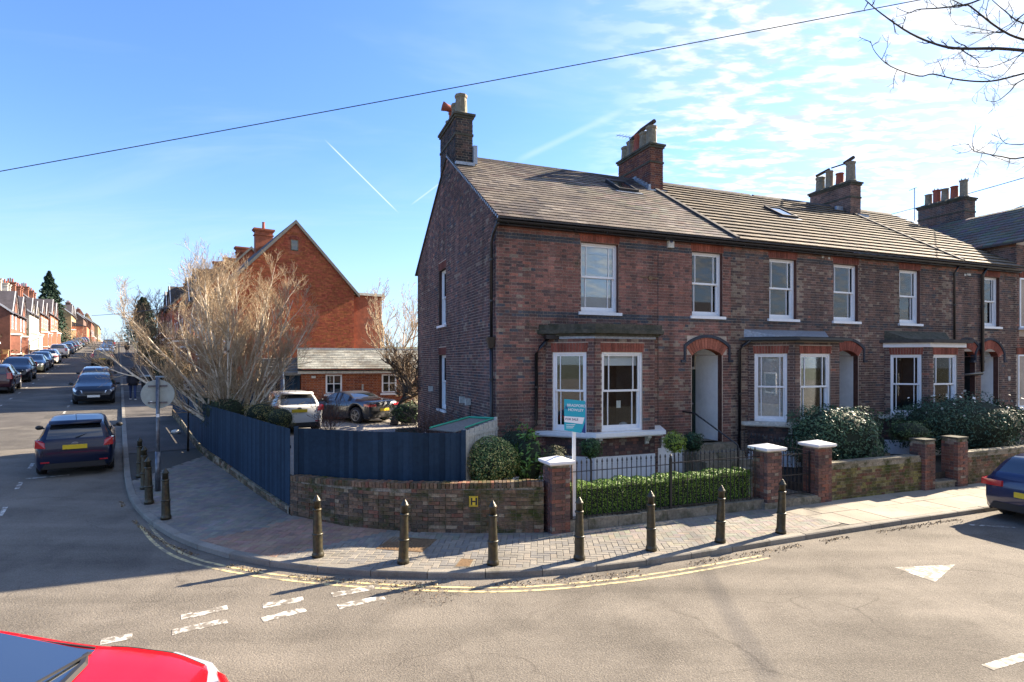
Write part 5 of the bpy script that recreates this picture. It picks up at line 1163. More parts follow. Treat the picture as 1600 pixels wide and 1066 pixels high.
# low brick base under the curved fence
bw = thing('brick_base', 'low yellowish brick base under the curved blue fence', 'wall'); m = MB(); n = 60
for i in range(n):
    (a, ta), (b, tb) = along(FB, LF*i/n), along(FB, LF*(i+1)/n); o1, o2 = V2(-ta.y, ta.x), V2(-tb.y, tb.x); h1_, h2_ = (.40-.14*i/n), (.40-.14*(i+1)/n)
    v = [(p.x, p.y, G(p.x, p.y)+z) for z, hh in ((.05, 0), (1, 1)) for p in (a+o1*-.02, b+o2*-.02, b+o2*.2, a+o1*.2)]
    v = [(x, y, z if k < 4 else G(x, y)+(h1_ if k in (4, 7) else h2_)) for k, (x, y, z) in enumerate(v)]; m.add(v, [(0, 1, 5, 4), (4, 5, 6, 7)])
m.build('base_core', 'mossmortar', bw); cc = {}; nbk = 0
for r in range(4):
    s = LF-.1; j = r
    while s > 0:
        Lb = .215 if j % 2 == 0 else .1025; j += 1; p, t = along(FB, s-Lb/2); zt_ = .40-.14*(s/LF)
        if .10+(r+1)*.0755 < zt_+.03 and nbk < 298:
            ci = wpick([2, 2, 2, 1, 4, 1, .5]); k = (ci, Lb)
            if k not in cc: mm = MB(); mm.col = tuple(x*1.15 for x in MP[ci]); mm.box(-Lb/2, Lb/2, 0, .09, -.032, .032); cc[k] = mm.mesh('brick', ['mossbrick'])
            o_ = V2(-t.y, t.x)*-.032; inst(cc[k], 'brick', bw, (p.x+o_.x, p.y+o_.y, G(p.x, p.y)+.10+(r+.5)*.0755), (0, 0, math.atan2(t.y, t.x))); nbk += 1
        s -= Lb+.012
# cold frame / side gate behind the end of the fence
cf = thing('slatted_screen', 'pale slatted timber side screen with a green lid behind the end of the blue fence', 'screen', (-.98, 11.75, 0))
m = MB()
for i in range(7): t_1 = i/7; x, y = .0+.62*t_1, .0+1.30*t_1; m.T = Matrix.Translation((x, y, 0)) @ Matrix.Rotation(math.atan2(1.3, .62), 4, 'Z'); m.box(0, .19, -.012, .012, .9, 2.0+.12*t_1)
m.T = None; m.build('slats', 'palewood', cf)
m = MB(); m.T = Matrix.Rotation(math.atan2(1.3, .62), 4, 'Z'); m.box(-.03, 1.48, -.03, -.013, 1.86, 1.93); m.box(-.03, .03, -.035, .03, .85, 2.02); m.box(1.38, 1.44, -.03, .03, .85, 2.16); m.build('frame_rail', 'palewood', cf)
m = MB(); m.add([(-.2, .1, 1.97), (.6, 1.45, 2.08), (-.05, 1.75, 2.09), (-.8, .45, 1.98), (-.2, .1, 1.95), (.6, 1.45, 2.06), (-.05, 1.75, 2.07), (-.8, .45, 1.96)], [(0, 1, 2, 3), (0, 4, 5, 1), (3, 2, 6, 7), (0, 3, 7, 4)]); m.build('lid', 'timber', cf)
m = MB(); m.tube([(-.78, .5, 2.0), (-.05, 1.75, 2.11), (.58, 1.47, 2.11)], .025, 4); m.tube([(.60, 1.45, 2.13), (-.0, .2, 2.04)], .02, 4); m.build('green_edging', mat('green_trim', (.03, .30, .19), .5), cf)

# ------------------------------------------------------------------ hedges, shrubs
def shrub(name, label, c, r, n, size, cols, cat='shrub', matl='leaf', stem=None, lump=.12, fill=.30, group=None, core=True, asp=.5, zmin=None):
    t = thing(name, label, cat, (c[0], c[1], c[2]-r[2]), group=group); p, d = ellip((0, 0, r[2]), r, n, fill, lump, zmin)
    leaves('foliage', p, size, cols, t, matl, asp, d)
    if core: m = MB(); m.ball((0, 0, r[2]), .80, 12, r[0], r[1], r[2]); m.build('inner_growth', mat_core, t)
    if stem: m = MB(); m.tube([(0, 0, -stem), (.01, 0, -stem*.4), (0, .01, r[2]*.6)], .022, 6); m.build('stem', 'darkbark', t, True)
    return t
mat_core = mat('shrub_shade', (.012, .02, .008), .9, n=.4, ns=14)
GR = [(.05, .10, .022), (.035, .075, .018), (.075, .13, .03), (.028, .055, .016)]
hd = thing('box_hedge', 'clipped bright green box hedge behind the iron railing', 'hedge', tuple(H2W(.5, -2.72)), TH)
n = 26000; q = rng.random((n, 3)); f = rng.integers(0, 4, n); x = q[:, 0]*4.72+.02; y = q[:, 1]*.62; z = .30+q[:, 2]*.60; dd = np.zeros((n, 3)); e = rng.random(n)**2*.07
y = np.where(f == 0, e, y); z = np.where(f >= 1, .90-e+.025*np.sin(x*5)+.02*np.sin(x*13), z); x = np.where((f == 3) & (q[:, 2] > .8), 4.72-e, x); dd[f == 0] = (0, -1, 0); dd[f >= 1] = (0, 0, 1)
leaves('foliage', np.stack([x, y, z], 1), .017, [(.15, .27, .035), (.12, .23, .032), (.20, .32, .04), (.085, .17, .026)], hd, 'leaf', .62, dd)
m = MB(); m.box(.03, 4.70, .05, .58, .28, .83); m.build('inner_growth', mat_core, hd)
shrub('variegated_shrub', 'round cream edged variegated shrub above the right end of the mossy wall', (-.42, 12.05, 1.30), (.58, .50, .54), 8000, .023, [(.42, .40, .14), (.08, .15, .04), (.06, .12, .03), (.26, .28, .09), (.05, .09, .03)], lump=.04, fill=.14)
shrub('laurel_bush', 'leafy bright laurel bush between the round shrub and the capped pier', (.36, 12.35, 1.28), (.36, .34, .62), 900, .075, [(.09, .18, .035), (.13, .24, .05), (.055, .11, .028)], asp=.32, fill=.6, lump=.3)
shrub('clipped_dome', 'small clipped brown green dome bush behind the white capped pier', (.92, 12.15, 1.15), (.34, .32, .50), 5200, .013, [(.12, .12, .04), (.085, .10, .035), (.16, .14, .06)])
shrub('dark_conifer', 'dark blue green bush against the house corner', (.05, 13.0, 1.35), (.50, .40, .62), 3200, .035, [(.022, .055, .032), (.03, .07, .04), (.018, .04, .025)], asp=.3, fill=.5, lump=.25)
def lolly(lab, u, v, zb, rr, cols):
    p = H2W(u, v); return shrub('standard_bay_tree', lab, (p.x, p.y, zb), (rr, rr, rr*.92), 1500, .034, cols, 'topiary', stem=zb-rr*.9-.32, lump=.16, fill=.4, asp=.36)
lolly('lollipop bay tree with bare stem in front of the bay window', 1.62+.20, -1.35, 1.43, .26, [(.045, .09, .03), (.06, .12, .04), (.03, .065, .02)])
lolly('yellow green lollipop bush left of the front steps', 3.95, -1.6, 1.50, .27, [(.20, .26, .04), (.14, .20, .03), (.25, .30, .05)])
lolly('dark green lollipop bush touching the handrail', 4.75, -1.25, 1.42, .28, [(.02, .06, .03), (.03, .075, .035), (.016, .045, .022)])
p = H2W(9.1, -1.7); shrub('evergreen_shrub', 'big glossy evergreen shrub filling the garden over the yellow mossed wall', (p.x, p.y, 1.38), (1.30, .95, .92), 11000, .048, [(.07, .13, .065), (.055, .11, .055), (.09, .15, .08), (.045, .09, .05)], asp=.34, lump=.16, fill=.4)
p = H2W(7.75, -2.2); shrub('evergreen_shrub', 'small dull green bush just right of the second capped pier', (p.x, p.y, 1.05), (.45, .40, .45), 2400, .032, [(.05, .09, .045), (.035, .065, .035)], asp=.3, lump=.25, fill=.5)
p = H2W(14.6, -1.6); shrub('flecked_shrub', 'large dark shrub dotted with white flecks behind the dark blue car', (p.x, p.y, 1.50), (2.1, 1.0, .95), 13000, .048, [(.045, .09, .05), (.06, .11, .06), (.035, .07, .04)], asp=.36, lump=.16, fill=.4)
fl = bpy.data.objects['flecked_shrub']; pf, df = ellip((0, 0, .95), (2.12, 1.02, .97), 220, .08, .16); kf = (pf[:, 2] > 1.3) & (pf[:, 1] < .5); leaves('fleck', pf[kf], .045, [(.75, .72, .62), (.62, .6, .5)], fl, 'leafmatt', .8, df[kf])  # pale flecks over the upper part of the shrub
p = H2W(11.75, -1.9); shrub('evergreen_shrub', 'light green bushy plant between the two plain brick piers', (p.x, p.y, 1.45), (.62, .45, .30), 2600, .035, [(.075, .12, .045), (.05, .085, .035), (.09, .14, .05)], asp=.35, lump=.2, fill=.5)
shrub('golden_shrub', 'golden green rounded bush behind the fence, left one of a pair', (-7.6, 17.3, 1.83), (.55, .45, .42), 3800, .022, [(.34, .26, .08), (.22, .20, .06), (.14, .15, .04), (.42, .31, .11)], 'shrub', 'leafmatt', asp=.3, lump=.2, fill=.5)
shrub('golden_shrub', 'olive green rounded bush behind the fence, right one of a pair', (-6.75, 16.6, 1.78), (.42, .40, .36), 3000, .022, [(.18, .17, .05), (.12, .13, .04), (.24, .21, .07)], 'shrub', 'leafmatt', asp=.3, lump=.2, fill=.5)
for i, (x, y, z, r, lab) in enumerate(((-8.8, 17.5, 1.9, (.7, .5, .5), 'low feathery evergreen under the pale barked tree'), (-9.8, 18.7, 2.0, (.6, .6, .45), 'dark low bush behind the fence by the parking sign'))):
    shrub('low_bush', lab, (x, y, z), r, 2600, .04, [(.05, .08, .03), (.09, .11, .04), (.035, .06, .025)], 'shrub', 'leafmatt', asp=.22, lump=.25, fill=.6)
# ------------------------------------------------------------------ bare trees
def grow(mb, p, d, ln, r, depth, spec, rnd, tips=None):
    """one bending branch and, recursively, its side shoots"""
    n = spec['seg'][min(depth, len(spec['seg'])-1)]; pts = [p.copy()]; rad = [r]; dd = d.copy()
    for i in range(n):
        dd = (dd+Vector((rnd.gauss(0, 1), rnd.gauss(0, 1), rnd.gauss(0, 1)))*spec['wob']+Vector((0, 0, spec['up'][min(depth, len(spec['up'])-1)]))).normalized()
        p = p+dd*(ln/n); pts.append(p.copy()); rad.append(max(spec['min'], r*(1-(i+1)/n*spec['taper'])))
    mb[0 if depth < spec['thick'] else 1].tube(pts, rad, (8, 6, 5, 3, 3, 3)[min(depth, 5)], depth == 0)
    if depth >= spec['depth']: return
    for k in range(spec['kids'][depth]):
        f = spec['from'][min(depth, len(spec['from'])-1)]; t = f+(1-f)*((k+rnd.random())/spec['kids'][depth]); i = min(int(t*n), n-1); q = pts[i].lerp(pts[i+1], t*n-i)
        ax_ = (pts[i+1]-pts[i]).normalized(); side_ = Vector((rnd.gauss(0, 1), rnd.gauss(0, 1), rnd.gauss(0, .5))); side_ = (side_-ax_*side_.dot(ax_)).normalized(); an = R(rnd.uniform(*spec['ang']))
        nd = ax_*math.cos(an)+side_*math.sin(an); rr = rad[min(i, len(rad)-1)]*spec['rk']; grow(mb, q, nd, ln*spec['lk'][depth]*rnd.uniform(.7, 1.15)*(1.15-.45*t), max(rr, spec['min']), depth+1, spec, rnd)
def tree(name, label, base, stems, spec, seed, bark, twig, cat='tree'):
    rnd = random.Random(seed); t = thing(name, label, cat, base); mb = [MB(), MB()]
    for (d, ln, r) in stems: grow(mb, Vector((rnd.uniform(-.12, .12), rnd.uniform(-.12, .12), 0)) if len(stems) > 1 else Vector((0, 0, 0)), Vector(d).normalized(), ln, r, 0, spec, rnd)
    mb[0].build('trunk', bark, t, True); mb[1].build('crown', twig, t, True); return t
rnd = random.Random(3); stems = []
for k in range(23):
    a = k*2.4+rnd.random(); tilt = (.05+1.0*(k/23)) ; stems.append(((math.cos(a)*tilt, math.sin(a)*tilt*.8, 1), rnd.uniform(4.9, 5.6)*(1-.16*tilt), rnd.uniform(.035, .065)))
stems.append(((.95, -.2, .9), 3.3, .045))
tree('birch_tree', 'broad pale barked multi stemmed bare tree behind the curved blue fence', (-8.95, 18.2, .85), stems,
     dict(seg=(7, 5, 4, 3), wob=.085, up=(.075, .09, .14, .14), taper=.8, thick=2, depth=4, kids=(9, 6, 5, 3), lk=(.28, .54, .66, .75), **{'from': (.18, .15, .12)}, ang=(20, 44), rk=.60, min=.0030), 5, 'bark', 'twig')
tree('apple_tree', 'dark knobbly bare tree with upright shoots in front of the outbuilding', (-4.75, 22.8, .85), [((.16, 0, 1), 1.9, .17)],
     dict(seg=(5, 6, 4, 3), wob=.13, up=(.0, .10, .30, .30), taper=.5, thick=2, depth=3, kids=(10, 10, 8), lk=(1.25, .50, .70), **{'from': (.62, .25, .1)}, ang=(45, 80), rk=.62, min=.006), 8, 'darkbark', 'brownbark')
for i, (x, y, h, lab) in enumerate(((-6.9, 31, 6.6, 'tall hazy bare tree behind the outbuilding, left of the end house'), (-8.6, 45, 9, 'distant bare tree showing over the outbuilding roof'))):
    stems = [((math.cos(a)*.25, math.sin(a)*.25, 1), h*.8, .07) for a in (0, 2, 4)]
    tree('bare_tree', lab, (x, y, 1.5), stems, dict(seg=(6, 5, 4, 3), wob=.07, up=(.03, .08, .1, .1), taper=.8, thick=1, depth=3, kids=(9, 6, 4), lk=(.35, .5, .5), **{'from': (.3, .15, .15)}, ang=(20, 42), rk=.6, min=.008), 20+i, 'twig', 'twig')
# roses and dogwood in the garden, bare stems
def canes(name, label, x, y, z, n, h, col, seed, sp=.5):
    rnd = random.Random(seed); t = thing(name, label, 'shrub', (x, y, z)); m = MB()
    for k in range(n):
        a = rnd.uniform(0, 6.28); q = Vector((rnd.uniform(-.12, .12), rnd.uniform(-.12, .12), 0)); d = Vector((math.cos(a)*sp*rnd.random(), math.sin(a)*sp*rnd.random(), 1)).normalized()
        grow([m, m], q, d, h*rnd.uniform(.6, 1.1), .012, 1, dict(seg=(4, 4, 3), wob=.12, up=(0, .02, .05), taper=.7, thick=9, depth=3, kids=(4, 5, 4), lk=(.5, .5, .5), **{'from': (.3, .3, .3)}, ang=(25, 60), rk=.6, min=.0045), rnd)
    m.build('stems', col, t); return t
redcane = mat('reddish_cane', (.14, .07, .045), .8, n=.3, ns=8)
canes('bare_shrub', 'reddish leafless shrub between the white hatchback and the grey convertible', -5.7, 17.6, .9, 16, 1.35, redcane, 1)
canes('bare_shrub', 'reddish leafless shrub against the side wall of the end house', -2.55, 16.6, .9, 22, 1.1, redcane, 2, .9)
canes('bare_shrub', 'second reddish leafless shrub at the foot of the side wall, nearer the fence', -1.9, 14.9, .9, 18, 1.0, redcane, 4, .9)
shrub('dark_shrub', 'dark leafy shrub at the foot of the apple tree', (-4.2, 23.0, 1.35), (.8, .5, .5), 1800, .05, [(.03, .06, .02), (.05, .09, .03)], fill=.6, lump=.3)
pg = thing('pampas_plant', 'spiky pale dry grass plant by the tan wall', 'plant', (-3.95, 24.4, 1.2)); m = MB(); rnd = random.Random(6)
for k in range(70):
    a, e = rnd.uniform(0, 6.28), rnd.uniform(.2, 1.3); d = Vector((math.cos(a)*math.cos(e), math.sin(a)*math.cos(e), math.sin(e))); m.tube([Vector((0, 0, .3)), Vector((0, 0, .3))+d*.5, Vector((0, 0, .25))+d*.95-Vector((0, 0, .12))], [.012, .008, .002], 3)
m.build('blades', 'pampas', pg)
# ------------------------------------------------------------------ vehicles
def interp(x, pts):
    if x <= pts[0][0]: return pts[0][1]
    for (a, va), (b, vb) in zip(pts[:-1], pts[1:]):
        if x <= b: t = (x-a)/(b-a); t = t*t*(3-2*t)*.35+t*.65; return va+(vb-va)*t
    return pts[-1][1]
def car(name, label, pm, loc, yaw, kind='hatch', group=None, detail=1, front_plate=True, cat='car', roofm=None):
    S = dict(hatch=(4.0, 1.74, 1.48, [(0, .62), (.03, .90), (.10, 1.00), (.42, 1.36), (.60, 1.43), (1.5, 1.48), (2.15, 1.43), (2.98, 1.02), (3.5, .93), (3.85, .76), (4.0, .56)], (.13, .50), (2.17, 2.95)),
             estate=(4.5, 1.80, 1.46, [(0, .60), (.04, .92), (.12, 1.02), (.55, 1.36), (.8, 1.42), (1.8, 1.46), (2.5, 1.42), (3.35, 1.02), (3.95, .93), (4.35, .76), (4.5, .56)], (.16, .62), (2.52, 3.32)),
             suv=(4.35, 1.84, 1.64, [(0, .66), (.03, 1.05), (.08, 1.12), (.38, 1.54), (.6, 1.60), (1.6, 1.64), (2.3, 1.58), (3.1, 1.14), (3.7, 1.06), (4.2, .90), (4.35, .62)], (.10, .42), (2.32, 3.06)),
             saloon=(4.6, 1.80, 1.44, [(0, .60), (.05, .92), (.15, 1.02), (.75, 1.06), (1.35, 1.38), (2.0, 1.44), (2.6, 1.41), (3.45, 1.01), (4.05, .92), (4.45, .75), (4.6, .56)], (.78, 1.30), (2.62, 3.42)),
             coupe=(4.1, 1.76, 1.40, [(0, .62), (.03, .90), (.10, 1.00), (.5, 1.28), (.8, 1.35), (1.4, 1.40), (1.95, 1.35), (3.02, .985), (3.5, .91), (3.9, .76), (4.1, .56)], (.15, .60), (1.97, 2.98)),
             roadster=(4.38, 1.80, 1.29, [(0, .58), (.04, .86), (.14, .93), (.95, .98), (1.45, 1.22), (1.9, 1.29), (2.25, 1.26), (2.95, .93), (3.6, .86), (4.2, .70), (4.38, .50)], (1.12, 1.42), (2.27, 2.92)))[kind]
    Lc, Wc, Hc, top, rw, ws = S; hw = Wc/2; wr = .335 if kind != 'suv' else .36
    ax_r, ax_f = (.78, Lc-.84); ah = wr+.075
    xs = sorted({round(x, 3) for x in [0, .03, .08, .15]+[Lc*i/44 for i in range(3, 42)]+[Lc-.13, Lc-.06, Lc-.02, Lc]+list(rw)+list(ws)+[ax_r+ah*math.cos(R(a)) for a in range(0, 181, 20)]+[ax_f+ah*math.cos(R(a)) for a in range(0, 181, 20)]})
    rows = []
    for x in xs:
        zt = interp(x, top); zbl = interp(x, [(0, .90), (.5, .96 if kind != 'roadster' else .90), (Lc*.5, .92 if kind != 'roadster' else .86), (Lc*.78, .86), (Lc, .62)])+(.10 if kind == 'suv' else 0)
        zb = min(zbl, zt-.035); w_ = hw*interp(x, [(0, .86), (.05, .92), (.25, .975), (.8, 1), (Lc*.75, 1), (Lc-.5, .965), (Lc-.12, .86), (Lc, .72)])
        f = max(0, min(1, (zt-zb)/.46)); wt = w_*(.90-.22*f); lo = .20+(.12 if kind == 'suv' else 0); zl = lo+(.10 if x < .06 or x > Lc-.08 else 0)
        for ax_ in (ax_r, ax_f):
            if abs(x-ax_) < ah: zl = max(zl, wr+math.sqrt(max(0, ah*ah-(x-ax_)**2)))
        zm = max(.48, zl+.06); zm2 = max(.66, zl+.12)
        hz_ = zt-zb
        P = [(w_*.90, zl), (w_*.975, zl+.03 if zl > .35 else zl+.09), (w_, min(zm, zb-.06)), (w_*1.0, min(zm2, zb-.04)), (w_*.985, zb-.025), (w_*.955, zb), (w_*.925, zb+.10*hz_), (wt+(w_*.925-wt)*.14, zb+.86*hz_-.004), (wt*.88, zb+.97*hz_), (wt*.58, zt-.010*f), (0, zt)]
        rows.append((x, P))
    nr = len(rows[0][1]); vs = []; idx = {}
    for i, (x, P) in enumerate(rows):
        for sgn in (1, -1):
            for j, (y, z) in enumerate(P):
                if j == nr-1 and sgn == -1: idx[i, j, -1] = idx[i, j, 1]; continue
                idx[i, j, sgn] = len(vs); vs.append((x-Lc/2, y*sgn, z))
    body = []; gside = []; gws = []; grw = []; roof = []
    for i in range(len(rows)-1):
        xm = (rows[i][0]+rows[i+1][0])/2
        for sgn in (1, -1):
            for j in range(nr-1):
                q = (idx[i, j, sgn], idx[i, j+1, sgn], idx[i+1, j+1, sgn], idx[i+1, j, sgn])
                if sgn < 0: q = q[::-1]
                q = tuple(dict.fromkeys(q)); cab = rw[0]+.16 < xm < ws[1]-.18
                bp = abs(xm-(Lc*.46)) < .05 or abs(xm-(rw[1]+.30)) < .06
                if j == 6 and cab and not bp: gside.append(q)
                elif j in (8, 9) and ws[0] < xm < ws[1]: gws.append(q)
                elif j in (8, 9) and rw[0] < xm < rw[1]: grw.append(q)
                elif kind == 'roadster' and j >= 6 and rw[1]-.35 < xm < ws[0]: roof.append(q)
                elif bp and j == 6: gside.append(q) if False else roof.append(q)
                else: body.append(q)
    for i in (0, len(rows)-1):
        for j in range(nr-1):
            q = (idx[i, j, 1], idx[i, j+1, 1], idx[i, j+1, -1], idx[i, j, -1]); q = q if i else q[::-1]; body.append(tuple(dict.fromkeys(q)))
    t = thing(name, label, cat, loc, yaw, group)
    def part(nm, faces, m_, sm=True):
        if not faces: return
        used = sorted({v for f in faces for v in f}); mp = {v: k for k, v in enumerate(used)}; b = MB(); b.add([vs[v] for v in used], [tuple(mp[v] for v in f) for f in faces]); return b.build(nm, m_, t, sm)
    bo = part('body', body, pm); part('side_windows', gside, 'carglass'); part('windscreen', gws, 'carglass'); part('rear_window', grw, 'carglass'); part('soft_top' if kind == 'roadster' else 'pillar_trim', roof, 'coat' if kind == 'roadster' else 'plastic')
    m = MB(); m.box(-Lc/2+.25, Lc/2-.25, -hw+.13, hw-.13, .19, .60); m.build('underbody', 'plastic', t)
    wh = MB(); prof = [(wr*.62, -.10), (wr*.93, -.105), (wr, -.07), (wr, .07), (wr*.93, .105), (wr*.62, .10)]; wh.lathe(prof, 22); wme = wh.mesh('wheel', ['rubber'], True)
    rm = MB(); rm.lathe([(wr*.10, .085), (wr*.60, .085), (wr*.68, .105), (wr*.64, .110), (wr*.60, .06)], 20)
    rim = MB(); rim.lathe([(wr*.70, .100), (wr*.67, .112), (wr*.63, .108), (wr*.62, .09)], 22, cap=False)
    for k in range(5):
        for dk in (-9, 9): rim.T = Matrix.Rotation(R(72*k+dk), 4, 'Z'); rim.box(.02, wr*.66, -.010, .010, .098, .108)
    rim.T = None; rim.lathe([(.045, .095), (.04, .112), (.01, .114)], 10); rme = rim.mesh('rim', ['alloy']); hub = MB(); hub.lathe([(wr*.68, .09), (wr*.02, .09)], 18); hme = hub.mesh('brake', ['plastic'])
    for ax_ in (ax_r, ax_f):
        for sgn in (1, -1):
            o = inst(wme, 'wheel', t, (ax_-Lc/2, sgn*(hw-.125), wr), (R(-90)*sgn, 0, 0)); inst(rme, 'rim', o, (0, 0, 0)); inst(hme, 'brake_disc', o, (0, 0, 0))
    zb = interp(.3, [(0, .90), (.5, .96)])+(.12 if kind == 'suv' else 0); xr = -Lc/2; xf = Lc/2
    tl = (.80, 1.00) if kind in ('hatch',) else ((.86, 1.20) if kind == 'suv' else ((.74, .86) if kind != 'roadster' else (.70, .79)))
    for sgn in (1, -1):
        m = MB(); yo = sgn*hw*.955; yi = sgn*hw*(.60 if kind != 'hatch' else .70)
        if kind == 'hatch': q = [(xr+.02, yi, tl[0]), (xr+.03, yo*.985, tl[0]+.02), (xr+.26, sgn*hw*.99, tl[0]+.06), (xr+.05, yi*1.04, tl[1]-.06), (xr+.05, yo*.97, tl[1]+.02), (xr+.30, sgn*hw*.965, tl[1]+.00)]
        elif kind == 'suv': q = [(xr-.005, yi*1.2, tl[0]), (xr+.01, yo, tl[0]), (xr+.16, sgn*hw*.985, tl[0]), (xr+.05, yi*1.25, tl[1]), (xr+.06, yo*.95, tl[1]), (xr+.22, sgn*hw*.96, tl[1])]
        else: q = [(xr-.008, yi*.9, tl[0]), (xr+.0, yo, tl[0]), (xr+.28, sgn*hw*.985, tl[0]+.03), (xr+.012, yi*.9, tl[1]), (xr+.015, yo, tl[1]+.01), (xr+.30, sgn*hw*.985, tl[1]+.02)]
        q2 = [(x-.018, y*1.012+sgn*.004, z) for x, y, z in q]; m.add(q2+[(x+.05, y*.95, z) for x, y, z in q], [(0, 1, 4, 3), (1, 2, 5, 4), (0, 3, 9, 6), (3, 4, 10, 9), (4, 5, 11, 10), (0, 6, 7, 1), (1, 7, 8, 2), (2, 8, 11, 5)]); m.build('tail_light', 'taillight', t)
        m = MB(); q = [(xf-.06, sgn*hw*.50, .60), (xf-.16, sgn*hw*.80, .62), (xf-.50, sgn*hw*.93, .72), (xf-.13, sgn*hw*.52, .735), (xf-.26, sgn*hw*.80, .765), (xf-.60, sgn*hw*.93, .835)]
        if kind == 'suv': q = [(x, y, z+.12) for x, y, z in q]
        q2 = [(x+.03, y*1.02, z) for x, y, z in q]; m.add(q2+[(x-.06, y*.95, z-.01) for x, y, z in q], [(0, 1, 4, 3), (1, 2, 5, 4), (0, 3, 9, 6), (3, 4, 10, 9), (4, 5, 11, 10), (0, 6, 7, 1), (1, 7, 8, 2), (2, 8, 11, 5)]); m.build('headlight', 'headlight', t)
        m = MB(); xm = ws[1]-Lc/2-.28; zmr = interp(ws[1]-.3, [(0, .95), (Lc, .95)])+(.12 if kind == 'suv' else 0)-(.06 if kind == 'roadster' else 0); m.ball((xm, sgn*(hw+.10), zmr+.03), .09, 6, .55, 1.1, .75); m.box(xm-.03, xm+.03, min(sgn*(hw-.06), sgn*(hw+.06)), max(sgn*(hw-.06), sgn*(hw+.06)), zmr-.02, zmr+.02); m.build('wing_mirror', 'plastic' if detail else pm, t, True)
    pz = .66 if kind in ('hatch', 'suv') else .56; pz = .50 if kind == 'roadster' else pz
    if detail == 2: pz = .76
    m = MB(); m.box(xr-.022, xr+.02, -.26, .26, pz, pz+.11); m.build('number_plate', 'plateY', t)
    m = MB(); m.box(xf-.05, xf+.018, -.26, .26, .40, .51); m.build('number_plate', 'plateW', t)
    m = MB(); m.box(xf-.10, xf-.005, -.42, .42, .30, .385); m.box(xf-.09, xf+.004, -.36, .36, .54, .60); m.build('grille', 'plastic', t)
    m = MB(); m.add([(xr-.012, -hw*.80, .26), (xr-.012, hw*.80, .26), (xr-.012, hw*.72, .40), (xr-.012, -hw*.72, .40), (xr+.2, -hw*.80, .24), (xr+.2, hw*.80, .24), (xr+.2, hw*.72, .42), (xr+.2, -hw*.72, .42)], [(0, 3, 2, 1), (0, 1, 5, 4), (3, 7, 6, 2)]); m.build('rear_bumper_trim', 'plastic', t)
    if detail >= 2:                                 # shut lines of bonnet, tailgate and doors
        for sgn in (1, -1):
            for lo_, hi_, j in ((ws[1]+.02, Lc-.16, 7), (.0, rw[0]+.02, 7)):
                pts = [Vector(vs[idx[i, j, sgn]])*1.0 for i, (x, P) in enumerate(rows) if lo_ <= x <= hi_]
                if len(pts) > 1: m = MB(); m.tube([p+Vector((0, 0, .001)) for p in pts], .0045, 4); m.build('shut_line', 'plastic', t)
            for xd in (ws[1]-.22, Lc*.46, rw[1]+.28):
                i = min(range(len(rows)), key=lambda k: abs(rows[k][0]-xd)); m = MB(); m.tube([Vector(vs[idx[i, j, sgn]])+Vector((0, sgn*.001, 0)) for j in range(1, 6)], .0045, 4); m.build('shut_line', 'plastic', t)
    if detail == 2:
        m = MB(); x0 = rw[1]-Lc/2-.10; m.add([(x0-.13, -.56, 1.40), (x0-.13, .56, 1.40), (x0+.14, .58, 1.455), (x0+.14, -.58, 1.455), (x0-.12, -.55, 1.375), (x0-.12, .55, 1.375), (x0+.1, .57, 1.40), (x0+.1, -.57, 1.40)], [(0, 1, 2, 3), (7, 6, 5, 4), (0, 4, 5, 1), (0, 3, 7, 4), (1, 5, 6, 2)]); m.build('roof_spoiler', pm, t, True)
        m = MB(); m.tube([(x0+.25, 0, 1.44), (x0+.05, 0, 1.62)], .006, 4); m.build('antenna', 'plastic', t)
        for sgn in (1, -1): m = MB(); m.box(xr-.016, xr+.03, sgn*.62-.09, sgn*.62+.09, .42, .455); m.build('reflector', 'taillight', t)
        m = MB(); m.tube([(xr+.11, .0, 1.04), (xr+.23, -.28, 1.12)], .010, 4); m.build('rear_wiper', 'plastic', t)
        m = MB(); m.T = Matrix.Translation((xr+.018, 0, .90)) @ Matrix.Rotation(R(-90), 4, 'Y'); m.T = m.T @ Matrix.Diagonal((.5, 1, 1, 1)); m.lathe([(.075, 0), (.075, .018), (.06, .022)], 14); m.build('badge', 'alloy', t)
    return t
P_ = dict(navy=paint('navy_paint', (.005, .010, .034), 0, .5), black=paint('black_car_paint', (.008, .009, .013), 0, .5), maroon=paint('maroon_paint', (.045, .008, .016)), grey=paint('grey_paint', (.10, .105, .11), .5), white=paint('white_car_paint', (.62, .62, .60)),
          silver=paint('silver_paint', (.34, .34, .33), .6), blue=paint('blue_paint', (.03, .10, .20), .3), bronze=paint('bronze_paint', (.12, .10, .08), .5), red=paint('bright_red_paint', (.50, .003, .008), 0, .5), darkblue=paint('dark_blue_paint', (.010, .022, .075), .2), slate=paint('slate_paint', (.045, .05, .058), .6), olive=paint('olive_paint', (.045, .05, .04), .3))
GP = 'cars parked along the side street'
def park(name, label, pm, s, r, away, kind, detail=1):
    p = S2W(s, r); yaw = SANG if away else SANG+math.pi; t = car(name, label, pm, tuple(p), yaw, kind, GP, detail)
    pit = math.atan((hs(s+1.5)-hs(s-1.5))/3); t.rotation_euler = Euler((0, -pit if away else pit, yaw), 'XYZ'); return t
park('parked_car', 'navy hatchback with red tail lights, nearest car on the kerb side of the street', P_['navy'], 21.1, -.96, True, 'hatch', 2)
park('parked_car', 'dark car facing the camera behind the navy hatchback', P_['black'], 37.9, -1.05, False, 'estate')
park('parked_car', 'maroon car seen from behind beyond the dark facing car', P_['maroon'], 44.4, -1.15, True, 'hatch')
park('parked_car', 'bronze grey people carrier seen from behind further up the kerb', P_['bronze'], 71.0, -1.35, True, 'suv')
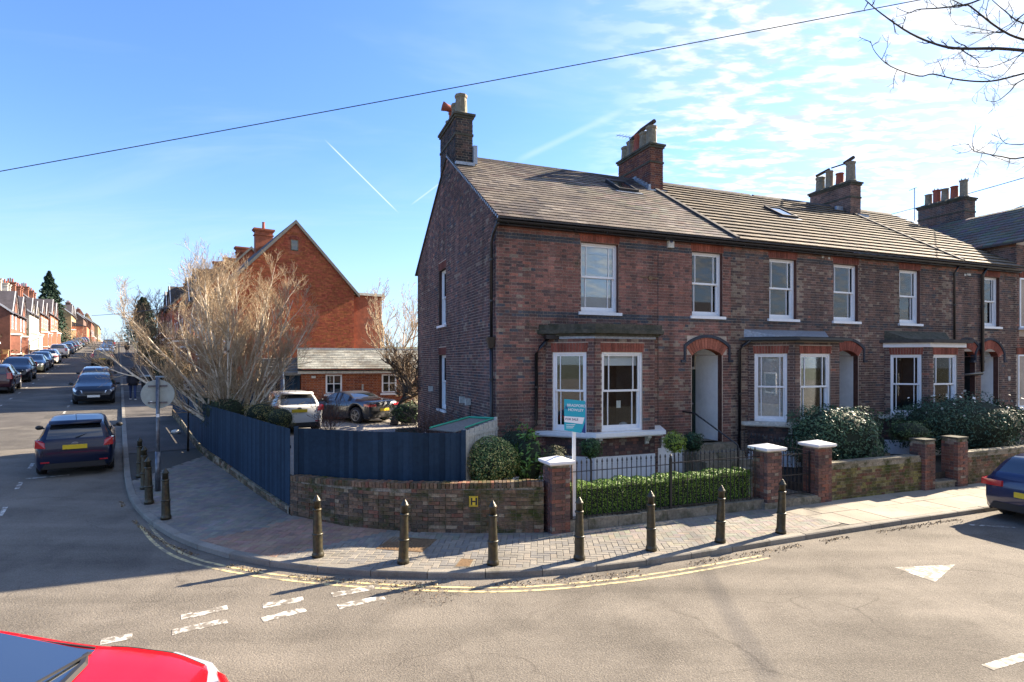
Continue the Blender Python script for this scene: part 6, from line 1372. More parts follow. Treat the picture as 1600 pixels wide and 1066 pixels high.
for i, (s, k, pm, lab) in enumerate(((79, 'estate', 'blue', 'pale blue car just beyond the bronze people carrier'), (87, 'estate', 'slate', 'slate coloured car, second beyond the bronze people carrier'), (96, 'hatch', 'silver', 'silver car, third beyond the bronze people carrier'), (106, 'hatch', 'black', 'black car far up the kerb side'), (118, 'suv', 'black', 'farthest tall black car on the kerb side'))):
    park('parked_car', lab, P_[pm], s, -1.4, i % 2 == 0, k)
left = [(44.6, 'suv', 'maroon', True, 'dark car with red rear light, cut by the left edge of the frame'), (52.3, 'suv', 'black', False, 'tall black car with pale roof, second from the left edge'), (61.6, 'saloon', 'olive', False, 'olive grey saloon facing down the street in the left row'), (66.6, 'hatch', 'slate', False, 'slate hatchback half hidden behind the olive saloon'),
        (74.6, 'estate', 'white', True, 'white car seen from behind in the left row'), (86.6, 'suv', 'white', True, 'white sport utility car in the left row before the blue one'), (97.5, 'hatch', 'blue', True, 'bright blue car in the left row'), (104, 'hatch', 'navy', True, 'navy car after the blue one in the left row'), (110.6, 'estate', 'slate', True, 'slate estate car in the middle of the left row'),
        (117.5, 'hatch', 'silver', True, 'silver hatchback in the far part of the left row'), (126, 'suv', 'blue', True, 'blue grey tall car in the far left row'), (136, 'hatch', 'maroon', True, 'maroon car near the top of the street'), (145, 'estate', 'navy', True, 'farthest navy car at the top of the left row')]
for s, k, pm, aw, lab in left: park('parked_car', lab, P_[pm], s, -5.85, aw, k)
car('parked_car', 'white hatchback on the driveway behind the blue fence', P_['white'], tuple(V2(-7.42, 19.9)+SD*2.0)+(.905,), SANG, 'hatch', detail=2)
hv = Vector((-.85, .53)); car('convertible_car', 'grey convertible with black soft top in front of the outbuilding', P_['slate'], tuple(V2(-5.30, 23.7)+hv*2.19)+(.905,), math.atan2(.53, -.85), 'roadster')
q = H2W(11.9, -4.70-1.08); car('parked_car', 'dark blue car cut off by the right edge of the frame', P_['darkblue'], (q.x, q.y, 0), TH, 'estate', detail=3)
rc = car('parked_car', 'bright red car in the bottom left corner, cut by the frame', P_['red'], (-4.30, 3.98, 0), R(10), 'coupe', detail=3)
for c_ in list(rc.children):
    if c_.name.startswith('wing_mirror') and sum(v.co.y for v in c_.data.vertices) > 0: bpy.data.objects.remove(c_)
next(c_ for c_ in rc.children if c_.name.startswith('windscreen')).data.materials[0] = M['frontglass']
wpm = MB(); wpm.tube([(.93, .58, 1.0), (.84, .1, 1.045), (.74, -.35, 1.085)], .012, 5); wpm.build('wiper', 'plastic', rc); m = MB(); m.tube([(.95, -.05, 1.0), (.86, -.5, 1.04), (.80, -.6, 1.06)], .012, 5); m.build('wiper', 'plastic', rc)
m = MB(); m.tube([(.86, -.66, .965), (.96, -.4, .985), (.985, 0, .99), (.96, .4, .985), (.86, .66, .965)], .035, 6); m.build('cowl_panel', 'plastic', rc)
m = MB(); m.tube([(.92, .67, .995), (.5, .62, 1.12), (.0, .565, 1.285)], .010, 5); m.build('windscreen_seal', 'plastic', rc)
# ------------------------------------------------------------------ person walking up the footway
def person(name, label, loc, yaw, h=1.76, stride=.22):
    t = thing(name, label, 'person', loc, yaw)
    J = {'pelvis': (0, 0, .98, .135), 'waist': (0, 0, 1.12, .125), 'chest': (.02, 0, 1.36, .155), 'neck': (.03, 0, 1.50, .065), 'head': (.05, 0, 1.60, .092), 'crown': (.05, 0, 1.70, .085)}
    for s, n_ in ((1, 'l'), (-1, 'r')):
        f = stride*s
        J.update({'hip'+n_: (0, .09*s, .93, .105), 'knee'+n_: (.5*f+.05, .10*s, .50, .066), 'ankle'+n_: (f-.03, .10*s, .10, .045), 'toe'+n_: (f+.13, .11*s, .045, .040),
                  'sh'+n_: (.01, .18*s, 1.43, .075), 'el'+n_: (-.6*f-.04, .25*s, 1.14, .055), 'wr'+n_: (-1.1*f+.06, .24*s, .90, .040), 'ha'+n_: (-1.2*f+.09, .235*s, .82, .038)})
    E_ = [('pelvis', 'waist'), ('waist', 'chest'), ('chest', 'neck'), ('neck', 'head'), ('head', 'crown')]+[e for n_ in 'lr' for e in (('pelvis', 'hip'+n_), ('hip'+n_, 'knee'+n_), ('knee'+n_, 'ankle'+n_), ('ankle'+n_, 'toe'+n_), ('chest', 'sh'+n_), ('sh'+n_, 'el'+n_), ('el'+n_, 'wr'+n_), ('wr'+n_, 'ha'+n_))]
    ks_ = list(J); me = bpy.data.meshes.new('body'); me.from_pydata([J[k][:3] for k in ks_], [(ks_.index(a), ks_.index(b)) for a, b in E_], [])
    o = bpy.data.objects.new('body', me); C.objects.link(o); md = o.modifiers.new('skin', 'SKIN'); sv_ = me.skin_vertices[0].data
    for k, v in zip(ks_, sv_): v.radius = (J[k][3], J[k][3])
    sv_[0].use_root = True; ss_ = o.modifiers.new('sub', 'SUBSURF'); ss_.levels = 1; ss_.render_levels = 1
    bpy.context.view_layer.update(); me2 = bpy.data.meshes.new_from_object(o.evaluated_get(bpy.context.evaluated_depsgraph_get())); bpy.data.objects.remove(o)
    me2.materials.clear()
    for mm in ('coat', 'jeans', 'skin', 'plastic'): me2.materials.append(M[mm])
    for f in me2.polygons:
        z = f.center.z; f.use_smooth = True; f.material_index = 3 if z < .09 else (1 if z < .86 and abs(f.center.y) < .20 else (2 if z < .88 or (z > 1.53 and f.center.x > .07 and z < 1.66) else 0))
    o = bpy.data.objects.new('body', me2); C.objects.link(o); o.parent = t
    m = MB(); m.lathe_at([(.215, -.30), (.205, -.1), (.19, .1), (.21, .3), (.17, .42), (.07, .48)], Vector((0, 0, 1.06)), 14, .72, 1.08, 1); m.build('coat', 'coat', t, True)
    m = MB(); m.ball((.03, 0, 1.62), .125, 10, .98, .86, 1.12); m.build('hood', 'coat', t, True)
    for s in (1, -1): m = MB(); m.box(stride*s-.09, stride*s+.17, .105*s-.045, .105*s+.045, 0, .035); m.build('shoe_sole', 'sheetwhite', t)
    return t
p = S2W(36.8, .62, .1); person('person', 'person in a dark hooded coat and blue jeans walking up the footway', tuple(p), SANG)
p = S2W(92, .9, .1); person('person', 'distant person in dark clothes far up the footway', tuple(p), SANG, stride=.15)
# ------------------------------------------------------------------ signs and posts on the corner
p = V2(-8.55, 13.75); g = G(*p)+.1; sg = thing('road_sign', 'grey back of a round road sign on a scuffed post', 'road sign', (p.x, p.y, g), math.atan2(-p.y, -p.x)+R(90))
m = MB(); m.tube([(0, 0, 0), (0, 0, 2.75)], .040, 12); m.build('post', 'galv', sg, True); m = MB(); m.tube([(0, 0, 0), (0, 0, .95)], .058, 12); m.build('post_sleeve', 'galv', sg, True)
m = MB(); m.T = Matrix.Translation((0, .055, 2.33)) @ Matrix.Rotation(R(-90), 4, 'X'); m.lathe([(.35, 0), (.352, .012), (.34, .014), (.01, .014)], 40); m.build('disc', 'aluminium', sg)
for dz in (-.2, .2): m = MB(); m.box(-.20, .20, .03, .054, 2.33+dz-.02, 2.33+dz+.02); m.build('bracket', 'galv', sg)
m = MB(); m.box(-.16, -.11, .038, .0545, 2.10, 2.17) ; m.box(-.03, .03, -.045, -.04, 1.78, 1.86); m.build('sticker', 'sheetwhite', sg)
p = V2(-8.72, 17.9); p = V2(-8.88, 17.1); p = along(FB, LF*.45)[0]+V2(-.16, -.10); g = G(*p)+.1
p = V2(-10.42, 18.32); g = G(*p)+.1; ps = thing('parking_sign', 'small white parking sign with purple symbols on a dark post by the fence', 'sign', (p.x, p.y, g), math.atan2(-p.y, -p.x)+R(90))
m = MB(); m.tube([(0, 0, 0), (0, 0, 2.32)], .028, 10); m.tube([(0, 0, 0), (0, 0, 1.0)], .036, 10); m.build('post', 'plastic', ps, True)
m = MB(); m.box(-.13, .13, -.045, -.033, 1.96, 2.28); m.build('plate', 'sheetwhite', ps); m = MB(); m.box(-.10, .10, -.048, -.0455, 2.19, 2.24); m.vprism([(-.03, 2.01), (.10, 2.01), (.10, 2.06), (.05, 2.09), (-.0, 2.09), (-.03, 2.05)], -.048, -.0455); m.build('symbol', 'ink', ps)
for i, (s, lab) in enumerate(((40.0, 'dark wheelie bin with pale lid behind the round sign, left one'), (39.2, 'dark wheelie bin with pale lid behind the round sign, right one'))):
    p = S2W(s, 1.35+.72*i, .1); wb = thing('wheelie_bin', lab, 'bin', tuple(p), SANG+.1*i); m = MB(); m.add([(-.22, -.24, .08), (.22, -.24, .08), (.22, .24, .08), (-.22, .24, .08), (-.32, -.29, .98), (.30, -.29, .98), (.30, .29, .98), (-.32, .29, .98)], [(0, 1, 5, 4), (1, 2, 6, 5), (2, 3, 7, 6), (3, 0, 4, 7), (3, 2, 1, 0), (4, 5, 6, 7)]); m.build('bin_body', 'plastic', wb)
    m = MB(); m.add([(-.36, -.31, .985), (.34, -.31, .985), (.34, .31, .985), (-.36, .31, .985), (-.30, -.26, 1.05), (.28, -.26, 1.07), (.28, .26, 1.07), (-.30, .26, 1.05)], [(0, 1, 5, 4), (1, 2, 6, 5), (2, 3, 7, 6), (3, 0, 4, 7), (4, 5, 6, 7)]); m.build('lid', 'aluminium', wb)
    for sy in (-1, 1): m = MB(); m.T = Matrix.Translation((.22, sy*.26, .1)) @ Matrix.Rotation(R(90), 4, 'X'); m.lathe([(.1, -.02), (.1, .02)], 12); m.build('wheel', 'rubber', wb)
for i, (s, r, h, lab) in enumerate(((84, 1.9, 4.6, 'grey street lamp beside the footway at the edge of the birch twigs'), (124, 1.5, 5.6, 'street lamp with long arm far up the street'))):
    p = S2W(s, r, .1); lp = thing('street_lamp', lab, 'street lamp', tuple(p), SANG+math.pi*.5); m = MB(); m.tube([(0, 0, 0), (0, 0, 1.2), (0, 0, 1.21), (0, 0, h), (.25, 0, h+.22), (1.2, 0, h+.30)], [.09, .09, .05, .045, .04, .035], 8); m.build('column', 'galv', lp, True)
    m = MB(); m.ball((1.4, 0, h+.30), .14, 8, 2, 1, .5); m.build('lantern', 'aluminium', lp, True)
bk = thing('sandbag', 'pale lump of stone at the foot of the fence', 'rock', tuple(S2W(24.6, 1.75, .1))); m = MB(); m.ball((0, 0, .07), .12, 7, 1.5, 1, .7); m.build('stone_lump', 'offwhite', bk)
bk.name = 'stone_lump_group'; bk.name = 'doorstop_stone'
# ------------------------------------------------------------------ outbuilding and yard
oz = .9; p = V2(-9.25, 25.0); ob = thing('outbuilding', 'long low red brick outbuilding with slate roof and two white windows', 'outbuilding', (p.x, p.y, oz), TH)
def OB(px, Z=None): return None
m = MB(); ow = [(1.02, 1.72, 1.10, 1.98), (3.48, 4.16, 1.10, 1.98)]; wall_panel(m, 0, 5.9, 0, 2.15, ow); m.box(0, .22, .25, 4, 0, 2.15); m.box(5.68, 5.9, .25, 4, 0, 2.15); obw = m.build('wall', 'mortar', ob)
POB = [(.30, .085, .035), (.25, .07, .032), (.34, .11, .045), (.20, .06, .035)]
brickwork(obw, [(Vector((0, 0, 0)), 0, lay(0, 5.9, 0, 2.13, ow, seed=51)), (Vector((0, 4, 0)), -math.pi/2, lay(0, 4, 0, 2.13, seed=52))], lambda f, x, z: wpick([3, 3, 2, 1]), POB, 0, 'brickclean', Matrix.Translation((p.x, p.y, oz)) @ Matrix.Rotation(TH, 4, 'Z'))
for x0, x1, z0, z1 in ow:
    m = MB(); m.box(x0, x0+.07, .0, .1, z0, z1); m.box(x1-.07, x1, .0, .1, z0, z1); m.box(x0+.07, x1-.07, .0, .1, z0, z0+.07); m.box(x0+.07, x1-.07, .0, .1, z1-.07, z1); wf = m.build('window', 'white', ob)
    m = MB(); xm, zm = (x0+x1)/2, (z0+z1)/2+.02; m.box(xm-.022, xm+.022, .02, .08, z0+.07, z1-.07); m.box(x0+.07, x1-.07, .021, .079, zm-.018, zm+.018); m.build('glazing_bar', 'white', wf)
    m = MB(); m.box(x0+.07, x1-.07, .045, .052, z0+.07, z1-.07); m.build('pane', 'glass', wf); m = MB(); m.box(x0, x1, .2, .22, z0, z1); m.build('interior', 'room', wf)
    m = MB(); m.box(x0-.07, x1+.07, -.08, .02, z0-.08, z0-.003); m.build('sill', 'white', wf)
m = MB(); rz = 2.22; m.add([(-.15, -.25, rz), (6.1, -.25, rz), (6.1, 2.1, rz+.92), (-.15, 2.1, rz+.92), (-.15, 4.3, rz), (6.1, 4.3, rz)], [(0, 1, 2, 3), (3, 2, 5, 4), (0, 3, 4), (1, 5, 2)]); orf = m.build('roof', 'roofdark', ob)
roof_rows(orf, -.15, 6.1, 11, .28, .008, lambda u, t: (lambda i: (i, [(.26, .26, .22), (.22, .22, .19), (.30, .29, .24), (.19, .18, .15)][i]))(wpick([2, 2, 1, 1])), 'slate', 'slate', 240, v0=-.25, z0=rz+.01, dv=2.35, dz=.92)
m = MB(); m.box(-.15, 6.1, -.22, -.19, 2.02, 2.13); m.box(-.16, 6.12, 2.02, 2.18, rz+.90, rz+.99); m.build('fascia', 'offwhite', ob); gutter(ob, -.15, 6.1, -.30, 2.20)
m = MB(); m.box(2.58, 2.66, -.05, -.012, 1.28, 1.52); m.box(2.61, 2.63, -.03, -.012, .5, 1.28); m.box(.42, .60, -.1, -.012, 1.82, 1.92); m.build('outside_lamp', 'offwhite', ob)
# blue shed and back fence panels
p = V2(-10.35, 24.8); sh_ = thing('garden_shed', 'dark blue timber shed with a tiled lean-to roof left of the outbuilding', 'shed', (p.x, p.y, .9), TH); m = MB(); m.col = FCOL[0]; m.box(0, 1.05, 0, 1.8, 0, 1.95)
for k in range(9): m.col = FCOL[k % 4]; m.box(.01+k*.116, .115+k*.116, -.018, -.001, 0, 1.95)
m.build('boarding', 'fence', sh_); m = MB(); m.add([(-.75, -.2, 1.98), (1.12, -.2, 2.02), (1.12, 2.0, 2.75), (-.75, 2.0, 2.7), (-.75, -.2, 1.93), (1.12, -.2, 1.95)], [(0, 1, 2, 3), (0, 4, 5, 1)])
for k in range(6): t1 = k/6; m.box(-.76, 1.13, -.2+2.2*t1, -.15+2.2*t1, 2.0+.72*t1, 2.08+.72*t1)
m.build('lean_to_roof', 'timber', sh_)
p = V2(-13.6, 24.3); bf = thing('back_fence', 'dark blue panel fence with pale posts at the back of the driveway', 'fence', (p.x, p.y, .85), .10)
for k in range(32): m = MB(); m.col = FCOL[k % 4]; m.box(k*.105, k*.105+.103, 0, .015, 0, 1.75); m.build('fence_board', 'fence', bf)
for x in (1.72, 3.3): m = MB(); m.box(x, x+.10, -.08, 0, 0, 1.82); m.build('post', 'stone', bf)
m = MB(); m.box(-.1, 3.45, -.03, .04, 1.76, 1.83); m.build('top_rail', 'timber', bf)
pu = thing('closed_parasol', 'closed blue grey garden parasol in front of the shed', 'parasol', (-9.75, 24.2, .9)); m = MB(); m.tube([(0, 0, 0), (0, 0, 2.2)], .02, 6); m.build('pole', 'timber', pu); m = MB(); m.lathe([(.03, 2.2), (.06, 2.0), (.11, 1.2), (.13, .9), (.05, .85)], 10); m.build('canopy', mat('parasol_cloth', (.05, .08, .14), .9), pu, True)
yw = thing('garden_wall', 'tall tan rendered wall behind the apple tree', 'wall', (-4.3, 26.4, .8), TH); m = MB(); m.box(0, 4, 0, .25, 0, 2.35); m.build('wall_face', mat('tan_render', (.30, .20, .11), .9, n=.2, ns=6, n2=.2), yw)
m = MB(); m.box(-.05, 4.05, -.06, .31, 2.35, 2.43); m.build('coping', 'stone', yw)
for i, (x, y) in enumerate(((-10.6, 23.7), (-10.0, 23.6))):
    pl = thing('plant_pot', ('potted plant left of the closed parasol', 'potted plant beside the closed parasol')[i], 'plant', (x, y, .9)); m = MB(); m.lathe([(.13, 0), (.18, .36), (.19, .38), (.15, .38)], 12); m.build('pot', 'plastic', pl); pt, dt = ellip((0, 0, .62), (.3, .3, .3), 260, .9, .2); leaves('foliage', pt, .05, [(.05, .06, .03), (.10, .05, .03)], pl, asp=.3)
tr_ = thing('stone_trough', 'small weathered trough by the bare shrubs near the side wall', 'trough', (-3.35, 18.4, .9), .3); m = MB(); m.box(-.4, .4, -.2, .2, 0, .36); m.build('trough', 'cement', tr_); m = MB(); m.box(-.34, .34, -.14, .14, .361, .38); m.build('soil', 'soil', tr_)
# ------------------------------------------------------------------ red gabled terrace up the side street
RB = mat('orange_red_brick', (.29, .085, .042), .9, n=.25, ns=5, n2=.28, ns2=.45, stain=(.14, .055, .038), sthr=(.52, .75), ss=.9)
def terrace_unit(name, label, s0, s1, r0, r1, eave, ridge, wallm, roofm='roofdark', brick=None, chim=True, front='l', gable=False, bayw=True, rot=0, z=None, npots=3, chof=0., chh=1.05, group='houses up the side street'):
    """block in the street frame: x' along the street, y' = towards larger r; front face on r0 side when front == 'l'"""
    o = S2W(s0, r0); zg = o.z if z is None else z; t = thing(name, label, 'house', (o.x, o.y, zg), SANG-math.pi/2, group)   # local x = +r, local y = +s
    Wd, Ln = r1-r0, s1-s0; m = MB(); m.box(0, Wd, 0, Ln, -1.5, eave)
    m.add([(0, 0, eave), (Wd, 0, eave), (Wd/2, 0, ridge), (0, Ln, eave), (Wd, Ln, eave), (Wd/2, Ln, ridge)], [(0, 1, 2), (3, 5, 4)]); m.build('wall', wallm, t)
    dz = ridge-eave; m = MB(); e = .3
    for sx in (0, 1):
        xe = -e if sx == 0 else Wd+e; ze = eave-dz/(Wd/2)*e; a = [(xe, -.12, ze), (xe, Ln+.0, ze), (Wd/2, Ln+.0, ridge), (Wd/2, -.12, ridge)]
        if sx: a = a[::-1]
        m.add(a+[(x, y, z_+.12) for x, y, z_ in a], [(4, 5, 6, 7), (0, 3, 2, 1), (0, 1, 5, 4), (1, 2, 6, 5), (2, 3, 7, 6), (3, 0, 4, 7)])
    m.build('roof', roofm, t)
    m = MB()
    for sx in (0, 1): xe = -e if sx == 0 else Wd+e; ze = eave-dz/(Wd/2)*e; m.add([(xe, -.15, ze-.08), (Wd/2, -.15, ridge-.08), (Wd/2, -.15, ridge+.13), (xe, -.15, ze+.13), (xe, -.11, ze-.08), (Wd/2, -.11, ridge-.08), (Wd/2, -.11, ridge+.13), (xe, -.11, ze+.13)], [(0, 1, 2, 3), (7, 6, 5, 4), (3, 2, 6, 7), (0, 4, 5, 1)])
    m.build('bargeboard', M['white'] if front == 'r' else M['timber'], t)
    fx = 0 if front == 'l' else Wd; sg_ = -1 if front == 'l' else 1
    def fbox(m, y0, y1, z0, z1, d0, d1): a, b = fx+sg_*d0, fx+sg_*d1; m.box(min(a, b), max(a, b), y0, y1, z0, z1)
    nu = max(1, int(round(Ln/5.2)))
    for k in range(nu):
        y0 = Ln*k/nu
        for (a, b, z0, z1) in ((.7, 1.7, 3.4, 4.9), (3.2, 4.1, 3.4, 4.9)):
            if z1 > eave-.2: continue
            m = MB(); fbox(m, y0+a, y0+b, z0, z1, .01, .05); wn = m.build('window', 'white', t); m = MB(); fbox(m, y0+a+.1, y0+b-.1, z0+.1, (z0+z1)/2-.04, .051, .056); m.build('pane', 'carglass', wn); m = MB(); fbox(m, y0+a+.1, y0+b-.1, (z0+z1)/2+.04, z1-.1, .051, .056); m.build('pane', 'carglass', wn)
        m = MB(); fbox(m, y0+3.3, y0+4.2, 0.1, 2.3, .01, .04); m.build('front_door', 'darkgreen', t)
        if bayw:
            m = MB(); q = [(fx, y0+.4), (fx+sg_*.7, y0+.8), (fx+sg_*.7, y0+1.9), (fx, y0+2.3)]; m.prism(q, -.5, 2.75); by = m.build('bay', wallm, t)
            m = MB(); q2 = [(fx, y0+.3), (fx+sg_*.8, y0+.72), (fx+sg_*.8, y0+1.98), (fx, y0+2.4)]; m.prism(q2, 2.751, 2.9); m.prism(q2, .72, .80); m.build('bay_trim', 'white', by)
            m = MB(); fbox(m, y0+.95, y0+1.75, .85, 2.6, .701, .72); m.build('bay_window', 'white', by); m = MB(); fbox(m, y0+1.03, y0+1.67, .95, 2.5, .721, .726); m.build('pane', 'carglass', by)
    if gable:
        for k in range(nu):
            y0 = Ln*k/nu+Ln/nu*.15; gw_ = Ln/nu*.62; m = MB(); zg_ = eave+gw_*.55; xb = fx+sg_*.05; xi = fx-sg_*2.2
            m.add([(xb, y0, eave-.3), (xb, y0+gw_, eave-.3), (xb, y0+gw_/2, zg_), (xi, y0, eave), (xi, y0+gw_, eave), (xi, y0+gw_/2, zg_)], [(0, 1, 2), (0, 2, 5, 3), (1, 4, 5, 2)]); m.build('dormer', wallm, t)
            m = MB(); th_ = .16
            for (ya, za, yb_, zb_) in ((y0-.2, eave-.35, y0+gw_/2, zg_+.05), (y0+gw_+.2, eave-.35, y0+gw_/2, zg_+.05)):
                a = [(xb+sg_*.02, ya, za), (xb+sg_*.02, yb_, zb_), (xb+sg_*.02, yb_, zb_+th_), (xb+sg_*.02, ya, za+th_)]; m.add(a+[(x+sg_*.07, y, z_) for x, y, z_ in a], [(0, 1, 2, 3), (7, 6, 5, 4), (0, 4, 5, 1), (2, 6, 7, 3)])
                m.build('dormer_bargeboard', 'white', t); m = MB(); a = [(xb+sg_*.2, ya, za+th_-.02), (xi, ya, za+th_-.02), (xi, yb_, zb_+th_-.02), (xb+sg_*.2, yb_, zb_+th_-.02)]; m.add(a, [(0, 1, 2, 3)]); m.build('dormer_roof', roofm, t); m = MB()
    if chim:
        for k in range(nu+1 if chim is True else chim):
            y0 = min(Ln*(k+.5)/nu, Ln-.5)+chof; m = MB(); m.box(Wd/2-.55, Wd/2+.55, y0, y0+.55, ridge-1.0, ridge+chh); c = m.build('chimney', wallm, t); m = MB()
            for j, (ea, za, zb_) in enumerate(((.07, chh, chh+.08), (.12, chh+.081, chh+.19), (.06, chh-.27, chh-.2))): m.box(Wd/2-.55-ea, Wd/2+.55+ea, y0-ea, y0+.55+ea, ridge+za, ridge+zb_)
            m.build('corbel', wallm, c)
            for j in range(npots): pp_ = pot('round', 0, .50+.1*(j % 2), .12); o_ = pp_.build('chimney_pot', 'terracotta' if j != 1 else 'pot', c); o_.location = (Wd/2-.35+.7*(j+.5)/npots, y0+.27, ridge+chh+.19)
    return t
gz = S2W(33.2, 4.8).z
t = terrace_unit('gable_house', 'tall orange red brick house whose big blank gable faces the corner', 33.2, 44.8, 4.8, 11.5, 6.55, 10.15, RB, gable=False, bayw=True, chim=1, npots=1, chof=5.4)
m = MB(); m.box(3.1, 3.5, -.03, .0, 8.55, 9.15); gw2 = m.build('gable_window', 'stone', t); m = MB(); m.box(3.15, 3.45, -.035, -.031, 8.6, 9.1); m.build('pane', 'carglass', gw2); m = MB(); arch(m, 3.08, 3.52, 9.15, .08, .16, (.22, .06, .04), y0=-.04, y1=0); m.build('brick_lintel', 'brickclean', gw2)
m = MB(); m.box(6.7, 8.6, .4, 6, -1, 6.35); m.build('rear_extension', RB, t); m = MB(); m.box(6.7, 8.75, .25, 6.1, 6.351, 6.5); m.build('extension_coping', 'offwhite', t)
bs = MB(); rr = random.Random(9)
for r_ in range(120):                               # brick courses on the visible gable
    z = .5+r_*.076
    if z > 9.9: break
    x0, x1 = (0, 6.7) if z < 6.6 else ((z-6.6)/3.6*3.35+.12, 6.7-(z-6.6)/3.6*3.35-.12)
    x = x0+rr.random()*.1
    while x < x1-.1:
        L_ = min(.22 if rr.random() < .6 else .105, x1-x)
        if not (3.0 < x+.1 < 3.6 and 8.4 < z < 9.4): k = rr.uniform(.75, 1.2); bs.col = (.30*k, .088*k*rr.uniform(.8, 1.2), .042*k); bs.add([(x, -.012, z-.033), (x+L_, -.012, z-.033), (x+L_, -.012, z+.033), (x, -.012, z+.033)], [(0, 1, 2, 3)])
        x += L_+.012
bs.build('brickwork', 'brickclean', t, kind='stuff')
for i, (s0, s1, lab) in enumerate(((46.2, 57.5, 'orange red brick pair of houses next up behind the birch twigs'), (59.0, 70, 'third block of red brick houses up the street on the right'), (72, 84, 'fourth block of red brick houses up the street on the right'), (86, 100, 'fifth block of red brick houses, far up on the right'))):
    terrace_unit('terrace_block', lab, s0, s1, 4.8, 11.5, 6.55, 10.15, RB, gable=(i % 2 == 0), npots=0, chh=.35)
# left hand side
rbm = mat('red_brick_far', (.21, .085, .058), .9, n=.2, ns=4, n2=.2); ybm = mat('yellow_brick_far', (.34, .23, .12), .9, n=.2, ns=4, n2=.2); orm = mat('orange_brick_far', (.32, .13, .08), .9, n=.15, ns=3); slm = mat('far_slate', (.055, .05, .06), .8, n=.3, ns=3); brm = mat('brown_brick_far', (.15, .09, .07), .9, n=.2, ns=4); crm = mat('cream_render_far', (.62, .56, .46), .9)
for i, (s0, s1, r1, ev, rg, wm_, gb, lab) in enumerate((
        (56, 72, -9.6, 5.4, 8.2, ybm, True, 'pale brick house with white bargeboard at the left edge of the frame'),
        (77.5, 90, -9.2, 5.2, 8.0, rbm, True, 'red brick house with a blank brown side wall, nearest of the left row'),
        (91, 101, -9.0, 5.4, 8.3, crm, True, 'cream fronted house second in the left row'),
        (102, 112, -8.9, 5.5, 8.5, orm, True, 'orange brick house with white gables in the left row'),
        (113, 126, -8.7, 5.6, 8.6, orm, True, 'orange brick house just before the tall conifer'),
        (152, 168, -8.3, 6.2, 9.2, ybm, True, 'yellow brick house with white bargeboard beyond the conifer'),
        (195, 212, -8.0, 7.0, 10.0, brm, False, 'brown brick house with one white side window near the hill top'),
        (225, 250, -7.2, 7.4, 10.2, rbm, False, 'distant reddish houses at the top of the street on the left'),
        (262, 300, -6.4, 8.0, 10.8, ybm, False, 'farthest pale houses closing the view up the street'))):
    t = terrace_unit('street_house', lab, s0, s1, r1-7, r1, ev, rg, wm_, slm, front='r', gable=gb)
    if i == 6: m = MB(); m.box(3.6, 5.0, -.05, 0, 4.0, 5.8); wn = m.build('side_window', 'white', t); m = MB(); m.box(3.75, 4.85, -.06, -.051, 4.1, 5.7); m.build('pane', 'curtain', wn)
    if i == 5: m = MB(); m.box(7.0, 9.6, 1, 14, -1, 3.6); m.build('front_wing', M['redrender'], t); m = MB(); m.add([(6.9, .9, 3.6), (9.7, .9, 3.6), (9.7, 14, 3.6), (6.9, 14, 3.6), (7, .9, 4.6), (7, 14, 4.6)], [(0, 1, 4), (1, 2, 5, 4), (2, 3, 5)]); m.build('wing_roof', slm, t)
for i, (s0, s1) in enumerate(((170, 186), (190, 225))):
    rw_ = thing('boundary_wall', ('orange rendered boundary wall near the top of the street', 'pale boundary wall farthest up the street')[i], 'wall', tuple(S2W(s0, -7.6)), SANG); m = MB(); m.box(0, s1-s0, 0, .4, 0, 3.0-.6*i); m.build('wall_face', M['redrender'] if i == 0 else ybm, rw_)
# front garden walls, piers and hedges on the left
for i, s0 in enumerate(range(48, 128, 8)):
    gwl_ = thing('front_garden_wall', f'{("low red brick","pale","low brown brick")[i%3]} garden wall {("behind the second parked car","beside the olive saloon","by the slate hatchback","behind the white car","under the near clipped hedge","by the white sport utility car","behind the blue car","by the navy car","behind the slate estate","under the far hedge")[i]} in the left row', 'wall', tuple(S2W(s0, -8.75, .08)), SANG, 'front garden walls on the left'); L_ = 7.6; m = MB(); m.box(.4, L_-.4, 0, .22, 0, .75); m.build('wall_face', rbm if i % 3 == 0 else (ybm if i % 3 == 1 else brm), gwl_)
    for x in (0, L_-.4): m = MB(); m.box(x, x+.4, -.06, .34, 0, 1.25); m.box(x-.04, x+.44, -.1, .38, 1.25, 1.33); m.build('pier', ybm if i % 2 else orm, gwl_)
def hedge(name, label, s0, s1, r0, r1, z0, z1, n, size, cols, cat='hedge'):
    o = S2W(s0, r0); t = thing(name, label, cat, tuple(o), SANG-math.pi/2); Wd, Ln = r1-r0, s1-s0; q = rng.random((n, 3)); f = rng.integers(0, 5, n); x, y, z = q[:, 0]*Wd, q[:, 1]*Ln, z0+q[:, 2]*(z1-z0); e = rng.random(n)*.2
    x = np.where(f == 0, e, x); x = np.where(f == 1, Wd-e, x); y = np.where(f == 2, e, y); z = np.where(f >= 3, z1-e+.1*np.sin(y*1.7)*np.sin(x*2+1), z); z = z+y*.0545
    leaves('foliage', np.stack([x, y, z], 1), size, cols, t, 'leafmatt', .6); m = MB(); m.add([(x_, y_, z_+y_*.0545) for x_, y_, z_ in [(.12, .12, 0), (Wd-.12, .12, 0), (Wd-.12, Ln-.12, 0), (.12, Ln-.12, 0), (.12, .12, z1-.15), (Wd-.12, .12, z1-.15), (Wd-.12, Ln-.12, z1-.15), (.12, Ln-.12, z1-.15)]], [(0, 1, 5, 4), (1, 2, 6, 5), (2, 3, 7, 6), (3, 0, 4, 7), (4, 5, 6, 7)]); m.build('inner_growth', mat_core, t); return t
hedge('garden_hedge', 'big square dark green hedge in the left gardens, nearer one', 84, 100, -12.5, -9.2, 0, 3.4, 9000, .12, [(.03, .06, .015), (.045, .08, .02), (.06, .085, .02)])
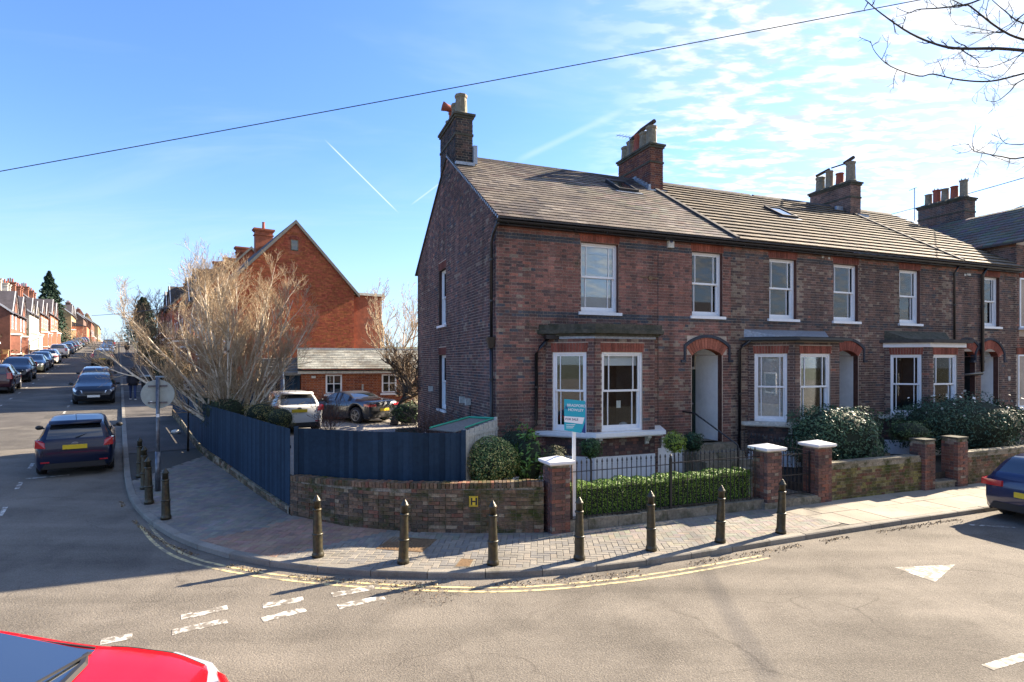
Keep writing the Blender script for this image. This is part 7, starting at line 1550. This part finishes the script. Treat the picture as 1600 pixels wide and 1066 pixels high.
hedge('garden_hedge', 'second square dark hedge further up the left gardens', 112, 138, -11, -8.9, 0, 3.3, 7000, .15, [(.02, .045, .015), (.03, .06, .02)])
for i, (s, r, rr_, h, cl_, lab) in enumerate(((64, -11, 1.9, 1.7, (.10, .13, .03), 'sunny yellow green bush at the left edge of the frame'), (72, -11.5, 2.0, 1.6, (.05, .08, .03), 'mid green bush left of the square hedge'), (58, -10.3, 1.4, 1.1, (.13, .14, .04), 'low golden bush behind the left garden wall'), (79, -10, 1.2, 1.0, (.06, .08, .03), 'low round bush in front of the square hedge'))):
    p = S2W(s, r); shrub('garden_bush', lab, (p.x, p.y, p.z+h), (rr_, rr_, h), 2600, .12, [cl_, tuple(c*.6 for c in cl_)], 'bush', 'leafmatt', lump=.3, fill=.5)
for i, (s0, s1, r0, r1, z1, lab) in enumerate(((34.5, 46, 2.35, 3.3, 1.9, 'rough dark hedge beside the footway beyond the fence'), (48, 66, 2.3, 3.4, 2.1, 'olive hedge beside the footway further up'), (68, 96, 2.2, 3.4, 2.6, 'far hedge beside the footway on the right'))):
    hedge('roadside_hedge', lab, s0, s1, r0, r1, 0, z1, 6500, .085, [(.06, .06, .025), (.085, .08, .03), (.035, .045, .018)])
def conifer(name, label, s, r, h, w_, n, cols, seed, drop=.0):
    p = S2W(s, r); t = thing(name, label, 'tree', tuple(p)); rs = np.random.default_rng(seed); z = rs.random(n)**.8; a = rs.uniform(0, 6.283, n); tier = (np.abs(((z*11+a*.8/6.283*2) % 1)-.5)*2); rad = w_*(1-z)**.75*(.35+.65*rs.random(n)**.5)*(.62+.38*tier)*(1+.18*np.sin(a*3+z*9)); pts = np.stack([rad*np.cos(a), rad*np.sin(a), .8+z*(h-.8)-rad*.12], 1)
    leaves('crown', pts, .24*h/12, cols, t, 'leafmatt', .35); m = MB(); m.tube([(0, 0, 0), (0, 0, h*.96)], [h*.028, .02], 7); m.build('trunk', 'darkbark', t); return t
conifer('conifer_tree', 'tall dark blue green conifer between the left houses', 134, -10.5, 13.5, 3.9, 9000, [(.022, .05, .032), (.03, .065, .04), (.018, .04, .025)], 1)
conifer('conifer_tree', 'dark evergreen tree far up the street on the right', 128, 3.6, 9.5, 4.2, 8000, [(.014, .03, .018), (.02, .042, .025)], 2)
conifer('conifer_tree', 'second dark evergreen behind the first on the right', 142, 4.5, 10, 4.2, 6000, [(.014, .03, .018), (.022, .045, .025)], 3)
rndt = random.Random(4)
for i, (s, r, h, lab) in enumerate(((62, 3.6, 8.0, 'brown leafless tree by the footway, nearer of two'), (84, 3.4, 9.5, 'tall thin leafless tree by the footway further up'))):
    p = S2W(s, r); stems = [((math.cos(a)*.3, math.sin(a)*.3, 1), h*.75, .08) for a in (0, 1.6, 3.1, 4.7)]; tree('bare_tree', lab, tuple(p), stems, dict(seg=(6, 5, 4, 3), wob=.08, up=(.02, .06, .1, .1), taper=.8, thick=1, depth=3, kids=(9, 6, 4), lk=(.42, .5, .5), **{'from': (.2, .15, .15)}, ang=(22, 50), rk=.6, min=.012), 40+i, 'brownbark', 'brownbark')
# ------------------------------------------------------------------ overhead: cables, the branch of a roadside tree
def px(u, v, d): return Vector(((u-800)/FPX*d, d, CAMH+(567-v)/FPX*d))
def cable(label, a, b, sag, r): 
    t = thing('overhead_cable', label, 'cable', tuple(a)); m = MB(); n = 30; pts = [(b-a)*(i/n)-Vector((0, 0, sag*4*(i/n)*(1-i/n))) for i in range(n+1)]; m.tube(pts, r, 5); m.build('wire', 'cable', t)
a, b = px(0, 265, 12.0), px(1395, 5, 11.4); d = (b-a); cable('long cable crossing the whole sky above the chimneys', a-d*.35, b+d*.35, .06, .0095)
a, b = px(1380, 337, 40), px(1600, 275, 22); d = b-a; cable('cable above the right hand chimneys, upper one', a-d*.2, b+d*.4, .1, .018)
a, b = px(1516, 348, 40), px(1600, 318, 30); d = b-a; cable('cable right of the far chimney, lower one', a-d*.3, b+d*.8, .1, .018)
a, b = px(155, 492, 70), px(250, 482, 45); d = b-a; cable('thin cable across the far end of the side street', a-d*.2, b+d*.2, .1, .03)
bt = thing('roadside_tree', 'bare overhanging branches of a tree entering at the top right corner', 'tree', (9.6, 5.4, 0)); base_ = Vector((9.6, 5.4, 0)); m = MB()
m.tube([Vector((0, 0, -.05)), Vector((.05, 0, 2.5)), Vector((0, .1, 5.5)), Vector((-.1, .1, 8.5)), Vector((0, .2, 11))], [.22, .18, .14, .09, .04], 10); m.build('trunk', 'darkbark', bt, True)
tw = MB(); rnd = random.Random(12); tdx = 5.6
BR = [([(1352, 0), (1378, 22), (1422, 52), (1465, 70), (1500, 76), (1560, 76), (1640, 79), (1760, 60)], 2.3), ([(1360, 64), (1368, 82), (1392, 104), (1436, 119), (1458, 116), (1500, 125), (1548, 127), (1600, 115), (1700, 90), (1790, 70)], 1.5),
      ([(1400, 12), (1420, 20), (1434, 15), (1465, 13), (1505, 8), (1530, 0), (1560, -15)], 1.2), ([(1488, 0), (1508, 9), (1516, 10), (1560, 44), (1600, 62), (1680, 75), (1770, 80)], 2.0), ([(1550, 0), (1570, 17), (1600, 37), (1680, 50), (1780, 60)], 1.5),
      ([(1512, 224), (1522, 236), (1540, 240), (1566, 245), (1600, 246), (1700, 215), (1790, 180)], 1.2), ([(1558, 203), (1568, 222), (1588, 226), (1610, 222), (1700, 190)], .9), ([(1540, 157), (1558, 158), (1578, 143), (1600, 124), (1690, 95)], 1.0),
      ([(1490, 38), (1516, 42), (1545, 48), (1570, 50), (1600, 22), (1640, 0)], .8), ([(1500, 85), (1515, 102), (1545, 105), (1575, 95), (1605, 80)], .7), ([(1465, 93), (1490, 90), (1515, 72), (1545, 55), (1575, 40), (1605, 18)], .6), ([(1490, 115), (1520, 108), (1560, 122), (1590, 90), (1610, 70)], .6)]
for k, (pp, wd) in enumerate(BR):
    dpt = tdx+.25*math.sin(k*2.1); pts = [px(u, v, dpt+.1*i*(1 if k % 2 else -1)*.3)-base_ for i, (u, v) in enumerate(pp)]; n = len(pts)
    sm = []
    for i in range(n-1):
        p0, p1, p2, p3 = pts[max(i-1, 0)], pts[i], pts[i+1], pts[min(i+2, n-1)]
        for j in range(4): t = j/4; sm.append(.5*((2*p1)+(p2-p0)*t+(2*p0-5*p1+4*p2-p3)*t*t+(3*p1-p0-3*p2+p3)*t**3))
    sm.append(pts[-1]); r0_ = wd*.0062; tw.tube(sm, [r0_*(.30+.95*i/len(sm)) for i in range(len(sm))], 6)
    for i in range(1, len(sm)-1):
        if rnd.random() < .50:
            q = sm[i]; d = (sm[i]-sm[i+1]).normalized(); sd = Vector((rnd.uniform(-1, 1), rnd.uniform(-.5, .5), rnd.uniform(-1, 1))).normalized(); d = (d*.6+sd).normalized(); ln = rnd.uniform(.06, .30)
            grow([tw, tw], q, d, ln, r0_*.40, 1, dict(seg=(3, 4, 3), wob=.20, up=(0, .02, .05), taper=.5, thick=9, depth=2, kids=(3, 3, 3), lk=(.5, .5, .5), **{'from': (.3, .3, .3)}, ang=(25, 65), rk=.7, min=.0015), rnd)
tw.build('branches', 'darkbark', bt, True)
m = MB(); hubp = Vector((0, .1, 5.6))
for k, (pp, wd) in enumerate(BR):
    if pp[-1][0] > 1660: e = px(*pp[-1], tdx)-base_; m.tube([e, e.lerp(hubp, .5)+Vector((0, 0, -.1)), Vector((0, .1, 5.0+.28*k))], [wd*.008, .03, .05], 6)
m.build('limbs', 'darkbark', bt, True)

# ------------------------------------------------------------------ added behind the viewer: terrace and trees for windows and car paint to reflect
oz_ = H2W(-14, -27); ot = thing('added_terrace', 'long brick terrace added across the road behind the viewpoint, seen only in reflections', 'house', (oz_.x, oz_.y, 0), TH)
m = MB(); m.box(0, 52, -8, 0, -.5, 6.4); m.build('wall', brm, ot); m = MB(); m.add([(-.2, -8.3, 6.3), (52.2, -8.3, 6.3), (52.2, .3, 6.3), (-.2, .3, 6.3), (-.2, -4, 9.2), (52.2, -4, 9.2)], [(3, 2, 5, 4), (0, 4, 5, 1), (0, 3, 4), (1, 5, 2), (0, 1, 2, 3)]); m.build('roof', slm, ot)
for i in range(9):
    for (a, z0, z1) in ((1, .9, 2.6), (3.4, 3.6, 5.1), (1.2, 3.6, 5.1)): m = MB(); m.box(i*5.7+a, i*5.7+a+1.1, .01, .06, z0, z1); wn = m.build('window', 'white', ot); m = MB(); m.box(i*5.7+a+.1, i*5.7+a+1.0, .061, .07, z0+.1, z1-.1); m.build('pane', 'carglass', wn)
for i in range(4):
    p = H2W(-8+9*i, -22.5); tree('added_tree', ('leafless tree added for reflections behind the viewpoint, first from the side street', 'leafless tree added for reflections behind the viewpoint, second along', 'leafless tree added for reflections behind the viewpoint, third along', 'leafless tree added for reflections behind the viewpoint, farthest along')[i], (p.x, p.y, 0), [((.05, 0, 1), 6.5, .16)], dict(seg=(6, 5, 4), wob=.09, up=(0, .05, .05), taper=.8, thick=1, depth=2, kids=(16, 8), lk=(.5, .5), **{'from': (.35, .2, .2)}, ang=(30, 60), rk=.6, min=.012), 70+i, 'brownbark', 'brownbark')
